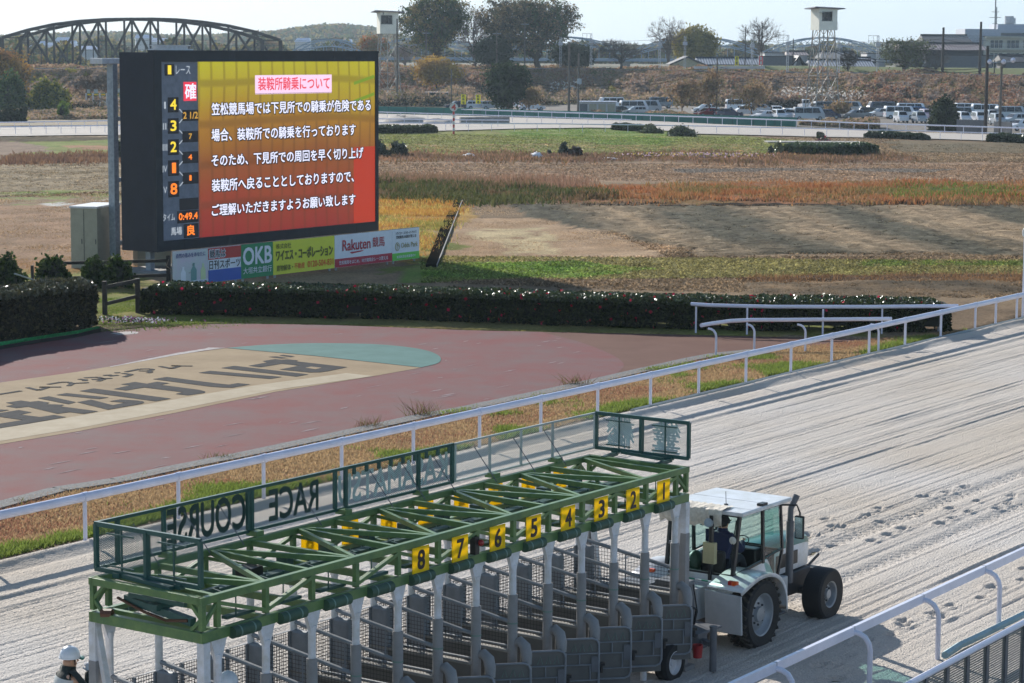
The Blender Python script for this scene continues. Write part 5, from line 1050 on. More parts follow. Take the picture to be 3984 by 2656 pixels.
# ------------------------------------------------------------------ tractor
def tractor():
    ce, se = math.cos(GY), math.sin(GY); o = Vector((GO.x + ce * 14.1 - se * .75, GO.y + se * 14.1 + ce * .75, 0))
    e = empty('tractor', o, GY, 'white and green tractor with open rear cab pulling the starting gate', 'tractor')
    mat('tractor_white', C(232, 232, 236, .88), .32, vscale=3.5, col2=C(206, 202, 194, .85), coat=.3); mat('stack_grey', C(112, 112, 116, .8), .5, .3); mat('rim_silver', C(170, 174, 178, .8), .45, .3, var=.1); mat('tractor_green', C(40, 110, 92, .75), .3, coat=.3); mat('tractor_grey', C(186, 188, 190, .9), .45, .1, var=.08); mat('cab_black', C(26, 28, 32, .7), .4)
    mat('lamp_orange', C(236, 92, 30, .9), .3); mat('lamp_red', C(190, 24, 24, .9), .3); mat('canvas', C(222, 214, 200, .9), .9, var=.15, vscale=9, bump=.6, bscale=14); mat('rubber_tread', C(78, 72, 66, .75), .85, var=.2, bump=.2, bscale=30)
    gm = bpy.data.materials.new('cab_glass'); gm.use_nodes = True; n = gm.node_tree.nodes; l = gm.node_tree.links; t_ = n.new('ShaderNodeBsdfTransparent'); t_.inputs[0].default_value = (.55, .8, .78, 1); gb = n.new('ShaderNodeBsdfGlossy'); gb.inputs['Roughness'].default_value = .05
    ms = n.new('ShaderNodeMixShader'); ms.inputs[0].default_value = .12; l.new(t_.outputs[0], ms.inputs[1]); l.new(gb.outputs[0], ms.inputs[2]); l.new(ms.outputs[0], n['Material Output'].inputs[0]); M['cab_glass'] = gm
    def wheel(x, y, r, w_, rim, out, lug):
        t = MB(); t.lathe([(rim, -w_ * .44), (r * .9, -w_ / 2), (r * .985, -w_ * .42), (r, -w_ * .3), (r, w_ * .3), (r * .985, w_ * .42), (r * .9, w_ / 2), (rim, w_ * .44)], (x, y, r - .03), 'y', 44); to = t.build('wheel', 'black_rubber', e, smooth=True)
        nl = 26 if lug else 40; t = MB()
        for k in range(nl):
            a = 2 * math.pi * k / nl
            for s in (-1, 1):
                if lug: q = [(s * w_ * .02, a + .06 * s), (s * w_ * .25, a + .16 + .06 * s), (s * w_ * .47, a + .24 + .06 * s)]; hh = .05; wd = .05
                else: q = [(s * w_ * .03, a + .0), (s * w_ * .18, a + .05), (s * w_ * .36, a)]; hh = .008; wd = .018
                P = [Vector((x + math.cos(b) * (r + hh * .3 - .01), y + yy, r - .03 + math.sin(b) * (r + hh * .3 - .01))) for yy, b in q]
                for u, v in zip(P, P[1:]): m_ = (u + v) / 2 - Vector((x, y, r - .03)); m_.y = 0; t.bar(u, v, wd, hh, m_.normalized())
        t.build('tread', 'rubber_tread', to)
        h_ = MB(); s = out; h_.lathe([(rim + .01, s * w_ * .44), (rim - .02, s * w_ * .40), (rim - .04, s * w_ * .2), (rim * .8, s * w_ * .12), (rim * .72, s * w_ * .18), (rim * .38, s * w_ * .2), (rim * .34, s * w_ * .34), (.001, s * w_ * .36)], (x, y, r - .03), 'y', 30); ro = h_.build('rim', 'rim_silver', to, smooth=True)
        b_ = MB()
        for k in range(8): a = 2 * math.pi * k / 8; b_.ball((x + math.cos(a) * rim * .5, y + s * w_ * .22, r - .03 + math.sin(a) * rim * .5), .022, 6)
        b_.build('wheel_nuts', 'dark_grey', ro)
    wheel(0, -.86, .62, .42, .385, -1, True); wheel(0, .86, .62, .42, .385, 1, True); wheel(2.62, -.84, .49, .40, .25, -1, False); wheel(2.62, .84, .49, .40, .25, 1, False)
    b = MB(); b.box((-.6, -.38, .42), (3.0, .38, .85)); b.bar((2.62, -.62, .47), (2.62, .62, .47), .14, .14); b.bar((0, -.6, .6), (0, .6, .6), .22, .22); b.box((.9, -.62, .35), (1.5, -.4, .75)); b.box((.95, -.78, .32), (1.35, -.5, .36)); b.build('chassis', 'dark_grey', e, bevel=.02)
    b = MB(); b.box((.95, -.72, .62), (1.5, -.38, .98)); b.box((.95, .38, .62), (1.5, .72, .98)); b.build('side_tank', 'tractor_grey', e, bevel=.02)
    # hood: side profile with rounded top corners
    prof = [(-.34, .88), (-.36, 1.34), (-.32, 1.46), (-.22, 1.52), (.22, 1.52), (.32, 1.46), (.36, 1.34), (.34, .88)]; secs = [(1.35, 1., 1.), (2.2, .98, .99), (2.75, .93, .96), (3.0, .86, .9), (3.08, .78, .82)]
    v = []; f = []
    for x, sy, sz in secs: v += [(x, y * sy, .88 + (z - .88) * sz) for y, z in prof]
    k = len(prof)
    for i in range(len(secs) - 1):
        for j in range(k - 1): f.append((i * k + j, i * k + j + 1, (i + 1) * k + j + 1, (i + 1) * k + j))
    f.append(tuple((len(secs) - 1) * k + j for j in range(k)))
    b = MB(); b.add(v, f); ho = b.build('hood', 'tractor_white', e, smooth=True)
    b = MB()
    for i, (x, sy, sz) in enumerate(secs[:4]): pass
    vv = []; ff = []; pr = [(-.365, 1.36), (-.33, 1.475), (-.22, 1.53), (.22, 1.53), (.33, 1.475), (.365, 1.36)]
    for x, sy, sz in secs: vv += [(x + .004, y * sy * 1.008, .88 + (z - .88) * sz) for y, z in pr]
    for i in range(len(secs) - 1):
        for j in range(5): ff.append((i * 6 + j, i * 6 + j + 1, (i + 1) * 6 + j + 1, (i + 1) * 6 + j))
    b.add(vv, ff); b.build('hood_top', 'tractor_green', ho, smooth=True)
    b = MB(); b.box((1.7, -.368, 1.0), (2.5, -.355, 1.25)); b.box((1.7, .355, 1.0), (2.5, .368, 1.25)); b.build('vent_grille', 'cab_black', ho)
    b = MB(); b.box((3.05, -.5, .62), (3.3, .5, .8)); b.bar((3.2, -.2, .8), (3.45, -.3, 1.0), .06, .06); b.build('front_linkage', 'dark_grey', e, bevel=.01)
    # cab body below the windows
    b = MB(); L = [(-.48, 1.02), (-.48, 1.32), (.75, 1.42), (1.0, 1.1), (1.05, .85), (.9, .75), (-.2, .95)]
    for s in (-1, 1): b.prism3([(x, s * .70, z) for x, z in L], (0, -s * .05, 0))
    b.box((-.50, -.70, 1.0), (-.44, .70, 1.30)); b.build('cab_body', 'tractor_white', e, bevel=.012)
    b = MB(); b.box((-.40, -.64, .86), (1.3, .64, .92)); b.box((1.25, -.5, .9), (1.36, .5, 1.45)); b.build('cab_floor', 'cab_black', e)
    fr = MB()
    for s in (-1, 1):
        fr.bar((-.46, s * .68, 1.3), (-.28, s * .70, 2.36), .06, .08); fr.bar((.55, s * .72, 1.38), (.50, s * .72, 2.36), .05, .07); fr.bar((1.05, s * .70, .85), (1.32, s * .68, 1.5), .05, .06); fr.bar((1.32, s * .68, 1.5), (1.22, s * .68, 2.36), .05, .06)
        fr.bar((-.47, s * .69, 1.315), (.55, s * .71, 1.42), .04, .05); fr.bar((-.28, s * .7, 2.36), (1.25, s * .68, 2.36), .05, .05); fr.bar((.6, s * .72, 1.45), (1.3, s * .70, 1.52), .03, .03)
    for x, z in ((-.47, 1.31), (-.28, 2.36), (1.24, 2.36), (1.33, 1.48)): fr.bar((x, -.68, z), (x, .68, z), .05, .05)
    fr.bar((-.50, -.25, 1.2), (-.48, -.25, 2.36), .06, .08); fr.build('cab_frame', 'cab_black', e, bevel=.008)
    gl = MB(); gl.add([(1.33, -.66, 1.5), (1.33, .66, 1.5), (1.23, .66, 2.34), (1.23, -.66, 2.34)], [(0, 1, 2, 3)])
    for s in (-1, 1): gl.add([(.58, s * .70, 1.44), (1.3, s * .69, 1.52), (1.22, s * .69, 2.34), (.52, s * .71, 2.34)], [(0, 1, 2, 3)]); gl.add([(.75, s * .705, 1.1), (1.05, s * .70, .9), (1.3, s * .69, 1.5), (.6, s * .70, 1.42)], [(0, 1, 2, 3)])
    gl.add([(-.44, .69, 1.34), (.53, .71, 1.44), (.48, .71, 2.34), (-.28, .69, 2.34)], [(0, 1, 2, 3)]); gl.build('cab_window', 'cab_glass', e)
    r_ = MB(); r_.prism([(-.42, -.84), (1.45, -.80), (1.45, .80), (-.42, .84)], 2.38, 2.455); ro = r_.build('cab_roof', 'tractor_white', e, bevel=.02)
    s = MB(); s.tube([(.1, -.2, 2.455), (.1, -.2, 2.47)], .04, 10); s.tube([(.1, -.2, 2.47), (.08, -.2, 2.70)], .006, 5); s.build('antenna', 'cab_black', ro)
    s = MB(); s.box((.35, -.80, 2.44), (.55, -.68, 2.50)); s.build('work_lamp', 'cab_black', ro, bevel=.01)
    s = MB(); s.box((.62, -.8, 2.4551), (.635, .8, 2.4575)); s.box((-.05, -.82, 2.4551), (-.04, .82, 2.4575)); s.build('roof_seam', 'tractor_grey', ro)
    s = MB()
    for y in [-.6 + .2 * k for k in range(7)]: s.ball((-.505, y, 1.06), .012, 5)
    for x in [-.85 + .0 * k for k in range(1)]: s.ball((x, -1.0, .9), .01, 5)
    s.build('rivets', 'dark_grey', e)
    s = MB(); s.tube([(-.55, -.5, 1.25), (-.62, -.62, 1.12), (-.7, -.7, 1.2), (-.72, -.78, 1.3)], .012, 5); s.tube([(-.6, .1, 1.15), (-.75, .05, .9), (-.95, .1, .7), (-1.1, .15, .8)], .018, 6); s.tube([(-.45, -.66, 1.36), (-.48, -.67, 1.8), (-.36, -.68, 2.3)], .01, 5); s.build('cable_loops', 'black_rubber', e, smooth=True)
    s = MB(); s.ball((-.44, -.66, 1.95), .07, 8, (.5, 1, 1)); s.build('hanging_lamp', 'box_cream' if 'box_cream' in M else 'canvas', e, smooth=True)
    s = MB(); s.ball((.15, .45, 1.3), .2, 8, (1., .7, 1.2)); s.box((-.3, .3, .95), (.05, .6, 1.25)); s.build('tool_bag', 'padding_green', e, smooth=True)
    # rolled sun canvas hanging from the rear edge
    c = MB(); nU, nV = 26, 6; rr = random.Random(3); o_ = len(c.v)
    for i in range(nU):
        for j in range(nV):
            y = -.45 + 1.3 * i / (nU - 1); t = j / (nV - 1)
            px = (-.05, -.3, -.46, -.49, -.47, -.42)[j]; pz = (2.475, 2.485, 2.46, 2.36, 2.22, 2.14)[j]
            c.v.append((px + .02 * math.sin(i * 1.7 + j) + rr.uniform(-.01, .01), y, pz + .025 * math.sin(i * .9) * t + .012 * math.sin(i * 2.3 + j)))
    for i in range(nU - 1):
        for j in range(nV - 1): a = i * nV + j; c.f.append((a, a + 1, a + nV + 1, a + nV))
    c.build('sun_canvas', 'canvas', ro, smooth=True)
    # fenders
    for s in (-1, 1):
        b = MB(); A = []; n_ = 14
        A = thicken([(.74, .58), (.70, .92), (.50, 1.20), (.15, 1.35), (-.35, 1.36), (-.95, 1.20)], 3)
        y0, y1 = s * .45, s * 1.14
        v = [(x, y0, z) for x, z in A] + [(x, y1, z - .02) for x, z in A] + [(x * .96, y1 + .0, z - .09) for x, z in A]; k = len(A)
        b.add(v, [(i, i + 1, k + i + 1, k + i) for i in range(k - 1)] + [(k + i, k + i + 1, 2 * k + i + 1, 2 * k + i) for i in range(k - 1)]); fo = b.build('fender', 'tractor_white', e, smooth=True)
        m_ = fo.modifiers.new('thick', 'SOLIDIFY'); m_.thickness = .02
        b = MB(); b.add([(-.95, s * .40, 1.14), (-.95, s * 1.13, 1.10), (-.90, s * 1.13, .40), (-.90, s * .40, .40), (-.90, s * .40, 1.14), (-.90, s * 1.13, 1.10), (-.85, s * 1.13, .40), (-.85, s * .40, .40)], [(0, 1, 2, 3), (7, 6, 5, 4), (0, 4, 5, 1), (1, 5, 6, 2), (2, 6, 7, 3), (3, 7, 4, 0)]); b.build('mud_guard', 'tractor_grey', fo, bevel=.01)
        b = MB(); b.box((-.80, s * .85 - .11, 1.22), (-.72, s * .85 + .0, 1.31)); b.build('tail_lamp', 'lamp_orange', fo, bevel=.01)
        b = MB(); b.box((-.80, s * .85, 1.22), (-.72, s * .85 + .07, 1.31)); b.build('brake_lamp', 'lamp_red', fo, bevel=.01)
    b = MB(); b.box((-.95, -.25, .55), (-.55, .25, 1.12)); b.box((-.80, .3, .95), (-.5, .62, 1.1)); b.box((-1.15, -.12, .45), (-.9, .12, .62)); b.build('rear_ballast_box', 'tractor_grey', e, bevel=.015)
    # exhaust and mirrors
    b = MB(); b.tube([(1.72, -.62, .8), (1.72, -.62, 1.95)], .072, 12); b.tube([(1.72, -.62, 1.95), (1.73, -.62, 2.18), (1.84, -.68, 2.42)], [.055, .055, .065], 12); b.build('exhaust_stack', 'stack_grey', e, smooth=True)
    for s in (-1, 1):
        b = MB(); b.tube([(1.2, s * .7, 2.34), (1.35, s * .95, 2.34), (1.38, s * 1.0, 2.2), (1.38, s * 1.0, 1.75)], .018, 6); mo = b.build('mirror_arm', 'cab_black', e, smooth=True)
        b = MB(); b.box((1.34, s * 1.0 - .10, 1.72), (1.40, s * 1.0 + .10, 2.15)); b.build('mirror', 'cab_black', mo, bevel=.03)
        mat('mirror_glass', (.7, .72, .75), .08, .9); b = MB(); b.box((1.332, s * 1.0 - .08, 1.75), (1.341, s * 1.0 + .08, 2.12)); b.build('mirror_glass', 'mirror_glass', mo)
    # seat, wheel, dashboard, heater box
    b = MB(); b.box((.02, -.24, 1.15), (.5, .24, 1.27)); b.box((-.02, -.24, 1.2), (.08, .24, 1.62)); b.build('seat', 'cab_black', e, bevel=.04)
    b = MB(); b.lathe([(.17, -.012), (.185, 0), (.17, .012)], (0, 0, 0), 'z', 20); so_ = b.build('steering_wheel', 'cab_black', e); so_.location = (.95, 0, 1.62); so_.rotation_euler = (0, -.5, 0)
    b = MB(); b.box((1.0, -.3, .9), (1.25, .3, 1.5)); b.build('dashboard', 'cab_black', e, bevel=.03)
    b = MB(); b.box((-.56, -.36, 1.5), (-.46, -.12, 1.88)); mat('box_cream', C(196, 184, 140, .8), .6); b.build('switch_box', 'box_cream', e, bevel=.01)
    b = MB(); b.tube([(-.5, -.22, 2.22), (-.56, -.22, 2.24)], .08, 12); b.build('rear_work_lamp', 'galvanised', e, smooth=True)
    W_ = lambda x, y, z: Vector((o.x + ce * x - se * y, o.y + se * x + ce * y, z))
    mat('pole_green', C(30, 140, 110, .8), .4); mat('pole_red', C(196, 40, 60, .8), .4)
    pe = empty('striped_pole', W_(-.72, 0, 1.22), GY, 'long green, white and red striped pole lying across the rear of the tractor', 'pole'); nS = 16
    for k in range(nS):
        y0, y1 = 1.15 - 2.2 * k / nS, 1.15 - 2.2 * (k + 1) / nS; f = lambda y: (.05 * y - .02, y, .02 - .0 * y)
        if k % 2 == 0: MB().tube([f(y0), f(y1)], .016, 6).build('band', 'pole_green' if k > 3 else 'pole_red', pe)
        else: MB().tube([f(y0), f(y1)], .016, 6).build('band', 'white_paint', pe)
    return o, W_
TO, TW = tractor()

# ------------------------------------------------------------------ people
mat('skin', C(206, 158, 128, .85), .55, var=.05); mat('hair_black', C(30, 26, 26, .7), .6); mat('helmet_white', C(232, 234, 240, .88), .25, coat=.4); mat('helmet_visor', C(40, 120, 100, .8), .35)
mat('jacket_green', C(42, 54, 52, .7), .8, var=.15, bump=.3, bscale=12); mat('jacket_navy', C(34, 44, 84, .75), .8, var=.15, bump=.3, bscale=12); mat('vest_pale', C(200, 205, 205, .8), .7, var=.06); mat('trousers_dark', C(44, 48, 60, .7), .85); mat('boots', C(28, 28, 28, .7), .7); mat('glove_white', C(215, 220, 232, .85), .8); mat('cap_black', C(26, 26, 32, .7), .7)
def skin_mesh(nodes, edges, root=0, sub=2):
    me = bpy.data.meshes.new('skin'); me.from_pydata([n_[0] for n_ in nodes], edges, []); ob = bpy.data.objects.new('skin', me); COL.objects.link(ob)
    md = ob.modifiers.new('s', 'SKIN'); md.use_smooth_shade = True; sv = me.skin_vertices
    if not sv:
        bpy.context.view_layer.objects.active = ob; bpy.ops.mesh.customdata_skin_add(); sv = me.skin_vertices
    for i, n_ in enumerate(nodes):
        r = n_[1]; sv[0].data[i].radius = r if isinstance(r, tuple) else (r, r); sv[0].data[i].use_root = (i == root)
    sb = ob.modifiers.new('b', 'SUBSURF'); sb.levels = sub; sb.render_levels = sub
    dg = bpy.context.evaluated_depsgraph_get(); out = bpy.data.meshes.new_from_object(ob.evaluated_get(dg)); bpy.data.objects.remove(ob); return out
def link_mesh(me, name, m, parent):
    me.materials.clear(); me.materials.append(M[m]); o = bpy.data.objects.new(name, me); COL.objects.link(o); o.parent = parent; return o
def person(label, loc, rz, J, coat, lower, head='helmet', vest=False, glove=False, scale=1., lookz=0.):
    """J: joint positions (x forward, y left, z up) in metres"""
    e = empty('person', loc, rz, label, 'person'); e.scale = (scale,) * 3
    V = {k: Vector(v) for k, v in J.items()}
    nodes = [(V['pelvis'], (.15, .11)), (V['chest'], (.16, .12)), (V['neck'], .055), (V['head'], (.092, .1))]
    ed = [(0, 1), (1, 2), (2, 3)]; nodes.append((V['head'] + Vector((0, 0, .09)), (.088, .098))); ed.append((3, 4))
    for s in 'lr':
        b = len(nodes); nodes += [(V['sh' + s], .06), (V['el' + s], .045), (V['wr' + s], .03)]; ed += [(1, b), (b, b + 1), (b + 1, b + 2)]
        b = len(nodes); nodes += [(V['hip' + s], .085), (V['kn' + s], .06), (V['an' + s], .04), (V['an' + s] + Vector((.16, 0, -.04)), .035)]; ed += [(0, b), (b, b + 1), (b + 1, b + 2), (b + 2, b + 3)]
    body = link_mesh(skin_mesh([(tuple(p), r) for p, r in nodes], ed), 'body', 'skin', e)
    # jacket: torso and sleeves
    nodes = [(V['pelvis'], (.21, .17)), (V['chest'], (.24, .18)), (V['neck'] + Vector((0, 0, -.02)), .085)]; ed = [(0, 1), (1, 2)]
    for s in 'lr': b = len(nodes); nodes += [(V['sh' + s], .105), (V['el' + s], .08), (V['wr' + s], .055)]; ed += [(1, b), (b, b + 1), (b + 1, b + 2)]
    link_mesh(skin_mesh([(tuple(p), r) for p, r in nodes], ed), 'jacket', coat, e)
    def loft(k, ts, nm, m_):
        mb = MB(); o_ = 0; a_, b_ = V['pelvis'] + Vector((0, 0, -.08)), V['neck'] + Vector((0, 0, .02)); n_ = 18; L = [(t, rx, ry) for t, rx, ry in ((0, .14, .19), (.3, .135, .18), (.55, .155, .215), (.75, .155, .245), (.86, .13, .245), (.93, .10, .17), (1., .08, .09)) if t <= ts]
        for t, rx, ry in L:
            c_ = a_.lerp(b_, t); mb.v += [(c_.x + math.cos(2 * math.pi * i / n_) * rx * k, c_.y + math.sin(2 * math.pi * i / n_) * ry * k, c_.z) for i in range(n_)]
        mb.f = [(j * n_ + i, j * n_ + (i + 1) % n_, (j + 1) * n_ + (i + 1) % n_, (j + 1) * n_ + i) for j in range(len(L) - 1) for i in range(n_)]; mb.build(nm, m_, e, smooth=True)
    loft(1.06, 1., 'jacket_body', coat)
    if vest: loft(1.14, .9, 'safety_vest', 'vest_pale')
    mb = MB(); nk = V['neck']; mb.tube([nk + Vector((-.01, 0, -.10)), nk + Vector((0, 0, -.02)), nk + Vector((.01, 0, .06))], [.13, .10, .088], 14); mb.build('collar', coat, e, smooth=True)
    nodes = [(V['pelvis'], (.175, .13))]; ed = []
    for s in 'lr': b = len(nodes); nodes += [(V['hip' + s], .11), (V['kn' + s], .085), (V['an' + s], .07)]; ed += [(0, b), (b, b + 1), (b + 1, b + 2)]
    link_mesh(skin_mesh([(tuple(p), r) for p, r in nodes], ed), 'trousers', lower, e)
    for s in 'lr': mb = MB(); a = V['an' + s]; mb.ball((a.x + .06, a.y, a.z - .02), .1, 8, (1.35, .5, .6)); mb.build('boot', 'boots', e, smooth=True)
    if False: link_mesh(skin_mesh([(tuple(V['pelvis'] + Vector((0, 0, .05))), (.23, .185)), (tuple(V['chest']), (.262, .20)), (tuple(V['chest'] + Vector((0, 0, .14))), (.17, .12))], [(0, 1), (1, 2)]), 'safety_vest', 'vest_pale', e)
    # hands: palm, four fingers of unequal length and a thumb from the side of the palm
    for s, sg in (('l', 1), ('r', -1)):
        w_, el = V['wr' + s], V['el' + s]; d = (w_ - el).normalized(); side = d.cross(Vector((0, 0, 1))); side = side.normalized() if side.length > .1 else Vector((0, 1, 0)); nrm = side.cross(d)
        P = lambda a, b, c: tuple(w_ + d * a + side * b + nrm * c)
        mb = MB(); mb.tube([P(-.01, 0, 0), P(.04, 0, 0), P(.085, 0, -.006)], [.026, .034, .03], 8)
        for i, (off, L) in enumerate(((-.03, .065), (-.01, .078), (.01, .072), (.029, .055))): mb.tube([P(.08, off, 0), P(.08 + L * .45, off * 1.05, -.012), P(.08 + L * .8, off * 1.05, -.036), P(.08 + L, off, -.055)], [.0095, .009, .0085, .006], 6)
        mb.tube([P(.02, sg * .03, -.005), P(.05, sg * .055, -.014), P(.078, sg * .058, -.03)], [.012, .0105, .007], 6); mb.build('hand', 'glove_white' if glove else 'skin', body, smooth=True)
    # face
    h = V['head'] + Vector((0, 0, .055)); rot = Matrix.Rotation(lookz, 4, 'Z'); F = lambda x, y, z: h + (rot @ Vector((x, y, z)))
    mb = MB(); mb.tube([F(.085, 0, .02), F(.108, 0, -.018), F(.092, 0, -.03)], [.008, .014, .01], 6); mb.build('nose', 'skin', body, smooth=True)
    for y in (-.032, .032): mb = MB(); mb.ball(tuple(F(.085, y, .02)), .009, 6); mb.build('eye', 'hair_black', body)
    mb = MB(); mb.bar(F(.087, -.022, -.055), F(.087, .022, -.055), .006, .006); mb.build('mouth', 'lamp_red' if False else 'hose', body)
    for y in (-.088, .088): mb = MB(); mb.ball(tuple(F(0, y, 0)), .022, 6, (.8, .4, 1.3)); mb.build('ear', 'skin', body, smooth=True)
    mb = MB(); mb.ball(tuple(F(-.018, 0, .02)), .1, 10, (.98, .93, 1.05)); mb.v = [v for v in mb.v]; mb.build('hair', 'hair_black', body, smooth=True) if head != 'helmet' else None
    c = F(0, 0, .05)
    if head == 'helmet':
        mb = MB(); n_ = 24; prof = [(.135 * math.cos(t), .135 * math.sin(t) * 1.02) for t in [math.radians(a) for a in (0, 15, 30, 45, 60, 75, 88)]]; mb.lathe([(.142, -.015), (.14, 0)] + prof, tuple(c), 'z', n_); ho = mb.build('helmet', 'helmet_white', e, smooth=True)
        mb = MB(); mb.tube([c + rot @ Vector((.10, 0, .085)), c + rot @ Vector((0, 0, .137)), c + rot @ Vector((-.10, 0, .09))], .012, 6); mb.build('helmet_ridge', 'helmet_white', ho, smooth=True)
        mb = MB(); A = [c + rot @ Vector((math.cos(t) * r, math.sin(t) * r, -.012 - (r > .15) * .02)) for r in (.135, .19) for t in [math.radians(a) for a in range(-50, 51, 20)]]; k = len(A) // 2; mb.add(A, [(i, i + 1, k + i + 1, k + i) for i in range(k - 1)]); vo = mb.build('visor', 'helmet_visor', ho, smooth=True); md = vo.modifiers.new('t', 'SOLIDIFY'); md.thickness = .008
        mb = MB(); mb.tube([F(.03, .1, .04), F(.045, .085, -.04), F(.05, 0, -.095), F(.045, -.085, -.04), F(.03, -.1, .04)], .006, 5); mb.build('chin_strap', 'cap_black', ho)
    else:
        mb = MB(); prof = [(.115 * math.cos(math.radians(a)), .09 * math.sin(math.radians(a))) for a in (0, 20, 45, 65, 88)]; mb.lathe([(.115, -.04)] + prof, tuple(c), 'z', 18); ho = mb.build('cap', 'cap_black', e, smooth=True)
        mb = MB(); mb.prism([(c.x + .09, c.y - .07), (c.x + .19, c.y - .05), (c.x + .19, c.y + .05), (c.x + .09, c.y + .07)], c.z - .03, c.z - .015); mb.build('cap_brim', 'cap_black', ho)
    return e
STAND = dict(pelvis=(0, 0, .95), chest=(0, 0, 1.32), neck=(.01, 0, 1.49), head=(.03, 0, 1.56), shl=(0, .22, 1.44), shr=(0, -.22, 1.44), ell=(-.03, .25, 1.12), elr=(-.03, -.25, 1.12), wrl=(.1, .25, .88), wrr=(.1, -.25, .88),
             hipl=(0, .1, .88), hipr=(0, -.1, .88), knl=(.02, .11, .48), knr=(.02, -.11, .48), anl=(-.02, .11, .08), anr=(-.02, -.11, .08))
g = G(262, 2536, 1.93); g.z = 0
J1 = dict(STAND); J1.update(elr=(.20, -.36, 1.22), wrr=(.24, -.10, 1.48), ell=(.12, .26, 1.14), wrl=(.36, .2, 1.2))
person('worker in white helmet and pale vest over a dark jacket, hand raised to mouth', g, .45, J1, 'jacket_green', 'trousers_dark', vest=True, glove=True, scale=1.12)
g = G(886, 2640, 2.13); g.z = .43
person('worker inside the end stall of the gate, only the crown of a white helmet showing', g, math.pi * .5, STAND, 'jacket_green', 'trousers_dark')
SIT = dict(pelvis=(.18, 0, 1.30), chest=(.26, 0, 1.60), neck=(.31, 0, 1.80), head=(.34, 0, 1.88), shl=(.27, .20, 1.72), shr=(.27, -.20, 1.72), ell=(.45, .28, 1.48), elr=(.45, -.28, 1.48), wrl=(.72, .16, 1.58), wrr=(.72, -.16, 1.58),
           hipl=(.24, .11, 1.26), hipr=(.24, -.11, 1.26), knl=(.68, .14, 1.32), knr=(.68, -.14, 1.32), anl=(.86, .14, .98), anr=(.86, -.14, .98))
person('driver in navy jacket and black cap seen from behind in the tractor cab', TW(0, 0, 0), GY, SIT, 'jacket_navy', 'trousers_dark', head='cap', scale=1.06)

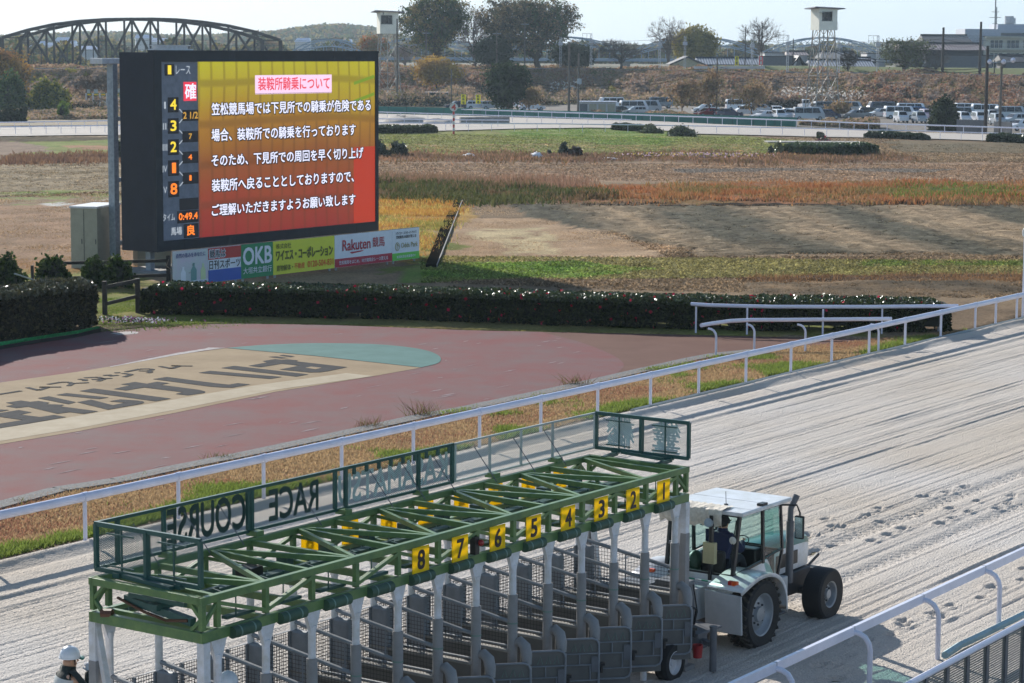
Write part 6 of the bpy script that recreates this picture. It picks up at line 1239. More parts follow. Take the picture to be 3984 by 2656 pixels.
# ------------------------------------------------------------------ beyond the far track
ZBK = 6.
TOPS = [G(x, y, ZBK) for x, y in ((-420, 281), (0, 275), (480, 272), (900, 271), (1500, 271), (2200, 274), (3000, 287), (3984, 301), (4350, 306))]
def bank():
    P = thicken([(p.x, p.y) for p in TOPS], 10); n = len(P); nv = 12; V = []; pg = []; W_ = 15.
    for i, (x, y) in enumerate(P):
        d = Vector((-x, -y, 0)).normalized()
        for j in range(nv):
            t = j / (nv - 1); q_ = Vector((x, y, 0)) + d * W_ * (1 - t); V.append((q_.x, q_.y, ZBK * t ** .85)); pg.append(C(140, 112, 90, .6))
        V.append((x - d.x * 9, y - d.y * 9, ZBK)); pg.append(C(108, 92, 70, .5)); V.append((x - d.x * 16, y - d.y * 16, ZBK - .3)); pg.append(C(120, 120, 80, .6))
    k = nv + 2; F = [(i * k + j, (i + 1) * k + j, (i + 1) * k + j + 1, i * k + j + 1) for i in range(n - 1) for j in range(k - 1)]
    V = np.array(V); F = np.array(F)
    o = np_mesh('embankment', V, F, 'infield_ground', pig=np.array(pg)); o['kind'] = 'structure'
    # thicket of brown autumn brush covering the slope
    PP = np.array([(p[0], p[1]) for p in P]); seg = np.linalg.norm(PP[1:] - PP[:-1], axis=1); cum = np.concatenate([[0], np.cumsum(seg)])
    N_ = 280000; s = RNG.random(N_) * cum[-1]; i = np.clip(np.searchsorted(cum, s) - 1, 0, len(seg) - 1); f = ((s - cum[i]) / seg[i])[:, None]; q_ = PP[i] * (1 - f) + PP[i + 1] * f
    d = -q_ / np.linalg.norm(q_, axis=1)[:, None]; t = RNG.random(N_) ** .9; q_ = q_ + d * (W_ + 7.) * (1 - t)[:, None]; z0 = ZBK * np.clip(1 - (1 - t) * (W_ + 7) / W_, 0, 1) ** .85
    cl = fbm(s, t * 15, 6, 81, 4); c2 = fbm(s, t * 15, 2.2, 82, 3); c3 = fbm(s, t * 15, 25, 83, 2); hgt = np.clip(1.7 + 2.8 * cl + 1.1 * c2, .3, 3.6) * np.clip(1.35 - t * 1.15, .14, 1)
    z = z0 + hgt * RNG.random(N_) ** .6
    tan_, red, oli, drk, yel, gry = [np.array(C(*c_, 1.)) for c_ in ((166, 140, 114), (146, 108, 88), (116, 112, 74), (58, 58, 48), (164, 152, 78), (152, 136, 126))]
    u = c2 + .5 * RNG.normal(size=N_) * .5; col = np.where((u > .25)[:, None], gry, np.where((u < -.3)[:, None], oli, tan_)); col = np.where((c3 * .7 + .5 * cl + .4 * RNG.normal(size=N_) * .6 > .38)[:, None], red, col); col = np.where((c3 + .3 * c2 < -.42)[:, None], yel * .8 + oli * .2, col)
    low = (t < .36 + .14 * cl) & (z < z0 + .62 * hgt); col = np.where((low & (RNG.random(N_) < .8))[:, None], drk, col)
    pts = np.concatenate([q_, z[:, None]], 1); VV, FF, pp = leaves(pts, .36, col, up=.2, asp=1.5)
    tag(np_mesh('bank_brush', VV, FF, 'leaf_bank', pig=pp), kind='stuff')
    M2 = 90000; s = RNG.random(M2) * cum[-1]; i = np.clip(np.searchsorted(cum, s) - 1, 0, len(seg) - 1); f = ((s - cum[i]) / seg[i])[:, None]; q_ = PP[i] * (1 - f) + PP[i + 1] * f; d = q_ / np.linalg.norm(q_, axis=1)[:, None]; q_ = q_ + d * RNG.uniform(5.5, 26, M2)[:, None]
    k = fbm(s, q_[:, 1], 8, 85, 3); z = ZBK - .3 + RNG.random(M2) * np.clip(.7 + 1.5 * k, .25, 1.9); col = np.where((k + .3 * RNG.normal(size=M2) > .1)[:, None], tan_, oli); col = np.where((RNG.random(M2) < .25)[:, None], red, col)
    VV, FF, pp = leaves(np.concatenate([q_, z[:, None]], 1), .42, col, up=.2); tag(np_mesh('track_side_brush', VV, FF, 'leaf_bank', pig=pp), kind='stuff')
    for px, n_, hm_, dk_ in (([(1440, 414), (2060, 414), (2260, 405), (3080, 421), (3080, 396), (1440, 386)], 80000, 3.0, .45), ([(230, 430), (600, 420), (600, 392), (230, 398)], 26000, 2.6, .3), ([(-60, 470), (580, 462), (580, 426), (-60, 434)], 26000, .8, .1), ([(3110, 488), (3420, 506), (3420, 496), (3110, 478)], 14000, 1.3, .1), ([(2300, 452), (2720, 464), (2720, 458), (2300, 446)], 9000, 1.2, .35), ([(3080, 421), (4200, 418), (4200, 408), (3080, 405)], 26000, 1.6, .7)):
        P = scatter(poly_px(px), n_); k = fbm(P[:, 0], P[:, 1] * .5, 5, 87, 4); k2 = fbm(P[:, 0], P[:, 1] * .5, 2, 88, 3); h_ = np.clip(hm_ * (.55 + .9 * k + .5 * k2), .1, hm_ * 1.2); u = RNG.random(n_) ** .7; P[:, 2] = h_ * u
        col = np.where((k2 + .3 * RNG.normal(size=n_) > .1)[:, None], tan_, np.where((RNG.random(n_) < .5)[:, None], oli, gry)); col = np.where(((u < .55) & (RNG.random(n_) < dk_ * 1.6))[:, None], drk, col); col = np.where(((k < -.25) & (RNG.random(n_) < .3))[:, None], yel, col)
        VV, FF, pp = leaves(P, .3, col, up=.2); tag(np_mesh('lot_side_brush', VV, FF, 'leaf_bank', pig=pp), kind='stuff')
    # white pampas plumes
    parts = []
    for x0, x1, ya, yb, m_ in ((3040, 3240, 338, 372, 150), (3230, 3450, 352, 385, 110), (3520, 3700, 318, 392, 90), (3900, 3984, 340, 395, 40), (2140, 2260, 315, 352, 110), (2700, 2850, 330, 380, 20), (1650, 1760, 290, 330, 14)):
        for k in range(m_):
            x = RNG.uniform(x0, x1); y = RNG.uniform(ya, yb); dd = 492 if x < 2300 else (448 - (x - 3000) * .022); dd -= 6 * (y - 280) / 100 * 2; p = GD(x, y, dd); parts.append(p)
    for k in range(150):
        x = RNG.uniform(325, 600); y = RNG.uniform(385, 425); parts.append(GD(x, y, 398))
    VV, FF, pp = leaves(np.array([tuple(p) for p in parts]), .26, [C(235, 228, 220, 1.)], up=.2, asp=2.); tag(np_mesh('pampas_plumes', VV, FF, 'leaf_dull', pig=pp), kind='stuff')
bank()
mat('plateau', C(118, 104, 80, .6), .95, var=.2, vscale=.05, col2=C(96, 98, 64, .6), bump=.3, bscale=1)
sheet('river_plain', [(p.x * 1.03, p.y * 1.03) for p in TOPS] + [(900, 460), (1600, 3500), (-1600, 3500), (-800, 470)], ZBK - .6, 'plateau')
def rail_line():
    P = thicken([(p.x, p.y) for p in TOPS], 6)
    P = [Vector((x, y, 0)) * (1 + 4.5 / math.hypot(x, y)) for x, y in P]; b = MB(); r_ = MB()
    for a, c in zip(P, P[1:]):
        b.bar(a + Vector((0, 0, ZBK + .12)), c + Vector((0, 0, ZBK + .12)), 3.4, .35)
        for o in (-1.2, -.1, 1.0, 2.1):
            d = (c - a).normalized(); n_ = Vector((-d.y, d.x, 0)); r_.bar(a + n_ * o + Vector((0, 0, ZBK + .36)), c + n_ * o + Vector((0, 0, ZBK + .36)), .12, .14)
    mat('ballast', C(92, 80, 72, .6), .95, var=.2, vscale=2); mat('rail_steel', C(150, 150, 160, .7), .4, .5)
    b.build('railway_ballast', 'ballast')['kind'] = 'structure'; r_.build('railway_rails', 'rail_steel')['kind'] = 'structure'
rail_line()
mat('lot_ground', C(118, 108, 98, .65), .95, var=.25, vscale=.3); mat('verge_far', C(140, 108, 82, .7), .95, var=.25, vscale=.3, col2=C(112, 108, 62, .7))
sheet('car_park', poly_px([(1850, 448), (2600, 468), (3100, 492), (3600, 512), (4300, 528), (4400, 408), (3600, 408), (2600, 408), (1850, 408)]), .05, 'lot_ground')
sheet('left_scrub', poly_px([(-300, 492), (560, 486), (1460, 442), (1460, 405), (560, 420), (-300, 428)]), .05, 'verge_far')

# far rails
def px_line(L, h): return [G(x, y, h) for x, y in L]
def far_rail(label, tops, h, nposts, hook=None, r=.07, pr=.035):
    P = px_line(tops, h); e = rail_thing('track_rail', label, 'rail', P, [], r=r, h=h)
    L = [0.]; 
    for a, b in zip(P, P[1:]): L.append(L[-1] + (b - a).length)
    o = e.location
    for k in range(nposts):
        s = L[-1] * (k + .3) / nposts; i = max(j for j in range(len(L) - 1) if L[j] <= s); t = (s - L[i]) / (L[i + 1] - L[i]); q_ = P[i].lerp(P[i + 1], t); q_.z = 0; b = q_ - o; mb = MB()
        if hook: mb.tube([b + Vector((0, -.35, 0)), b + Vector((0, -.35, h - .3)), b + Vector((0, -.25, h - .08)), b + Vector((0, 0, h))], pr, 5)
        else: mb.tube([b, b + Vector((0, 0, h))], pr, 5)
        mb.build('post', 'rail_white', e)
    return e
far_rail('long white outer rail of the far bend running before the teal fence and car park', [(1440, 414), (1800, 425), (2150, 436), (2500, 447), (2850, 459), (3150, 470), (3384, 480), (3700, 489), (4100, 502)], 1.1, 46, r=.09, pr=.05)
far_rail('second white rail from the back, ending in the open in front of the green fence', [(1440, 434), (1800, 445), (2150, 456), (2456, 465)], 1., 18, hook=1)
far_rail('short white rail beside the sand heaps', [(1440, 461), (1640, 464), (1980, 467)], 1., 9)
far_rail('inner white rail of the far bend in front of the pale sand', [(1440, 477), (1800, 479), (2150, 481), (2469, 485), (2850, 492), (3200, 500), (3384, 505), (3629, 510), (4050, 524)], 1., 30, hook=1)
far_rail('upper white rail of the far bend left of the big screen', [(-80, 476), (200, 473), (560, 466)], 1.0, 12)
far_rail('lower white rail of the far bend left of the big screen', [(-80, 494), (100, 492), (300, 489), (560, 485)], 1.0, 11, hook=1)
# green screen fence
def green_fence():
    mat('fence_teal', C(36, 122, 112, .85), .6, var=.08, vscale=.5); mat('fence_teal_post', C(20, 84, 80, .8), .6)
    P = [G(x, y, 1.3) for x, y in ((1440, 412), (1800, 420), (2150, 429.5), (2500, 438), (2850, 448.5), (3100, 456))]; o = Vector((P[0].x, P[0].y, 0)); e = empty('screen_fence', o, 0, 'long low teal green sheet fence between the far rail and the car park', 'fence')
    mb = MB()
    for a, b in zip(P, P[1:]): mb.bar(Vector((a.x, a.y, .65)) - o, Vector((b.x, b.y, .65)) - o, .04, 1.3)
    mb.build('sheeting', 'fence_teal', e)
    for a, b in zip(P, P[1:]):
        n_ = int((b - a).length / 3.2)
        for k in range(n_):
            q_ = a.lerp(b, k / n_); q_.z = 0; q_ -= o; m2 = MB(); m2.bar(q_ + Vector((0, -.05, 0)), q_ + Vector((0, -.05, 1.32)), .07, .07)
            if k % 3 == 0: m2.bar(q_ + Vector((.9, -.7, 0)), q_ + Vector((0, -.05, 1.2)), .05, .05)
            m2.build('fence_post', 'fence_teal_post', e)
green_fence()

# ------------------------------------------------------------------ trees
def seg_mesh(segs, n=4):
    A = np.array([tuple(s[0]) for s in segs], float); B = np.array([tuple(s[1]) for s in segs], float); ra = np.array([s[2] for s in segs])[:, None]; rb = np.array([s[3] for s in segs])[:, None]
    d = B - A; d /= np.linalg.norm(d, axis=1)[:, None] + 1e-9; up = np.where(np.abs(d[:, 2:3]) > .9, [[1., 0, 0]], [[0, 0, 1.]]); a = np.cross(d, up); a /= np.linalg.norm(a, axis=1)[:, None]; b = np.cross(d, a); V = []
    for P, r in ((A, ra), (B, rb)):
        for k in range(n): t = 2 * math.pi * k / n; V.append(P + (a * math.cos(t) + b * math.sin(t)) * r)
    V = np.stack(V, 1).reshape(-1, 3); m_ = len(segs); base = np.arange(m_)[:, None] * 2 * n
    F = np.concatenate([base + np.array([[k, (k + 1) % n, n + (k + 1) % n, n + k]]) for k in range(n)]); return V, F
def tree(name, label, base, hgt, wid, seed, nleaf=0, lsize=.3, cols=None, droop=0., bark=(92, 82, 74), r0=None, sig=.7, trunk=.22, cat='tree', group=None, cf=.82, tips=420, lump=.3):
    """trunk, limbs, boughs and twigs reaching for points spread through a lumpy crown volume"""
    rr = random.Random(seed); rg = np.random.default_rng(seed); R0 = r0 or hgt * .03; a, c = wid / 2, hgt * cf / 2; cz = hgt - c
    D = rg.normal(size=(tips, 3)); D[:, 2] = D[:, 2] * .9 + .15; D /= np.linalg.norm(D, axis=1)[:, None]; rad = rg.random(tips) ** .38
    lumps = rg.normal(size=(7, 3)); lumps /= np.linalg.norm(lumps, axis=1)[:, None]; k = (D @ lumps.T).max(1); rad = rad * (1 - lump + lump * np.clip((k - .35) / .5, 0, 1) * 1.15)
    P3 = D * rad[:, None] * (a, a * .8, c) + (0, 0, cz); n2 = max(26, tips // 9); n1 = 9
    P2 = P3[rg.choice(tips, n2, replace=False)] * .82 + np.array([0, 0, cz * .18 - c * .05]); P1 = P2[rg.choice(n2, n1, replace=False)] * (.55, .55, .72); P1[:, 2] = np.maximum(P1[:, 2], hgt * .16)
    segs = []; zt_ = hgt * (1 - cf) * .8
    def limb(p, q_, ra, rb, bend=.12, n_=3):
        p, q_ = np.array(p, float), np.array(q_, float); L = np.linalg.norm(q_ - p); prev = p
        for i in range(1, n_ + 1):
            t = i / n_; x = p * (1 - t) + q_ * t + np.array([0, 0, -L * bend * .5 * math.sin(math.pi * t)]) * (1 if t < 1 else 0) + (rg.normal(size=3) * L * .05 if i < n_ else 0); segs.append((prev, x, ra + (rb - ra) * (i - 1) / n_, ra + (rb - ra) * t)); prev = x
    lean = rg.normal(size=2) * wid * .02; zs = sorted(rg.random(n1)); top = np.array([lean[0], lean[1], hgt * .72]); limb((0, 0, 0), top, R0, R0 * .25, 0, 5)
    tr = lambda z: np.array([lean[0] * z / top[2], lean[1] * z / top[2], z])
    for i, q_ in enumerate(P1): z = min(max(zt_, q_[2] * .45), hgt * .6); limb(tr(z), q_, R0 * .5, R0 * .26)
    for q_ in P2: j_ = np.argmin(((P1 - q_) ** 2).sum(1)); limb(P1[j_], q_, R0 * .24, R0 * .11)
    for q_ in P3: j_ = np.argmin(((P2 - q_) ** 2).sum(1)); limb(P2[j_], q_, max(.035, R0 * .07), .02, .1, 2)
    e = empty(name, base, 0, label, cat, group); big = [s_ for s_ in segs if s_[2] > R0 * .3]; small = [s_ for s_ in segs if s_[2] <= R0 * .3]
    V, F = seg_mesh(big, 6); np_mesh('trunk', V, F, 'bark', e, np.tile(np.array(C(*bark, .7)), (len(V), 1)))
    nt = tips * (6 if not nleaf else 2); idx = rg.integers(0, tips, nt); A = P3[idx] - (P3[idx] - P2[rg.integers(0, n2, nt)]) * 0.; out = (A - (0, 0, cz * .6)); out /= np.linalg.norm(out, axis=1)[:, None] + 1e-9
    dv = out * .8 + rg.normal(size=(nt, 3)) * .5 + (0, 0, .25 - 2. * droop); dv /= np.linalg.norm(dv, axis=1)[:, None]; B = A + dv * (hgt * (.04 + .06 * rg.random((nt, 1)))); tw = [(A[i], B[i], .018, .008) for i in range(nt)]
    V, F = seg_mesh(small + tw, 3); parts = [(V, F, np.tile(np.array(C(*[min(255, c_ * 1.12) for c_ in bark], .8)), (len(V), 1)))]
    if nleaf:
        w8 = .2 + rg.random(tips) ** 1.6; idx = rg.choice(tips, nleaf, p=w8 / w8.sum()); L = P3[idx] + rg.normal(size=(nleaf, 3)) * sig * np.array([1, 1, .65])
        if droop: L[:, 2] -= rg.random(nleaf) * hgt * droop * .8
        cc = np.array([C(*c_, 1.) for c_ in cols]); sh = fbm(L[:, 0] + seed, L[:, 2], 1.6, seed, 2); ci = np.clip(((sh + .5 + .3 * rg.normal(size=nleaf) * .7) * len(cc)).astype(int), 0, len(cc) - 1)
        parts.append(leaves(L, lsize, cc[ci], up=.2, asp=1.5 if not droop else 2.6))
    V, F, pg = merge(parts); np_mesh('crown', V, F, 'leaf_dull', e, pg); return e
def tree_px(name, label, x, yt, yb, wpx, d, **k):
    b = GD(x, yb, d); t = GD(x, yt, d); return tree(name, label, b, t.z - b.z, wpx * d / FPX, **k)
GC = [(62, 78, 52), (84, 98, 60), (112, 112, 68), (66, 66, 50), (132, 118, 76)]; BC = [(88, 88, 68), (116, 104, 78), (142, 124, 92), (74, 72, 62)]
tree_px('evergreen_tree', 'tall dark evergreen tree with a stout trunk right of the watch tower marked 3', 1695, -26, 272, 300, 505, seed=3, nleaf=12500, lsize=.36, cols=GC, sig=.6, r0=.75, cf=.80, tips=520, lump=.42)
tree_px('bare_tree', 'tall leafless tree between the two big dark trees', 1845, 30, 262, 200, 525, seed=9, bark=(118, 110, 112), r0=.45, tips=560, cf=.82)
tree_px('broadleaf_tree', 'wide brownish tree with open branches, left one of the big pair on the bank', 1975, -10, 262, 290, 512, seed=14, nleaf=6500, lsize=.34, cols=BC, sig=.45, r0=.55, cf=.84, tips=520, lump=.4)
tree_px('broadleaf_tree', 'widest tree on the bank with spreading crown cut by the top of the picture', 2095, -34, 264, 350, 516, seed=21, nleaf=12000, lsize=.36, cols=BC + GC[:2], sig=.55, r0=.7, cf=.86, tips=800, lump=.42)
tree_px('conifer', 'low dark conifer at the foot of the big trees on the bank', 1915, 150, 268, 120, 503, seed=33, nleaf=9000, lsize=.38, cols=[(34, 48, 40), (44, 58, 44)], sig=.8, trunk=.1)
tree_px('evergreen_tree', 'dark rounded evergreen tree at the right foot of the widest tree', 2225, 182, 264, 140, 520, seed=35, nleaf=9000, lsize=.4, cols=[(46, 58, 46), (58, 66, 50)], sig=.8, trunk=.1)
tree_px('bare_tree', 'low leafless tree with spreading branches under the pale arches', 2415, 148, 270, 190, 500, seed=41, tips=600, cf=.72, bark=(96, 90, 88), r0=.35, trunk=.14)
tree_px('bare_tree', 'upright leafless tree just left of the yellow willow', 2600, 68, 240, 170, 545, seed=52, tips=300, bark=(128, 116, 108), r0=.42)
tree_px('willow_tree', 'yellow green willow tree with hanging branches behind the tiled roofs', 2705, 100, 240, 165, 548, seed=57, cf=.86, nleaf=9000, lsize=.34, cols=[(170, 156, 84), (150, 140, 78), (128, 122, 72)], sig=.7, droop=.32, r0=.5, trunk=.24)
tree_px('bare_tree', 'large leafless tree behind the grey flat building', 2958, 62, 238, 175, 548, seed=61, tips=300, bark=(122, 112, 108), r0=.45)
tree_px('bare_tree', 'thin dark leafless tree beside the railway right of the white watch tower', 3298, 195, 288, 80, 462, seed=66, bark=(70, 62, 58), r0=.2)
tree_px('bare_tree', 'greyish leafless tree with a greenish top in front of the brown tiled house', 3520, 145, 290, 210, 452, seed=70, nleaf=2600, lsize=.3, cols=[(96, 104, 78), (84, 88, 70)], tips=300, bark=(112, 108, 106), r0=.35, sig=.6)
tree_px('bare_tree', 'small leafless tree left of the brown tiled house', 3640, 190, 290, 110, 450, seed=71, tips=300, bark=(110, 104, 104), r0=.2)
tree_px('autumn_tree', 'small rust brown tree behind the left watch tower', 1455, 150, 215, 110, 620, seed=74, nleaf=3500, lsize=.42, cols=[(150, 118, 72), (126, 112, 70), (160, 100, 60)], sig=1.)
tree_px('bare_tree', 'pale leafless fan shaped tree right of the left watch tower', 1575, 165, 268, 100, 540, seed=76, tips=300, bark=(156, 142, 140), r0=.2, trunk=.1)
tree_px('autumn_tree', 'yellow leaved tree on the slope below the widest tree', 1700, 228, 345, 150, 484, seed=80, nleaf=6000, lsize=.38, cols=[(186, 152, 70), (150, 118, 66), (168, 136, 76)], sig=.9, trunk=.1)
tree_px('autumn_tree', 'brown and yellow tree overhanging the truss bridge end at the left edge', 20, 212, 420, 190, 405, seed=82, nleaf=8000, lsize=.34, cols=[(150, 110, 66), (120, 98, 62), (176, 136, 70)], tips=300, sig=.9, trunk=.2)
tree_px('bare_tree', 'brown leafless tree on the left bank under the bridge', 345, 285, 402, 120, 402, seed=84, tips=300, bark=(104, 84, 72), r0=.2)
tree_px('bare_tree', 'brown leafless tree on the left bank beside the steel pole', 430, 280, 402, 120, 402, seed=85, tips=300, bark=(100, 84, 74), r0=.2)
tree_px('evergreen_tree', 'dark evergreen tree growing beside the parked cars near the yellow banners', 1975, 240, 436, 122, 378, seed=88, nleaf=13000, lsize=.34, cols=[(40, 56, 36), (54, 70, 42), (30, 42, 32)], lump=.55, cf=.9, tips=300, sig=.75, trunk=.12, r0=.25)
for i, (x, yt, yb, wd, d, lab) in enumerate(((2655, 290, 440, 150, 378, 'brown scrubby tree behind the teal fence, left of the navy car'), (2760, 262, 442, 100, 378, 'thin leafless tree in front of the brown slope beside the utility pole'), (2930, 300, 452, 170, 372, 'scrubby leafless tree standing among the white cars'), (3260, 400, 470, 80, 372, 'low brown bush between the silver cars'), (2060, 330, 430, 60, 380, 'small dark bush beside the dark evergreen tree'))):
    tree_px('scrub_tree', lab, x, yt, yb, wd, d, seed=100 + i, nleaf=1300, lsize=.28, cols=[(172, 142, 108), (140, 120, 80), (150, 124, 100)], tips=260, lump=.5, sig=.5, trunk=.12, bark=(120, 100, 86), r0=.12)
def bush_px(label, x, yt, yb, wpx, cols=GR, n=3500, name='bush', size=.26, m='leaf_dull', deep=1.6, group=None):
    g = G(x, yb); d = g.y; h = GD(x, yt, d).z; return shrub(name, label, g, wpx * d / FPX / 2, deep, max(h, .4), n, size, cols, 'bush', group, m)
DK = [C(46, 58, 36, .9), C(58, 70, 42, .9), C(36, 46, 30, .9)]
bush_px('large round dark green bush in front of the parked vans, beside the far rail', 3672, 398, 510, 98, DK, 9000, size=.3, deep=1.8)
bush_px('dark green leafy bush at the left edge behind the far rail', 40, 312, 440, 110, [C(66, 92, 52, .9), C(48, 70, 42, .9), C(94, 112, 62, .9)], 9000, size=.36, deep=3)
bush_px('yellow green bush in front of the low sheds at the left', 185, 335, 440, 150, [C(156, 150, 66, .9), C(120, 124, 62, .9), C(84, 96, 52, .9)], 9000, size=.34, deep=3)
bush_px('slim yellow green sapling behind the left rail', 245, 400, 464, 36, [C(128, 150, 66, .9), C(100, 120, 54, .9)], 1400)
bush_px('low dark green mass at the left edge above the far rail', 30, 430, 474, 110, DK, 3500, size=.3)
bush_px('dark cone shaped bush above the left rail', 92, 418, 474, 26, DK, 1500)
for x, yt, yb, wd, lab, cc in ((1480, 558, 612, 70, 'dark round bush just right of the big screen', DK), (1553, 556, 608, 60, 'dark round bush second from the big screen', DK), (2195, 568, 608, 44, 'glossy dark bush, left one of the pair beside the white bundle', DK), (2240, 578, 610, 50, 'reddish dark bush, right one of the pair beside the white bundle', [C(86, 66, 56, .9), C(60, 52, 44, .9)]),
                       (2136, 588, 606, 16, 'tiny dark bush left of the pair of round bushes', DK), (2530, 489, 518, 82, 'clipped oval green bush, left one beside the far rail', [C(98, 104, 58, .9), C(72, 82, 46, .9)]), (2650, 493, 530, 115, 'clipped oval green bush, right one beside the far rail', [C(98, 104, 58, .9), C(66, 76, 44, .9)]),
                       (3190, 519, 540, 34, 'small dark tuft by the inner rail of the far bend', DK), (3000, 575, 598, 22, 'small dark bush at the left end of the planted island', DK), (3030, 555, 602, 34, 'upright yellow green bush at the left end of the planted island', [C(112, 118, 64, .9), C(88, 98, 52, .9)]),
                       (3200, 545, 575, 66, 'bush with red flowers behind the planted island', [C(52, 72, 42, .9), C(150, 52, 70, .9), C(52, 72, 42, .9)]), (1400, 588, 612, 90, 'low bushes behind the big screen', DK), (460, 560, 620, 40, 'dark bush hidden behind the steel pole left of the screen', DK)):
    bush_px(lab, x, yt, yb, wd, cc, 2600, size=.2 if wd > 30 else .14, m='leaf_gloss', deep=.9 if wd < 60 else 1.3)
def low_hedge(label, pts, h, n, cols=DK, wid=1.2): hedge('low_hedge', label, poly_px(pts), h, wid, n, .22, cols, rag=.1)
low_hedge('low ragged dark hedge in front of the white rail beside the screen', [(1445, 520), (1580, 520), (1700, 516)], .9, 5000, [C(58, 62, 40, .9), C(86, 88, 50, .9)])
low_hedge('low hedge of flattened bushes left of the two clipped oval bushes', [(2380, 506), (2485, 512)], .8, 3000)
low_hedge('low dark clipped hedge by the inner rail at the right', [(3362, 538), (3480, 541), (3590, 546)], .7, 4500)
low_hedge('low dark clipped hedge at the right edge beside the far rail', [(3838, 552), (3920, 556), (4100, 566)], .9, 5000)
low_hedge('glossy green hedge wrapping the planted island in the infield', [(3050, 602), (3180, 612), (3290, 608), (3415, 604)], 1.15, 9000, [C(58, 76, 48, .9), C(42, 58, 38, .9), C(88, 100, 60, .9)], 3.)
sl_ = MB(); sl_.box((-4.5, -.6, .9), (5.5, 2.8, 1.0)); g = G(3150, 588); so_ = sl_.build('stone_slab', 'concrete'); so_.location = (g.x, g.y, 0); tag(so_, 'pale flat slab lying in the middle of the glossy hedged island', 'slab')
for x, y, wpx, hpx, lab in ((1822, 612, 56, 14, 'low pile of white sheeting in the dry weeds, leftmost of the bundles'), (2088, 614, 54, 22, 'big white sheet covered bundle in the dry weeds'), (2375, 624, 80, 10, 'scattered white flowers in the weeds right of the two dark bushes')):
    g = G(x, y); k = g.y / FPX; mb = MB(); mb.ball((0, 0, 0), 1, 10, (wpx * k / 2, .8, hpx * k)); rr = random.Random(x); mb.v = [(a + rr.uniform(-.1, .1), b + rr.uniform(-.1, .1), max(c + rr.uniform(-.12, .1) * (c > .1), .02)) for a, b, c in mb.v]
    mat('sheet_white', C(232, 232, 238, .85), .7); o = mb.build('white_bundle', 'sheet_white', smooth=True); o.location = g; tag(o, lab, 'bundle' if x < 2300 else 'flowers')
g = G(2700, 616); P = np.array(g) + RNG.normal(size=(900, 3)) * (3.2, .5, 0); P[:, 2] = .2 + RNG.random(900) * .35; V, F, pg = leaves(P, .18, [C(226, 196, 214, .9), C(216, 190, 110, .9), C(110, 110, 70, .9)], asp=1.); tag(np_mesh('chrysanthemum_row', V, F, 'leaf_dull', pig=pg), 'row of pink and cream garden flowers at the left of the planted island', 'flowers')
# sand heaps and a wall beside the far rails
for x, y, wpx, hpx, lab in ((1545, 462, 100, 16, 'low grey sand heap behind the rails beside the screen'), (1580, 478, 190, 30, 'broad pale sand heap behind the rails beside the number 4 post'), (1700, 480, 150, 20, 'flat pale sand heap right of the broad one')):
    g = G(x, y + 3); k = g.y / FPX; mb = MB(); mb.ball((0, 0, 0), 1, 12, (wpx * k / 2, 3.5, hpx * k)); rr = random.Random(x + 1); mb.v = [(a + rr.uniform(-.25, .25), b, max(c + rr.uniform(-.2, .15) * (c > .1), -.02)) for a, b, c in mb.v]; o = mb.build('sand_heap', 'far_sand', smooth=True); o.location = g; tag(o, lab, 'sand heap')
mb = MB(); a, b = G(1790, 483), G(1980, 482); mb.bar(a + Vector((0, 0, .5)), b + Vector((0, 0, .5)), .6, 1.); tag(mb.build('low_wall', 'concrete'), 'low grey concrete wall behind the white rail right of the number 4 post', 'wall')

g = G(3978, 1238); e = empty('track_marker', g, 0, 'slim white pole with a round white sign in the field beyond the inner rail', 'marker post'); zt = GD(3978, 880, g.y).z; MB().tube([(0, 0, -.1), (0, 0, zt)], .045, 8).build('pole', 'rail_white', e, smooth=True); mb = MB(); mb.lathe([(.001, -.03), (.28, -.03), (.28, .03), (.001, .03)], (.16, 0, zt - .25), 'y', 24); mb.build('sign_disc', 'white_paint', e)
# number 4 distance post
g = G(1765, 522); e = empty('distance_post', g, 0, 'red and white striped post carrying a round white sign with a red 4', 'marker post'); zt = GD(1765, 400, g.y).z; R_ = 28 * g.y / FPX / 2 * 1.15; n_ = 7; zb_ = zt - 2 * R_
for k in range(n_): MB().tube([(0, 0, zb_ * k / n_), (0, 0, zb_ * (k + 1) / n_)], .13, 10).build('stripe', 'white_paint' if k % 2 else 'ad_red', e, smooth=True)
mb = MB(); mb.lathe([(.001, -.06), (R_, -.06), (R_, .06), (.001, .06)], (0, 0, zt - R_), 'y', 28); so_ = mb.build('sign_disc', 'white_paint', e)
mb = MB(); put_text(mb, '4', (-R_ * .48, -.075, zt - 1.62 * R_), (R_ * .96, 0, 0), (0, 0, R_ * 1.25), .06); mb.build('digit', 'ad_red', so_)

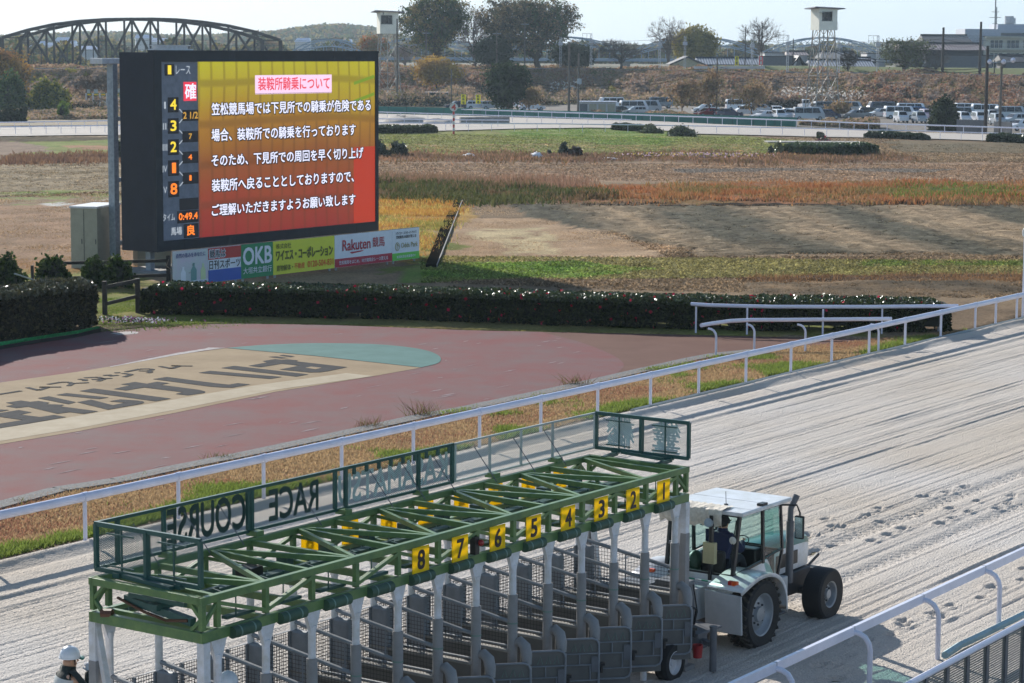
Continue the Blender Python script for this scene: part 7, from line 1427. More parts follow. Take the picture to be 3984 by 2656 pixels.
# ------------------------------------------------------------------ far bridges
mat('bridge_steel', C(46, 42, 52, .5), .7, var=.1, vscale=.4); mat('arch_steel', C(150, 166, 182, .85), .6, var=.05, spec=.1)
def truss_bridge():
    d0 = 554.; o = GD(500, 271, d0); e = empty('truss_bridge', o, 0, 'big dark steel arched truss railway bridge behind the screen at the left', 'bridge')
    zb = 0.; K = 10
    prof = [(0, 120), (.1, 150), (.2, 172), (.3, 185), (.4, 192), (.5, 194), (.6, 192), (.7, 184), (.8, 170), (.9, 148), (1., 116)]
    for x0, x1, dd in ((10, 1022, 0.), (82, 1092, 5.6)):
        k = (d0 + dd) / FPX; A = GD(x0, 271, d0 + dd) - o; B = GD(x1, 271, d0 + dd) - o; A.z = B.z = 0; top = [A.lerp(B, t) + Vector((0, 0, h * k)) for t, h in prof]; bot = [A.lerp(B, t) for t, h in prof]
        mb = MB(); 
        for a, b in zip(top, top[1:]): mb.bar(a, b, .7, .75)
        mb.build('top_chord', 'bridge_steel', e); MB().bar(A, B, .6, .8).build('bottom_chord', 'bridge_steel', e)
        for i in range(K + 1): MB().bar(bot[i], top[i], .45 if 0 < i < K else .9, .45, (0, 1, 0)).build('vertical_member', 'bridge_steel', e)
        for i in range(K):
            a, b = (bot[i], top[i + 1]) if i % 2 == 0 else (top[i], bot[i + 1]); MB().bar(a, b, .5, .55, (0, 1, 0)).build('diagonal_member', 'bridge_steel', e)
            c = (bot[i] + bot[i + 1]) / 2; t_ = (top[i] + top[i + 1]) / 2; MB().bar(c, t_.lerp(c, .5), .2, .22, (0, 1, 0)).build('hanger', 'bridge_steel', e)
        if dd == 0: T0 = top
    for i in range(K + 1): MB().bar(T0[i], top[i], .25, .25).build('cross_brace', 'bridge_steel', e)
    for i in range(K): MB().bar(T0[i], top[i + 1], .15, .15).build('cross_brace', 'bridge_steel', e)
    # neighbouring span running out of the picture
    A = GD(-300, 271, d0) - o; B = GD(4, 271, d0) - o; A.z = B.z = 0; k = d0 / FPX; mb = MB(); P = [A.lerp(B, t) + Vector((0, 0, h * k)) for t, h in ((0, 185), (.35, 172), (.7, 148), (1, 118))]
    for a, b in zip(P, P[1:]): mb.bar(a, b, .7, .75)
    mb.build('top_chord', 'bridge_steel', e); MB().bar(A, B, .6, .8).build('bottom_chord', 'bridge_steel', e)
    for t in (.7, 1.): q_ = A.lerp(B, t); MB().bar(q_, q_ + Vector((0, 0, (150 if t < 1 else 118) * k)), .6, .6, (0, 1, 0)).build('vertical_member', 'bridge_steel', e)
    MB().bar(A.lerp(B, .7), P[3], .5, .5, (0, 1, 0)).build('diagonal_member', 'bridge_steel', e); MB().bar(A.lerp(B, 1.), P[2], .5, .5, (0, 1, 0)).build('diagonal_member', 'bridge_steel', e)
    for x in (12, 1060): q_ = GD(x, 271, d0 + 2) - o; MB().box((q_.x - 1.5, q_.y - 1, -6.5), (q_.x + 1.5, q_.y + 5, -.4)).build('pier', 'concrete', e)
truss_bridge()
def arch_bridge():
    d0 = 720.; o = GD(2700, 215, d0); e = empty('arch_bridge', o, 0, 'long pale steel road bridge of repeated low arches behind the trees', 'bridge'); k = d0 / FPX
    Z = lambda x, y, dd=0: GD(x, y, d0 + dd) - o
    for (x0, x1, pk) in ((1120, 1420, 152), (1380, 1900, 146), (1900, 2440, 143), (2430, 2965, 144), (2950, 3430, 146), (3420, 3900, 150)):
        for dd, sh in ((0, 0), (9, 26)):
            mb = MB(); n_ = 16; P = []; P2 = []
            for i in range(n_ + 1):
                t = i / n_; x = x0 + sh + (x1 - x0) * t; P.append(Z(x, 212 - (212 - pk) * 4 * t * (1 - t), dd)); P2.append(Z(x, 220 - (212 - pk - 19) * 4 * t * (1 - t), dd))
            for a, b in zip(P, P[1:]): mb.bar(a, b, .5, .40)
            for a, b in zip(P2, P2[1:]): mb.bar(a, b, .4, .26)
            for i in range(1, n_): mb.bar(P[i], P2[i + (1 if i % 2 else -1)], .15, .15, (0, 1, 0))
            mb.build('arch', 'arch_steel', e)
            h = MB()
            for i in range(2, n_ - 1, 2): h.bar(P2[i], Vector((P2[i].x, P2[i].y, Z(0, 222, dd).z)), .18, .18, (0, 1, 0))
            h.build('hangers', 'arch_steel', e)
    mb = MB(); a, b = Z(1000, 224), Z(4300, 226); b.z = a.z; mb.bar(a, b, 9, .9); mb.build('deck', 'arch_steel', e)
    for x in (1400, 1900, 2435, 2960, 3425, 3900): q_ = Z(x, 224); MB().box((q_.x - 1.2, q_.y - 3, -6), (q_.x + 1.2, q_.y + 3, q_.z)).build('pier', 'concrete', e)
    g_ = MB(); mat('girder_teal', C(90, 150, 150, .8), .6); a, b = Z(1550, 196, 160), Z(2500, 197, 160); b.z = a.z; ge = None
    g_.bar(a, b, .8, .5); c2 = Vector((0, 0, -3.2)); g_.bar(a + c2, b + c2, .8, .4)
    for i in range(24): p = a.lerp(b, i / 24); q_ = a.lerp(b, (i + 1) / 24); g_.bar(p, q_ + c2 if i % 2 else q_ + c2, .25, .25, (0, 1, 0)); g_.bar(p + c2, q_, .25, .25, (0, 1, 0))
    go = g_.build('truss_girder', 'girder_teal'); go.location = o; tag(go, 'faint teal lattice girder bridge far behind the bare trees', 'bridge')
arch_bridge()
# ------------------------------------------------------------------ watch towers
mat('tower_cream', C(246, 242, 226, .95), .7, var=.05, vscale=1); mat('tower_roof', C(120, 120, 140, .75), .6); mat('tower_steel', C(196, 196, 190, .85), .6, var=.15, vscale=2, col2=C(150, 124, 100, .7)); mat('interior_dark', C(40, 44, 50, .6), .2)
def watch_tower(label, px, yt, ybc, ybase, wpx, yaw, num=None, flap=False):
    g = G(px, ybase); d = g.y; k = d / FPX; e = empty('watch_tower', g, yaw, label, 'watch tower'); zt = GD(px, yt, d).z; zc = GD(px, ybc, d).z; w_ = wpx * k * .78; h = zt - zc; a = w_ / 2
    wx0, wx1, wz0, wz1 = (-a * .9, a * .35, zc + h * .42, zc + h * .80) if not flap else (-a * .7, a * .45, zc + h * .40, zc + h * .80)
    b = MB()   # cabin with an open window in the front wall
    b.box((-a, -a, zc), (a, -a + .12, wz0)); b.box((-a, -a, wz1), (a, -a + .12, zt - .1)); b.box((-a, -a, wz0), (wx0, -a + .12, wz1)); b.box((wx1, -a, wz0), (a, -a + .12, wz1)); b.box((-a, a - .12, zc), (a, a, zt - .3)); b.box((-a, -a + .12, zc), (-a + .12, a - .12, zt - .2)); b.box((a - .12, -a + .12, zc), (a, a - .12, zt - .2)); b.box((-a, -a, zc - .12), (a, a, zc)); b.build('cabin', 'tower_cream', e)
    MB().box((wx0, -a + .5, wz0 - .1), (wx1, -a + .55, wz1 + .1)).build('interior_shade', 'interior_dark', e)  # dark sheet behind the opening, painted stand-in for the shade inside
    f = MB(); f.box((wx0 - .08, -a - .03, wz0 - .1), (wx1 + .08, -a, wz0)); f.box((wx0 + (wx1 - wx0) * .6, -a - .02, wz0), (wx0 + (wx1 - wx0) * .65, -a + .02, wz1)); f.build('window_frame', 'dark_grey', e)
    if flap: m2 = MB(); m2.bar((wx0 - .6, -a - .55, wz1 - .15), (wx1 - .3, -a - .3, wz1 + .02), 1., .05); m2.build('awning', 'tower_steel', e)
    r_ = MB(); r_.add([(-a * 1.75, -a * 1.45, zt - .05), (a * 1.75, -a * 1.45, zt - .25), (a * 1.5, a * 1.3, zt - .5), (-a * 1.6, a * 1.3, zt - .3), (-a * 1.6, -a * 1.45, zt + .1), (a * 1.5, -a * 1.45, zt - .1), (a * 1.5, a * 1.3, zt - .35), (-a * 1.6, a * 1.3, zt - .15)], [(3, 2, 1, 0), (4, 5, 6, 7), (0, 1, 5, 4), (1, 2, 6, 5), (2, 3, 7, 6), (3, 0, 4, 7)]); r_.build('roof', 'tower_roof', e)
    lv = [0., .22, .45, .66, .86, 1.]; L = [[Vector((sx * (a * (.8 + .5 * (1 - t))), sy * (a * (.8 + .5 * (1 - t))), zc * t)) for sx, sy in ((-1, -1), (1, -1), (1, 1), (-1, 1))] for t in lv]
    for c in range(4): MB().tube([l[c] for l in L], .11, 6).build('leg', 'tower_steel', e)
    for i in range(len(lv) - 1):
        br = MB()
        for c in range(4):
            p, q_ = L[i][c], L[i][(c + 1) % 4]; m_ = (L[i + 1][c] + L[i + 1][(c + 1) % 4]) / 2 if i % 2 == 0 else None
            br.bar(p, q_, .08, .08)
            if m_ is not None: br.bar(p, m_, .08, .08); br.bar(q_, m_, .08, .08)
            else: m_ = (p + q_) / 2; br.bar(L[i + 1][c], m_, .08, .08); br.bar(L[i + 1][(c + 1) % 4], m_, .08, .08)
        br.build('bracing', 'tower_steel', e)
    ld = MB(); ld.tube([(.0, 0, 0), (0, 0, zc)], .09, 6); ld.build('ladder_tube', 'tower_steel', e)
    bl = MB(); bl.box((a, -a * .3, zc + .1), (a + .7, a * .9, zc + .16)); 
    for x, y in ((a + .68, -a * .3), (a + .68, a * .9)): bl.tube([(x, y, zc), (x, y, zc + 1.1)], .03, 5)
    bl.tube([(a + .68, -a * .3, zc + 1.1), (a + .68, a * .9, zc + 1.1)], .03, 5); bl.build('balcony_rail', 'tower_steel', e)
    if num: t = MB(); put_text(t, num, (-a * .75, -a - .015, zc + h * .83), (.3, 0, 0), (0, 0, .42), .03); t.build('number', 'dark_grey', e)
    return e
watch_tower('cream watch tower marked 3 on white lattice legs just right of the big screen', 1508, 42, 128, 408, 92, math.radians(14), '3')
watch_tower('cream watch tower with a propped window flap standing above the car park', 3198, 28, 114, 440, 98, math.radians(18), None, True)
# ------------------------------------------------------------------ poles and wires
mat('pole_concrete', C(120, 112, 104, .7), .8, var=.15); mat('pole_dark', C(66, 56, 54, .7), .8); mat('wire', C(46, 48, 54, .6), 1., spec=.0); mat('lattice_pale', C(196, 200, 206, .85), .5)
PT = {}
def upole(x, yt, yb, label, d=None, arms=0, dark=False, cat='utility pole', name='utility_pole', r=.17, key=None, lamps=0, z=0., box=False):
    if d is None: g = G(x, yb); d = g.y
    else: g = GD(x, yb, d)
    h = GD(x, yt, d).z - g.z; e = empty(name, g, 0, label, cat); MB().tube([(0, 0, -.3), (0, 0, h)], [r * 1.15, r * .8], 8).build('shaft', 'pole_dark' if dark else 'pole_concrete', e, smooth=True)
    for k in range(arms): MB().box((-.9, -.06, h - .5 - .8 * k), (.9, .06, h - .4 - .8 * k)).build('crossarm', 'galvanised', e)
    for k in range(lamps): mb = MB(); mb.lathe([(.05, -.35), (.33, 0.1), (.30, .14), (.001, .1)], ((-1.6, 1.4, .2)[k], -.2, h - .3 + .2 * (k == 1)), 'y', 12); mb.build('floodlight', 'rail_white', e, smooth=True)
    if lamps: MB().bar((-1.6, 0, h - .4), (1.5, 0, h - .3), .08, .08).build('lamp_arm', 'galvanised', e)
    if box: MB().box((-.2, -.4, h * .52), (.5, -.1, h * .52 + .8)).build('switch_box', 'galvanised', e)
    if key: PT[key] = Vector((g.x, g.y, g.z + h - .45))
    return e
upole(2213, 162, 442, 'brown utility pole, taller left one of the pair beside the long white shed', key='a', r=.2)
upole(2249, 205, 455, 'brown utility pole touching the left end of the long white shed', key='b', r=.16, box=True)
upole(1756, 268, 418, 'slim utility pole in front of the brown slope above the number 4 post', key='c', r=.12, z=0, d=402)
upole(1545, 72, 404, 'pale utility pole standing right beside the left watch tower', key='d', r=.16, d=432)
upole(2787, 222, 455, 'slim grey utility pole among the scrub trees, nearest the teal fence end', r=.14, arms=1, key='e', d=378)
upole(3833, 178, 512, 'tall brown pole with a round white lamp near the right edge', r=.22, dark=True, key='f', d=300)
upole(3889, 230, 515, 'grey pole crowned by three floodlights near the right edge', r=.17, lamps=3, key='g', d=300)
for x, yt, yb, d, lab in ((1932, 122, 268, 500, 'grey railway pole in front of the widest tree, left one'), (2041, 85, 268, 503, 'grey railway pole in front of the widest tree, right one'), (1658, 120, 270, 498, 'grey railway pole beside the evergreen trunk')): upole(x, yt, yb, lab, d, r=.16, arms=1)
for x, yt, yb, d, lab in ((2898, 103, 270, 480, 'dark slim pole left of the red banner'), (2963, 88, 258, 482, 'dark slim pole touching the red banner'), (3085, 150, 245, 500, 'dark slim pole behind the grey flat building'), (3448, 148, 240, 470, 'dark short pole right of the pale gantry'), (3868, 232, 290, 440, 'short pole on the grass bank near the right edge')): upole(x, yt, yb, lab, d, r=.11, dark=True)
upole(3666, 106, 292, 'heavy dark railway mast with diagonal struts left of the hotel', 440, r=.26, dark=True, key='h'); upole(3811, 84, 296, 'heavy dark railway mast in front of the hotel', 436, r=.26, dark=True, key='i')
gb = MB(); a, b = PT['h'] + Vector((0, 0, -1.1)), PT['i'] + Vector((0, 0, -2.3)); b.z = a.z; c_ = Vector((0, 0, -.55)); gb.bar(a, b, .1, .1); gb.bar(a + c_, b + c_, .08, .08)
for i in range(10): gb.bar(a.lerp(b, i / 10), a.lerp(b, (i + .5) / 10) + c_, .05, .05); gb.bar(a.lerp(b, (i + 1) / 10), a.lerp(b, (i + .5) / 10) + c_, .05, .05)
tag(gb.build('catenary_gantry', 'galvanised'), 'steel lattice gantry spanning between the two heavy dark masts by the hotel', 'gantry')
def lattice_mast(x, yt, yb, d, lab, head=False):
    g = GD(x, yb, d); h = GD(x, yt, d).z - g.z; e = empty('lattice_mast', g, 0, lab, 'railway mast', 'pale lattice masts along the railway'); w_ = .34; mb = MB()
    for sx in (-1, 1):
        for sy in (-1, 1): mb.bar((sx * w_ / 2, sy * w_ / 2, 0), (sx * w_ / 2, sy * w_ / 2, h), .07, .07)
    n_ = int(h / .55)
    for i in range(n_): z0, z1 = h * i / n_, h * (i + 1) / n_; mb.bar((-w_ / 2 * (1 if i % 2 else -1), -w_ / 2, z0), (w_ / 2 * (1 if i % 2 else -1), -w_ / 2, z1), .06, .06); mb.bar((-w_ / 2, -w_ / 2 * (1 if i % 2 else -1), z0), (-w_ / 2, w_ / 2 * (1 if i % 2 else -1), z1), .06, .06)
    mb.build('shaft', 'lattice_pale', e); MB().box((-.45, -.4, h * .72), (.45, .1, h * .72 + .7)).build('transformer', 'lattice_pale', e)
    if head: t = MB(); t.bar((-1.9, 0, h + .0), (.2, 0, h + .0), .06, .06); t.bar((-1.9, 0, h - 1.), (.2, 0, h - 1.), .06, .06); [t.bar((q_, 0, h - 1.5), (q_, 0, h + .0), .05, .05) for q_ in (-1.8, -.9)]; t.build('insulator_frame', 'pole_dark', e)
    PT[lab] = Vector((g.x, g.y, g.z + h - .8)); return e
for x, yt, yb, d, lab, hd in ((2180, 142, 262, 492, 'pale lattice mast left of the low spreading bare tree', False), (2299, 130, 265, 490, 'pale lattice mast with a top frame under the first arch', True), (2566, 145, 264, 482, 'pale lattice mast below the upright leafless tree', False), (2664, 140, 266, 479, 'pale lattice mast in front of the willow', False), (2925, 148, 274, 468, 'pale lattice mast beside the red banner', False), (3063, 136, 280, 462, 'pale lattice mast with a top frame left of the car park watch tower', True), (3262, 146, 286, 454, 'pale lattice mast right of the car park watch tower', False), (3413, 138, 287, 450, 'pale lattice mast with a top frame left of the greyish leafless tree', True)): lattice_mast(x, yt, yb, d, lab, hd)
def wire_thing(label, pts, sag=.8, r=.03, n_=2, gap=.5, name='overhead_wires'):
    o = pts[0]; e = empty(name, o, 0, label, 'wires'); 
    for k in range(n_):
        mb = MB()
        for a, b in zip(pts, pts[1:]):
            P = [a.lerp(b, i / 10) - o + Vector((0, 0, -sag * 4 * (i / 10) * (1 - i / 10) - gap * k)) for i in range(11)]; mb.tube(P, r, 4, False)
        mb.build('wire', 'wire', e)
wire_thing('dark wires slung from the left watch tower pole to the brown pair', [PT['d'] - Vector((0, 0, 4)), PT['c'] + Vector((0, 0, 3.5)), PT['a'] - Vector((0, 0, 7)), PT['b'] - Vector((0, 0, 5))], 1.2, .04)
wire_thing('dark wires sloping from the car park watch tower down to the right edge poles', [G(3200, 300, 0) + Vector((0, 0, 0)) if False else GD(3200, 172, 405), GD(3500, 232, 372), GD(3833, 262, 300)], .8, .04, 2, .4)
wire_thing('thin railway wires strung between the pale lattice masts', [GD(1545, 140, 500), GD(1932, 138, 498), GD(2180, 150, 492), GD(2566, 152, 482), GD(2925, 155, 468), GD(3262, 156, 454), GD(3666, 150, 440), GD(3811, 155, 436), GD(4100, 150, 430)], .5, .022, 3, .9)
wire_thing('thin wires low over the bank between the brown poles and the right edge', [PT['b'] - Vector((0, 0, 4.5)), PT['e'] - Vector((0, 0, 1)), GD(3300, 292, 380)], 1., .025, 2)
wire_thing('thin wires in front of the truss bridge', [GD(-60, 150, 600), GD(700, 152, 600), GD(1300, 150, 600)], .6, .03, 3, 1.1)
# banners
def banner(x, yt, yb, col, s, lab, d=None):
    g = G(x, yb + 14) if d is None else GD(x, yb + 12, d); d = g.y; k = d / FPX; e = empty('banner_flag', g, 0, lab, 'banner', 'tall narrow banners'); zt = GD(x, yt, d).z - g.z; zb = GD(x, yb, d).z - g.z; w_ = .75
    MB().tube([(-w_ / 2 - .03, 0, 0), (-w_ / 2 - .03, 0, zt + .1)], .025, 5).build('pole', 'white_paint', e)
    mb = MB(); P = [(-w_ / 2 + w_ * i / 4, .06 * math.sin(i * 1.3), z) for z in (zb, (zb + zt) / 2, zt) for i in range(5)]; mb.add(P, [(r_ * 5 + i, r_ * 5 + i + 1, (r_ + 1) * 5 + i + 1, (r_ + 1) * 5 + i) for r_ in range(2) for i in range(4)]); fo = mb.build('cloth', col, e, smooth=True)
    t = MB()
    for i, ch in enumerate(s): hh = (zt - zb) / len(s); put_text(t, ch, (-w_ * .26, -.09, zt - hh * (i + .88)), (w_ * .52, 0, 0), (0, 0, hh * .75), .04)
    t.build('characters', 'ad_olive' if col == 'flag_yellow' else 'white_paint', fo)
mat('flag_yellow', C(240, 226, 30, 1.), .7, var=.04); mat('flag_red', C(226, 40, 70, 1.), .7, var=.04)
banner(1803, 367, 405, 'flag_yellow', '駐車場', 'yellow banner by the parked cars, left one of the pair', 366); banner(1860, 368, 403, 'flag_yellow', '駐車場', 'yellow banner by the parked cars, right one of the pair', 366)
banner(2866, 219, 253, 'flag_yellow', '笠松', 'yellow banner on the bank in front of the tiled roofs', 474); banner(2960, 218, 252, 'flag_red', '笠松', 'red banner on the bank beside the grey flat building', 474)
# ------------------------------------------------------------------ buildings beyond the railway
def tile_mat(name, c1, c2, sc, ax='X'):
    m = mat(name, c1, .45, var=.05); n = m.node_tree.nodes; l = m.node_tree.links; wv = n.new('ShaderNodeTexWave'); wv.inputs['Scale'].default_value = sc; wv.bands_direction = ax; wv.inputs['Distortion'].default_value = .0
    tc = n.new('ShaderNodeTexCoord'); l.new(tc.outputs['Object'], wv.inputs[0]); mx = n.new('ShaderNodeMix'); mx.data_type = 'RGBA'; mx.inputs[6].default_value = (*c2, 1); mx.inputs[7].default_value = (*c1, 1); l.new(wv.outputs[1], mx.inputs[0]); l.new(mx.outputs[2], n['Principled BSDF'].inputs['Base Color'])
tile_mat('tile_grey', C(176, 178, 186, .85), C(66, 68, 76, .7), .55); tile_mat('tile_brown', C(170, 148, 138, .85), C(78, 62, 62, .7), .5); mat('roof_dark', C(52, 54, 64, .7), .6); mat('wall_cream', C(206, 200, 170, .8), .8); mat('wall_grey', C(122, 126, 134, .7), .8); mat('wall_pale', C(204, 204, 206, .85), .8); mat('glass_far', C(74, 90, 104, .7), .15); mat('hotel_wall', C(214, 212, 200, .95), .8); mat('hotel_top', C(190, 196, 208, .9), .8)
def house(label, x0, x1, yr, ye, yb, d, wallm, roofm, gable=False, depth=9, name='house', wins=0, over=.6, wm='wall'):
    a = GD(x0, yb, d); b = GD(x1, yb, d); zr = GD((x0 + x1) / 2, yr, d).z; ze = GD((x0 + x1) / 2, ye, d).z; z0 = ZBK - .7; o = Vector(((a.x + b.x) / 2, d, z0)); e = empty(name, o, 0, label, 'building'); w_ = b.x - a.x; hr, he = zr - z0, ze - z0
    MB().box((-w_ / 2 + .3, 0, 0), (w_ / 2 - .3, depth, he)).build('wall', wallm, e)
    r_ = MB()
    if gable:
        r_.prism3([(-w_ / 2 - over, -.5, he - .25), (0, -.5, hr), (w_ / 2 + over, -.5, he - .25), (w_ / 2 + over, -.5, he + .1), (0, -.5, hr + .35), (-w_ / 2 - over, -.5, he + .1)][:3] + [(w_ / 2 + over, -.5, he + .05), (0, -.5, hr + .35), (-w_ / 2 - over, -.5, he + .05)], (0, depth + 1, 0))
        g_ = MB(); g_.prism3([(-w_ / 2 + .3, 0.01, he - .01), (w_ / 2 - .3, 0.01, he - .01), (0, 0.01, hr - .05)], (0, .3, 0)); g_.build('gable', wallm, e)
    else:
        r_.add([(-w_ / 2 - over, -over, he), (w_ / 2 + over, -over, he), (w_ / 2 + over - .3, depth / 2, hr), (-w_ / 2 - over + .3, depth / 2, hr), (w_ / 2 + over, depth + over, he), (-w_ / 2 - over, depth + over, he)], [(0, 1, 2, 3), (3, 2, 4, 5), (0, 3, 5), (1, 4, 2), (0, 5, 4, 1)])
        rg = MB(); rg.bar((-w_ / 2 - over + .2, depth / 2, hr + .1), (w_ / 2 + over - .2, depth / 2, hr + .1), .4, .35); rg.build('ridge', 'roof_dark', e)
    r_.build('roof', roofm, e)
    for k in range(wins): xx = -w_ / 2 + w_ * (k + .5) / wins; MB().box((xx - .7, -.04, he * .35), (xx + .7, .05, he * .75)).build('window', 'glass_far', e)
    return e
house('low house with dark gable roof and cream gable end beside the long tiled roof', 2615, 2735, 224, 250, 262, 505, 'wall_cream', 'roof_dark', True, 12)
house('long low house with silvery corrugated tiles behind the yellow banner', 2720, 2950, 225, 250, 262, 508, 'wall_grey', 'tile_grey', False, 11)
def block(label, x0, x1, yt, yb, d, m, name='building', depth=9, wins=()):
    a = GD(x0, yb, d); b = GD(x1, yb, d); zt = GD(x0, yt, d).z; z0 = ZBK - .7; o = Vector(((a.x + b.x) / 2, d, z0)); e = empty(name, o, 0, label, 'building'); w_ = b.x - a.x; MB().box((-w_ / 2, 0, 0), (w_ / 2, depth, zt - z0)).build('wall', m, e); MB().box((-w_ / 2 - .15, -.15, zt - z0), (w_ / 2 + .15, depth + .15, zt - z0 + .18)).build('roof', 'roof_dark', e)
    for (u, v, hw, hh) in wins: MB().box((-w_ / 2 + w_ * u - hw, -.05, (zt - z0) * v), (-w_ / 2 + w_ * u + hw, .04, (zt - z0) * v + hh)).build('window', 'glass_far', e)
    return e, w_, zt - z0
block('grey flat roofed concrete building right of the red banner', 2968, 3088, 220, 258, 500, 'wall_grey', wins=((.25, .3, .5, .8), (.6, .25, .35, 1.2)))
block('pale low building behind the leafless tree and flat grey building', 2975, 3140, 206, 230, 530, 'wall_pale', wins=((.2, .5, .4, .5), (.5, .5, .4, .5)))
house('house with a dark red roof behind the flat grey building', 3070, 3136, 200, 214, 250, 525, 'wall_pale', 'tile_brown', False, 8)
house('small steep gabled house right of the flat grey building', 3090, 3126, 222, 256, 262, 498, 'wall_grey', 'roof_dark', True, 10)
house('long low house with silvery tiles behind the car park watch tower legs', 3160, 3395, 234, 257, 264, 492, 'wall_grey', 'tile_grey', False, 10)
house('dark blue roofed hall behind the car park watch tower', 3205, 3330, 201, 228, 250, 520, 'wall_grey', 'wall_grey', False, 12)
house('small silvery roofed house left of the pale lattice masts near the greyish tree', 3318, 3390, 224, 236, 262, 505, 'wall_pale', 'tile_grey', False, 8)
block('pale small building with a square window under the greyish leafless tree', 3372, 3440, 208, 262, 510, 'wall_pale', wins=((.4, .55, .6, .9),))
house('big house with reddish tiled roof and dark upper walls left of the hotel', 3515, 3830, 168, 194, 262, 500, 'roof_dark', 'tile_brown', False, 12, wins=5)
block('long plain grey wall below the reddish tiled roof', 3600, 3860, 215, 266, 494, 'wall_grey', 'building', 4, wins=())
house('tall dark roofed temple like hall behind the reddish tiled house', 3605, 3775, 136, 168, 250, 540, 'roof_dark', 'roof_dark', False, 14)
def hotel():
    e, w_, h = block('pale multi storey hotel with balconies and rooftop plant at the right edge', 3832, 4150, 142, 268, 560, 'hotel_wall', 'hotel', 16)
    k = 560 / FPX; f = lambda x: GD(x, 200, 560).x - e.location.x; z = lambda y: GD(3900, y, 560).z - e.location.z
    MB().box((f(3762), 3, 0), (f(4150), 15, z(112))).build('upper_block', 'hotel_top', e); MB().box((f(3892), 4, z(112)), (f(4150), 14, z(92))).build('roof_block', 'hotel_top', e)
    MB().box((f(3902), 2.9, z(138)), (f(4140), 3.05, z(127))).build('window', 'glass_far', e)
    for yy in (142, 190, 232): MB().box((-w_ / 2 - .2, -1.3, z(yy + 3)), (w_ / 2, 0, z(yy - 1))).build('balcony_slab', 'hotel_wall', e); MB().box((-w_ / 2 - .1, -1.25, z(yy + 3) - 0), (w_ / 2, -1.2, z(yy + 3) + .01)).build('balcony_edge', 'hotel_top', e)
    for fl in ((156, 188), (206, 230), (242, 262)):
        for i in range(5):
            x0 = -w_ / 2 + 1 + i * 3.9; wo = MB().box((x0, -.06, z(fl[1] - 2)), (x0 + 3.1, .05, z(fl[0]))).build('window', 'glass_far', e)
            m2 = MB(); [m2.box((x0 + 3.1 * q_ - .06, -.1, z(fl[1] - 2)), (x0 + 3.1 * q_ + .06, -.06, z(fl[0]))) for q_ in (0.02, .33, .66, .98)]; m2.build('window_frame', 'hotel_wall', wo)
            rl = MB(); rl.bar((x0 - .4, -1.2, z(fl[1]) + 1.1), (x0 + 3.6, -1.2, z(fl[1]) + 1.1), .06, .06); [rl.bar((x0 + q_ * .45, -1.2, z(fl[1])), (x0 + q_ * .45, -1.2, z(fl[1]) + 1.1), .04, .04) for q_ in range(8)]; rl.build('balcony_rail', 'hotel_top', e)
    tk = MB(); tk.lathe([(.001, z(60)), (1.1, z(60)), (1.1, z(88)), (.001, z(88))], (f(3950), 8, 0), 'z', 16); tk.box((f(3935), 7.5, z(92)), (f(3967), 9, z(88))); tk.box((f(3958), 7, z(90)), (f(3972), 8, z(68))); tk.build('water_tank', 'wall_pale', e)
    an = MB(); xa = f(3888); an.tube([(xa, 6, z(112)), (xa, 6, z(-30))], .14, 6); an.tube([(f(3893), 6, z(112)), (f(3893), 6, z(25))], .12, 6)
    for yy, ww in ((44, .9), (66, 1.4), (90, .6)): an.bar((xa - ww, 6, z(yy)), (xa + ww, 6, z(yy)), .1, .12)
    an.build('antenna', 'wall_grey', e)
hotel()
house('small dark roofed house at the right edge in front of the hotel', 3905, 4010, 214, 240, 268, 500, 'wall_grey', 'roof_dark', False, 9)
lv_ = MB(); P_ = [GD(2780, 262, 476), GD(3200, 264, 466), GD(3600, 270, 452), GD(4200, 276, 432)]
V_ = []; 
for p in P_: V_ += [(p.x, p.y - 3, ZBK - .2), (p.x, p.y + 2, p.z + .35), (p.x, p.y + 9, p.z + .35), (p.x, p.y + 14, ZBK - .6)]
lv_.add(V_, [(4 * i + j, 4 * i + j + 4, 4 * i + j + 5, 4 * i + j + 1) for i in range(3) for j in range(3)]); mat('levee_grass', C(122, 132, 74, .75), .95, var=.2, vscale=.4, col2=C(104, 112, 66, .8)); lo_ = lv_.build('levee', 'levee_grass'); lo_['kind'] = 'structure'
rl = MB(); rl.bar(GD(2700, 262, 470), GD(2975, 262, 462), .2, .5); tag(rl.build('guard_wall', 'wall_pale'), 'low pale guard wall along the bank top below the yellow banner', 'wall')
# small structures at ground level
def shed(label, x0, x1, yt, yb, m, roofm, name='shed', depth=3., d=None, doors=3):
    a, b = G(x0, yb), G(x1, yb); d = a.y; h = GD(x0, yt, d).z; o = (a + b) / 2; e = empty(name, o, 0, label, 'shed'); w_ = (b - a).length; MB().box((-w_ / 2, 0, 0), (w_ / 2, depth, h)).build('wall', m, e); MB().box((-w_ / 2 - .2, -.3, h), (w_ / 2 + .2, depth + .2, h + .1)).build('roof', roofm, e)
    for k in range(doors): x = -w_ / 2 + w_ * (k + .5) / doors; MB().box((x - w_ / doors * .4, -.04, .1), (x + w_ / doors * .4, .02, h * .85)).build('door', 'wall_grey' if k == 0 else 'cabinet_cream', e)
    return e
mat('rust_tin', C(170, 128, 116, .8), .6, var=.2, vscale=2, col2=C(196, 190, 186, .8)); mat('shed_teal', C(70, 92, 92, .7), .7)
shed('small dark shed with rusty corrugated roof left of the slim utility pole', 1655, 1740, 360, 412, 'shed_teal', 'rust_tin', doors=2, depth=4)
shed('long low white shed beside the pair of brown utility poles', 2254, 2394, 396, 450, 'wall_pale', 'rail_white', doors=4)
shed('long low pale roofed shed behind the yellow green bush at the left', 105, 250, 392, 428, 'wall_grey', 'rail_white', doors=0, depth=4)
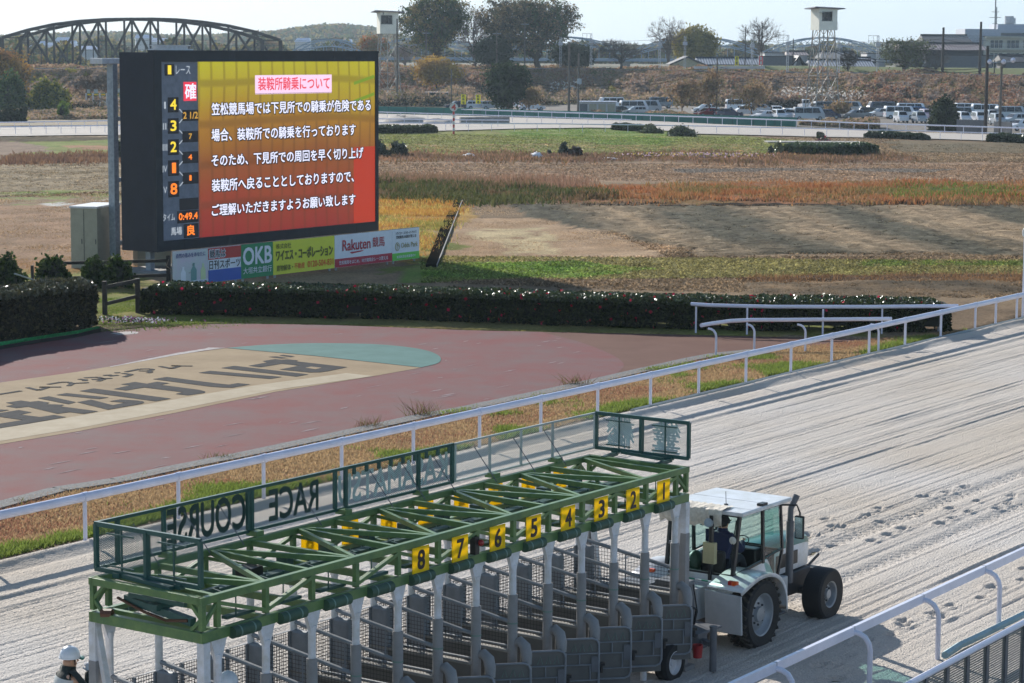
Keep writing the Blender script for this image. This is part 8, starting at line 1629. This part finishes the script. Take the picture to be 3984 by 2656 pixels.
shed('short low pale roofed shed beside the distant starting gate', 280, 328, 396, 414, 'wall_grey', 'rail_white', doors=0, depth=2)
# grey wall panels at the right edge
mb = MB(); a, b = G(3722, 518), G(3835, 522); mb.bar(a + Vector((0, 0, .9)), b + Vector((0, 0, .9)), .15, 1.8); tag(mb.build('screen_wall', 'wall_grey'), 'low grey panel wall right of the large round bush', 'wall')
mb = MB(); a, b = G(3868, 520), G(3935, 524); mb.bar(a + Vector((0, 0, .8)), b + Vector((0, 0, .8)), .15, 1.6); tag(mb.build('screen_wall', 'wall_grey'), 'low grey panel wall behind the floodlight pole', 'wall')
# second starting gate parked far off
def far_gate():
    g = G(335, 425); d = g.y; k = d / FPX; e = empty('starting_gate', g, .12, 'distant green starting gate with yellow plates parked under the bank at the left', 'starting gate'); L = (650 - 335) * k; zt = GD(335, 362, d).z; zb = GD(335, 372, d).z
    for y in (0, 2): MB().box((0, y, zb), (L, y + .12, zb + .12)).build('beam', 'gate_green', e); MB().box((0, y, zt - .1), (L, y + .12, zt)).build('beam', 'gate_green', e)
    for i in range(13): x = L * i / 12; MB().bar((x, 0, 0), (x, 0, zt), .14, .14).build('leg', 'white_paint', e); MB().bar((x, 2, 0), (x, 2, zt), .14, .14).build('leg', 'white_paint', e)
    for i in range(12): x = L * (i + .5) / 12; MB().box((x - .28, -.1, zb + .1), (x + .28, -.04, zt - .1)).build('number_plate', 'plate_yellow', e)
    MB().box((L * .25, 2.1, zt + .1), (L, 2.15, zt + .75)).build('screen', 'screen_pale', e); MB().box((.05, 2.1, zt), (.6, 2.15, zt + .6)).build('screen', 'screen_pale', e); MB().box((1.2, 2.1, zt), (1.9, 2.15, zt + .6)).build('screen', 'screen_pale', e)
far_gate()
# ------------------------------------------------------------------ parked cars
for n_, c_ in (('white', (236, 238, 244)), ('silver', (176, 182, 190)), ('black', (28, 30, 36)), ('navy', (34, 44, 78)), ('grey', (110, 116, 124)), ('pink', (206, 180, 196)), ('red', (150, 36, 44)), ('blue', (96, 130, 176))): mat('car_' + n_, C(*c_, .9), .25, .1 if n_ != 'white' else 0, var=.02, coat=.6)
mat('car_glass', C(36, 42, 50, .6), .08); mat('lamp_clear', C(220, 224, 228, .9), .15)
SH = dict(van=(4.7, 1.7, [(0, .35), (0, 1.0), (.12, 1.15), (.55, 1.95), (4.55, 1.98), (4.68, 1.7), (4.7, .35)], 1.1), kei=(3.4, 1.48, [(0, .3), (0, .85), (.45, 1.0), (.95, 1.62), (3.2, 1.66), (3.36, 1.2), (3.4, .3)], 1.0),
          suv=(4.5, 1.8, [(0, .35), (.02, .85), (.9, 1.05), (1.55, 1.6), (3.4, 1.66), (4.2, 1.15), (4.48, 1.0), (4.5, .35)], 1.02), sedan=(4.5, 1.7, [(0, .3), (.02, .7), (1.1, .92), (1.8, 1.38), (3.1, 1.42), (3.8, 1.0), (4.46, .92), (4.5, .3)], .92),
          wagon=(4.4, 1.7, [(0, .3), (.02, .75), (.9, .95), (1.5, 1.45), (4.0, 1.5), (4.35, 1.05), (4.4, .3)], .95), truck=(3.6, 1.5, [(0, .4), (0, 1.0), (.3, 1.75), (1.25, 1.8), (1.35, .95), (3.55, .95), (3.6, .4)], 1.05))
CARS = {}
def car(kind, colour, loc, rz, label):
    if (kind, colour) in CARS: r_ = copy_tree(CARS[(kind, colour)])
    else:
        L, W_, P, belt = SH[kind]; r_ = empty('parked_car', (0, 0, 0)); h = max(z for x, z in P); V = []; k = len(P)
        f = lambda z: W_ / 2 - (max(0, z - belt) / max(.1, h - belt)) * .17
        mb = MB(); ys = [-1, -.86, .86, 1]
        for s in ys: V += [(x - L / 2, s * f(z) if abs(s) == 1 else s * f(z) / 1., z + (.0 if abs(s) == 1 else .04 * (z > belt))) for x, z in P]
        F = [tuple(range(k))] + [tuple(3 * k + i for i in range(k - 1, -1, -1))] + [(j * k + i, (j + 1) * k + i, (j + 1) * k + (i + 1) % k, j * k + (i + 1) % k) for j in range(3) for i in range(k)]
        mb.add(V, F); body = mb.build('body', 'car_' + colour, r_, smooth=False)
        top = [(x - L / 2, z) for x, z in P if z > belt + .05]; xs = sorted(x for x, z in top); x0, x1 = xs[0], xs[-1]; zt = h - .1
        if kind == 'truck': x0, x1 = P[1][0] - L / 2 + .25, P[3][0] - L / 2
        for s in (-1, 1):
            g = MB(); n_ = 1 if kind == 'truck' else 3
            for i in range(n_):
                a = x0 + .05 + (x1 - x0 - .1) * i / n_ + .04; b = x0 + .05 + (x1 - x0 - .1) * (i + 1) / n_ - .04; ta = a + (.3 if i == 0 else 0); tb = b - (.12 if i == n_ - 1 else 0)
                y0, y1 = s * (f(belt + .06) + .012), s * (f(zt) + .012); g.add([(a, y0, belt + .06), (b, y0, belt + .06), (tb, y1, zt), (ta, y1, zt)], [(0, 1, 2, 3)])
            g.build('side_window', 'car_glass', r_)
        # windscreen and rear window laid on the sloping faces
        for idx, nm in ((1, 'windscreen'), (0, 'rear_window')):
            cand = [(i, P[i], P[i + 1]) for i in range(len(P) - 1) if abs(P[i][1] - P[i + 1][1]) > .3 and max(P[i][1], P[i + 1][1]) > belt + .2]
            if not cand: continue
            i, a, b = cand[0] if nm == 'windscreen' else cand[-1]
            if nm == 'rear_window' and len(cand) < 2: continue
            (xa, za), (xb, zb_) = a, b; dx, dz = xb - xa, zb_ - za; ln = math.hypot(dx, dz); nx, nz = (-dz / ln, dx / ln); pts = []
            for t, in ((.15,), (.9,)):
                x, z = xa + dx * t, za + dz * t; 
                if z < belt: t = (belt + .03 - za) / dz if dz else t; x, z = xa + dx * t, za + dz * t
                for s in (-1, 1): pts.append((x - L / 2 + nx * .02, s * (f(z) - .1), z + nz * .02 + .04))
            q_ = MB(); q_.add([pts[0], pts[1], pts[3], pts[2]], [(0, 1, 2, 3)]); q_.build(nm, 'car_glass', r_)
        for wx in (-L / 2 + .75, L / 2 - .75):
            for s in (-1, 1): w_ = MB(); w_.lathe([(.001, -.11), (.3, -.11), (.33, -.06), (.33, .06), (.3, .11), (.001, .11)], (wx, s * (W_ / 2 - .08), .32), 'y', 14); wo = w_.build('wheel', 'black_rubber', r_, smooth=True); w_ = MB(); w_.lathe([(.001, s * .125), (.19, s * .12)], (wx, s * (W_ / 2 - .08), .32), 'y', 10); w_.build('hubcap', 'galvanised', wo)
        for s in (-1, 1): MB().box((-L / 2 - .015, s * W_ / 2 - .1 - (.22 if s > 0 else -.0) + (.08 if s < 0 else 0), .62), (-L / 2 + .05, s * W_ / 2 + (.24 if s < 0 else -.06), .78)).build('headlight', 'lamp_clear', r_); MB().box((L / 2 - .05, s * W_ / 2 - (.2 if s > 0 else -.04), .68), (L / 2 + .02, s * W_ / 2 + (.2 if s < 0 else -.04), .86)).build('tail_light', 'lamp_red', r_)
        MB().box((L / 2, -.2, .5), (L / 2 + .02, .2, .64)).build('number_plate', 'white_paint', r_)
        CARS[(kind, colour)] = r_
    r_.location = loc; r_.rotation_euler = (0, 0, rz); tag(r_, label, 'car', 'cars parked below the bank'); return r_
CL = [  # x, base y, type, colour, heading (degrees, 0 = nose to the left), label
 (1780, 424, 'sedan', 'navy', 5, 'dark blue car nearest the number 4 post in the row behind the teal fence'), (1862, 425, 'wagon', 'white', 180, 'white hatchback below the right one of the two yellow banners'), (1922, 426, 'wagon', 'silver', 175, 'silver car just left of the dark evergreen tree'),
 (2068, 430, 'sedan', 'white', 185, 'white sedan right of the dark evergreen tree'), (2046, 420, 'wagon', 'white', 180, 'white car roof peeping over the sedan right of the dark evergreen tree'),
 (2375, 422, 'van', 'white', 10, 'white van behind the long low white shed'), (2400, 446, 'sedan', 'black', 10, 'black sedan at the right end of the long low white shed'), (2475, 448, 'sedan', 'silver', 0, 'silver sedan behind the low scrub, front of its group of three'), (2465, 437, 'van', 'white', 185, 'white van behind the silver sedan'), (2520, 436, 'van', 'silver', 170, 'silver van at the right of the group of three behind the scrub'), (2565, 420, 'van', 'grey', 0, 'grey van deep in shade under the brown slope'),
 (2745, 438, 'sedan', 'white', 0, 'white sedan with its roof catching the sun left of the navy sedan'), (2755, 455, 'sedan', 'red', 20, 'dark red car peeping out of the scrub'), (2832, 457, 'sedan', 'navy', 190, 'navy sedan in the front row left of the white crossover'),
 (2875, 430, 'van', 'white', 180, 'white van in the back row above the crossover'), (2916, 450, 'suv', 'white', 180, 'white crossover with dark windows in the open, left of the scrubby tree'), (2960, 442, 'suv', 'silver', 175, 'silver hatchback behind the scrubby leafless tree'), (3020, 462, 'van', 'white', 80, 'white van seen from behind, left in its cluster of white cars'), (3030, 468, 'kei', 'white', 95, 'small white car in front of the white van seen from behind'), (2975, 466, 'sedan', 'white', 20, 'white sedan nose low behind the end of the teal fence'), (3078, 466, 'kei', 'white', 60, 'small white car right of the white cluster beside the tree'), (3092, 458, 'wagon', 'white', 185, 'white wagon behind the small white car'),
 (3128, 425, 'truck', 'white', 90, 'small white truck at the back foot of the car park watch tower'), (3145, 468, 'van', 'silver', 180, 'silver van in the front row under the watch tower'), (3168, 448, 'wagon', 'grey', 5, 'grey wagon in the second row under the watch tower'), (3215, 462, 'wagon', 'navy', 170, 'navy wagon right of the silver van'), (3218, 440, 'van', 'grey', 185, 'grey van in the back row right of the watch tower'), (3262, 455, 'suv', 'black', 10, 'black crossover left of the low brown bush'), (3300, 440, 'van', 'silver', 175, 'silver van in the back row behind the low brown bush'),
 (3430, 458, 'wagon', 'silver', 0, 'silver wagon half hidden left of the long white van'), (3425, 440, 'van', 'navy', 5, 'navy van in the back row left of the long white van'), (3498, 462, 'van', 'white', 180, 'long white van side-on with black windows left of the large round bush'), (3545, 448, 'van', 'white', 175, 'white van behind the long white van'), (3505, 476, 'kei', 'white', 90, 'small white car facing the track in front of the long white van'), (3576, 478, 'kei', 'silver', 90, 'small silver car facing the track left of the large round bush'), (3578, 450, 'wagon', 'blue', 170, 'light blue car in the back row left of the large round bush'), (3606, 462, 'wagon', 'pink', 90, 'pinkish car beside the large round bush'),
 (3735, 465, 'van', 'silver', 175, 'silver van just right of the large round bush'), (3748, 478, 'kei', 'white', 88, 'small white van seen end-on, first right of the round bush'), (3768, 448, 'van', 'white', 180, 'white van in the back row right of the round bush'), (3808, 478, 'kei', 'white', 92, 'small white van seen end-on left of the tall brown pole'), (3835, 452, 'van', 'white', 175, 'long white van with black windows behind the tall brown pole'), (3858, 470, 'kei', 'silver', 85, 'small silver car right of the tall brown pole'), (3880, 486, 'kei', 'silver', 90, 'small silver van end-on by the floodlight pole'), (3930, 462, 'van', 'silver', 180, 'silver van behind the floodlight pole'), (3955, 486, 'suv', 'silver', 15, 'silver crossover at the right edge, rear one of two'), (3975, 508, 'wagon', 'white', 20, 'white estate car at the very right edge in front of the others'), (3330, 462, 'sedan', 'grey', 5, 'grey sedan right of the low brown bush'), (3390, 452, 'wagon', 'black', 175, 'black wagon in the gap left of the white van row')]
for x, yb, kd, cl_, a_, lb in CL: g = G(x, yb, .05); car(kd, cl_, g, math.radians(a_) + .12, lb)
# ------------------------------------------------------------------ hills, far woods, houses across the river
def hills():
    P = [(-400, 168), (-100, 165), (100, 160), (330, 150), (480, 148), (600, 158), (800, 160), (950, 150), (1100, 142), (1200, 128), (1290, 118), (1400, 124), (1480, 140), (1600, 168), (1900, 186), (2400, 190), (3000, 192), (3600, 176), (3760, 150), (3900, 140), (4100, 160), (4500, 175)]
    Q_ = thicken(P, 14); V = []; pg = []; nv = 8; r = random.Random(2)
    for i, (x, y) in enumerate(Q_):
        y += 2.5 * float(fbm(np.array([x * .1]), np.array([0.]), 3, 5, 3)[0]); D = 1900 if x < 1700 else 2400
        t_ = GD(x, y, D); b_ = Vector((t_.x * .72, D * .72, ZBK - .7))
        for j in range(nv): t = j / (nv - 1); q_ = b_.lerp(t_, t); q_.z += (t_.z - b_.z) * .25 * math.sin(t * math.pi) * r.uniform(.6, 1); V.append(tuple(q_)); c = r.random(); pg.append(tuple(np.array(C(96, 100, 72, .7)) * (1 - c) + np.array(C(128, 100, 76, .7)) * c))
    n_ = len(Q_); F = [(i * nv + j, (i + 1) * nv + j, (i + 1) * nv + j + 1, i * nv + j + 1) for i in range(n_ - 1) for j in range(nv - 1)]
    np_mesh('hills', np.array(V), np.array(F), 'infield_ground', pig=np.array(pg))['kind'] = 'structure'
    # woods that clothe them and the far river edge
    pts = []
    for k in range(26000):
        i = r.randrange(n_ - 1); j = r.uniform(.1, 1) ** .7; a = Vector(V[i * nv + int(j * (nv - 1))]); b = Vector(V[(i + 1) * nv + int(j * (nv - 1))]); q_ = a.lerp(b, r.random()); pts.append((q_.x + r.gauss(0, 3), q_.y + r.gauss(0, 8), q_.z + r.uniform(0, 5)))
    for k in range(9000): x = r.uniform(-300, 4300); D = r.choice((860, 900, 1000)); p = GD(x, 215, D); pts.append((p.x, D, ZBK + r.uniform(0, 4.5) * (1 + .6 * math.sin(x * .02))))
    for k in range(5000): x = r.uniform(40, 1080); D = r.uniform(600, 680); p = GD(x, 215, D); hh = 3.4 + 2.5 * math.sin(x * .031) + 1.5 * math.sin(x * .011); pts.append((p.x, D, ZBK - .5 + r.uniform(0, max(.8, hh))))
    pts = np.array(pts); VV, FF, pp = leaves(pts, np.where(pts[:, 1] > 800, 3.4, 1.3), [C(92, 100, 66, .9), C(120, 100, 72, .9), C(74, 86, 60, .9), C(146, 132, 74, .9)], up=.2, asp=1.2); tag(np_mesh('far_woods', VV, FF, 'leaf_dull', pig=pp), kind='stuff')
hills()
FH = [(150, 190, 1150), (205, 196, 1100), (262, 188, 1250), (300, 205, 900), (345, 208, 850), (560, 165, 1300), (620, 178, 1200), (700, 200, 900), (120, 205, 880), (1180, 178, 1300), (1340, 182, 1200), (250, 175, 1400), (1660, 196, 900)]
FL = ['tiny pale building on the far bank seen through the left part of the truss', 'white roofed building across the river behind the second truss panel', 'largest white roofed building on the far hillside under the bridge arch', 'small white house across the river low behind the truss', 'small white roofed shed across the river right of its neighbour', 'tiny white house high on the far hill under the arch top', 'tiny grey house on the far hill right of the arch top', 'small pale house low behind the middle of the truss', 'small pale house low behind the left end of the truss', 'tiny white house on the hazy hill between bridge and watch tower', 'tiny white house on the hazy hill nearest the watch tower', 'tiny house near the hill crest behind the left half of the truss', 'small white building behind the evergreen trunk']
for (x, y, D), lb in zip(FH, FL):
    p = GD(x, y, D); s = D / 900; e = empty('distant_house', p, random.Random(x).uniform(-.4, .4), lb, 'house'); w_ = random.Random(x + 1).uniform(4, 8) * s
    MB().box((-w_ / 2, -3, -6), (w_ / 2, 3, 1.6 * s)).build('wall', 'wall_pale', e); MB().prism3([(-w_ / 2 - .5, -3.4, 1.6 * s), (w_ / 2 + .5, -3.4, 1.6 * s), (w_ / 2 - .5, 0, 3. * s), (-w_ / 2 + .5, 0, 3. * s)], (0, 3.4, -.3)).build('roof', 'rail_white', e)
# ------------------------------------------------------------------ the air itself
hzb = MB().box((-1100, -70, -1.1), (1100, 2600, 95)); hm = bpy.data.materials.new('haze_air'); hm.use_nodes = True; n = hm.node_tree.nodes; l = hm.node_tree.links; n.remove(n['Principled BSDF'])
pv = n.new('ShaderNodeVolumePrincipled'); pv.inputs['Color'].default_value = (.72, .88, 1., 1); pv.inputs['Density'].default_value = .00014; pv.inputs['Anisotropy'].default_value = .2; l.new(pv.outputs[0], n['Material Output'].inputs['Volume'])
M['haze_air'] = hm; ho = hzb.build('haze', 'haze_air'); ho['kind'] = 'stuff'
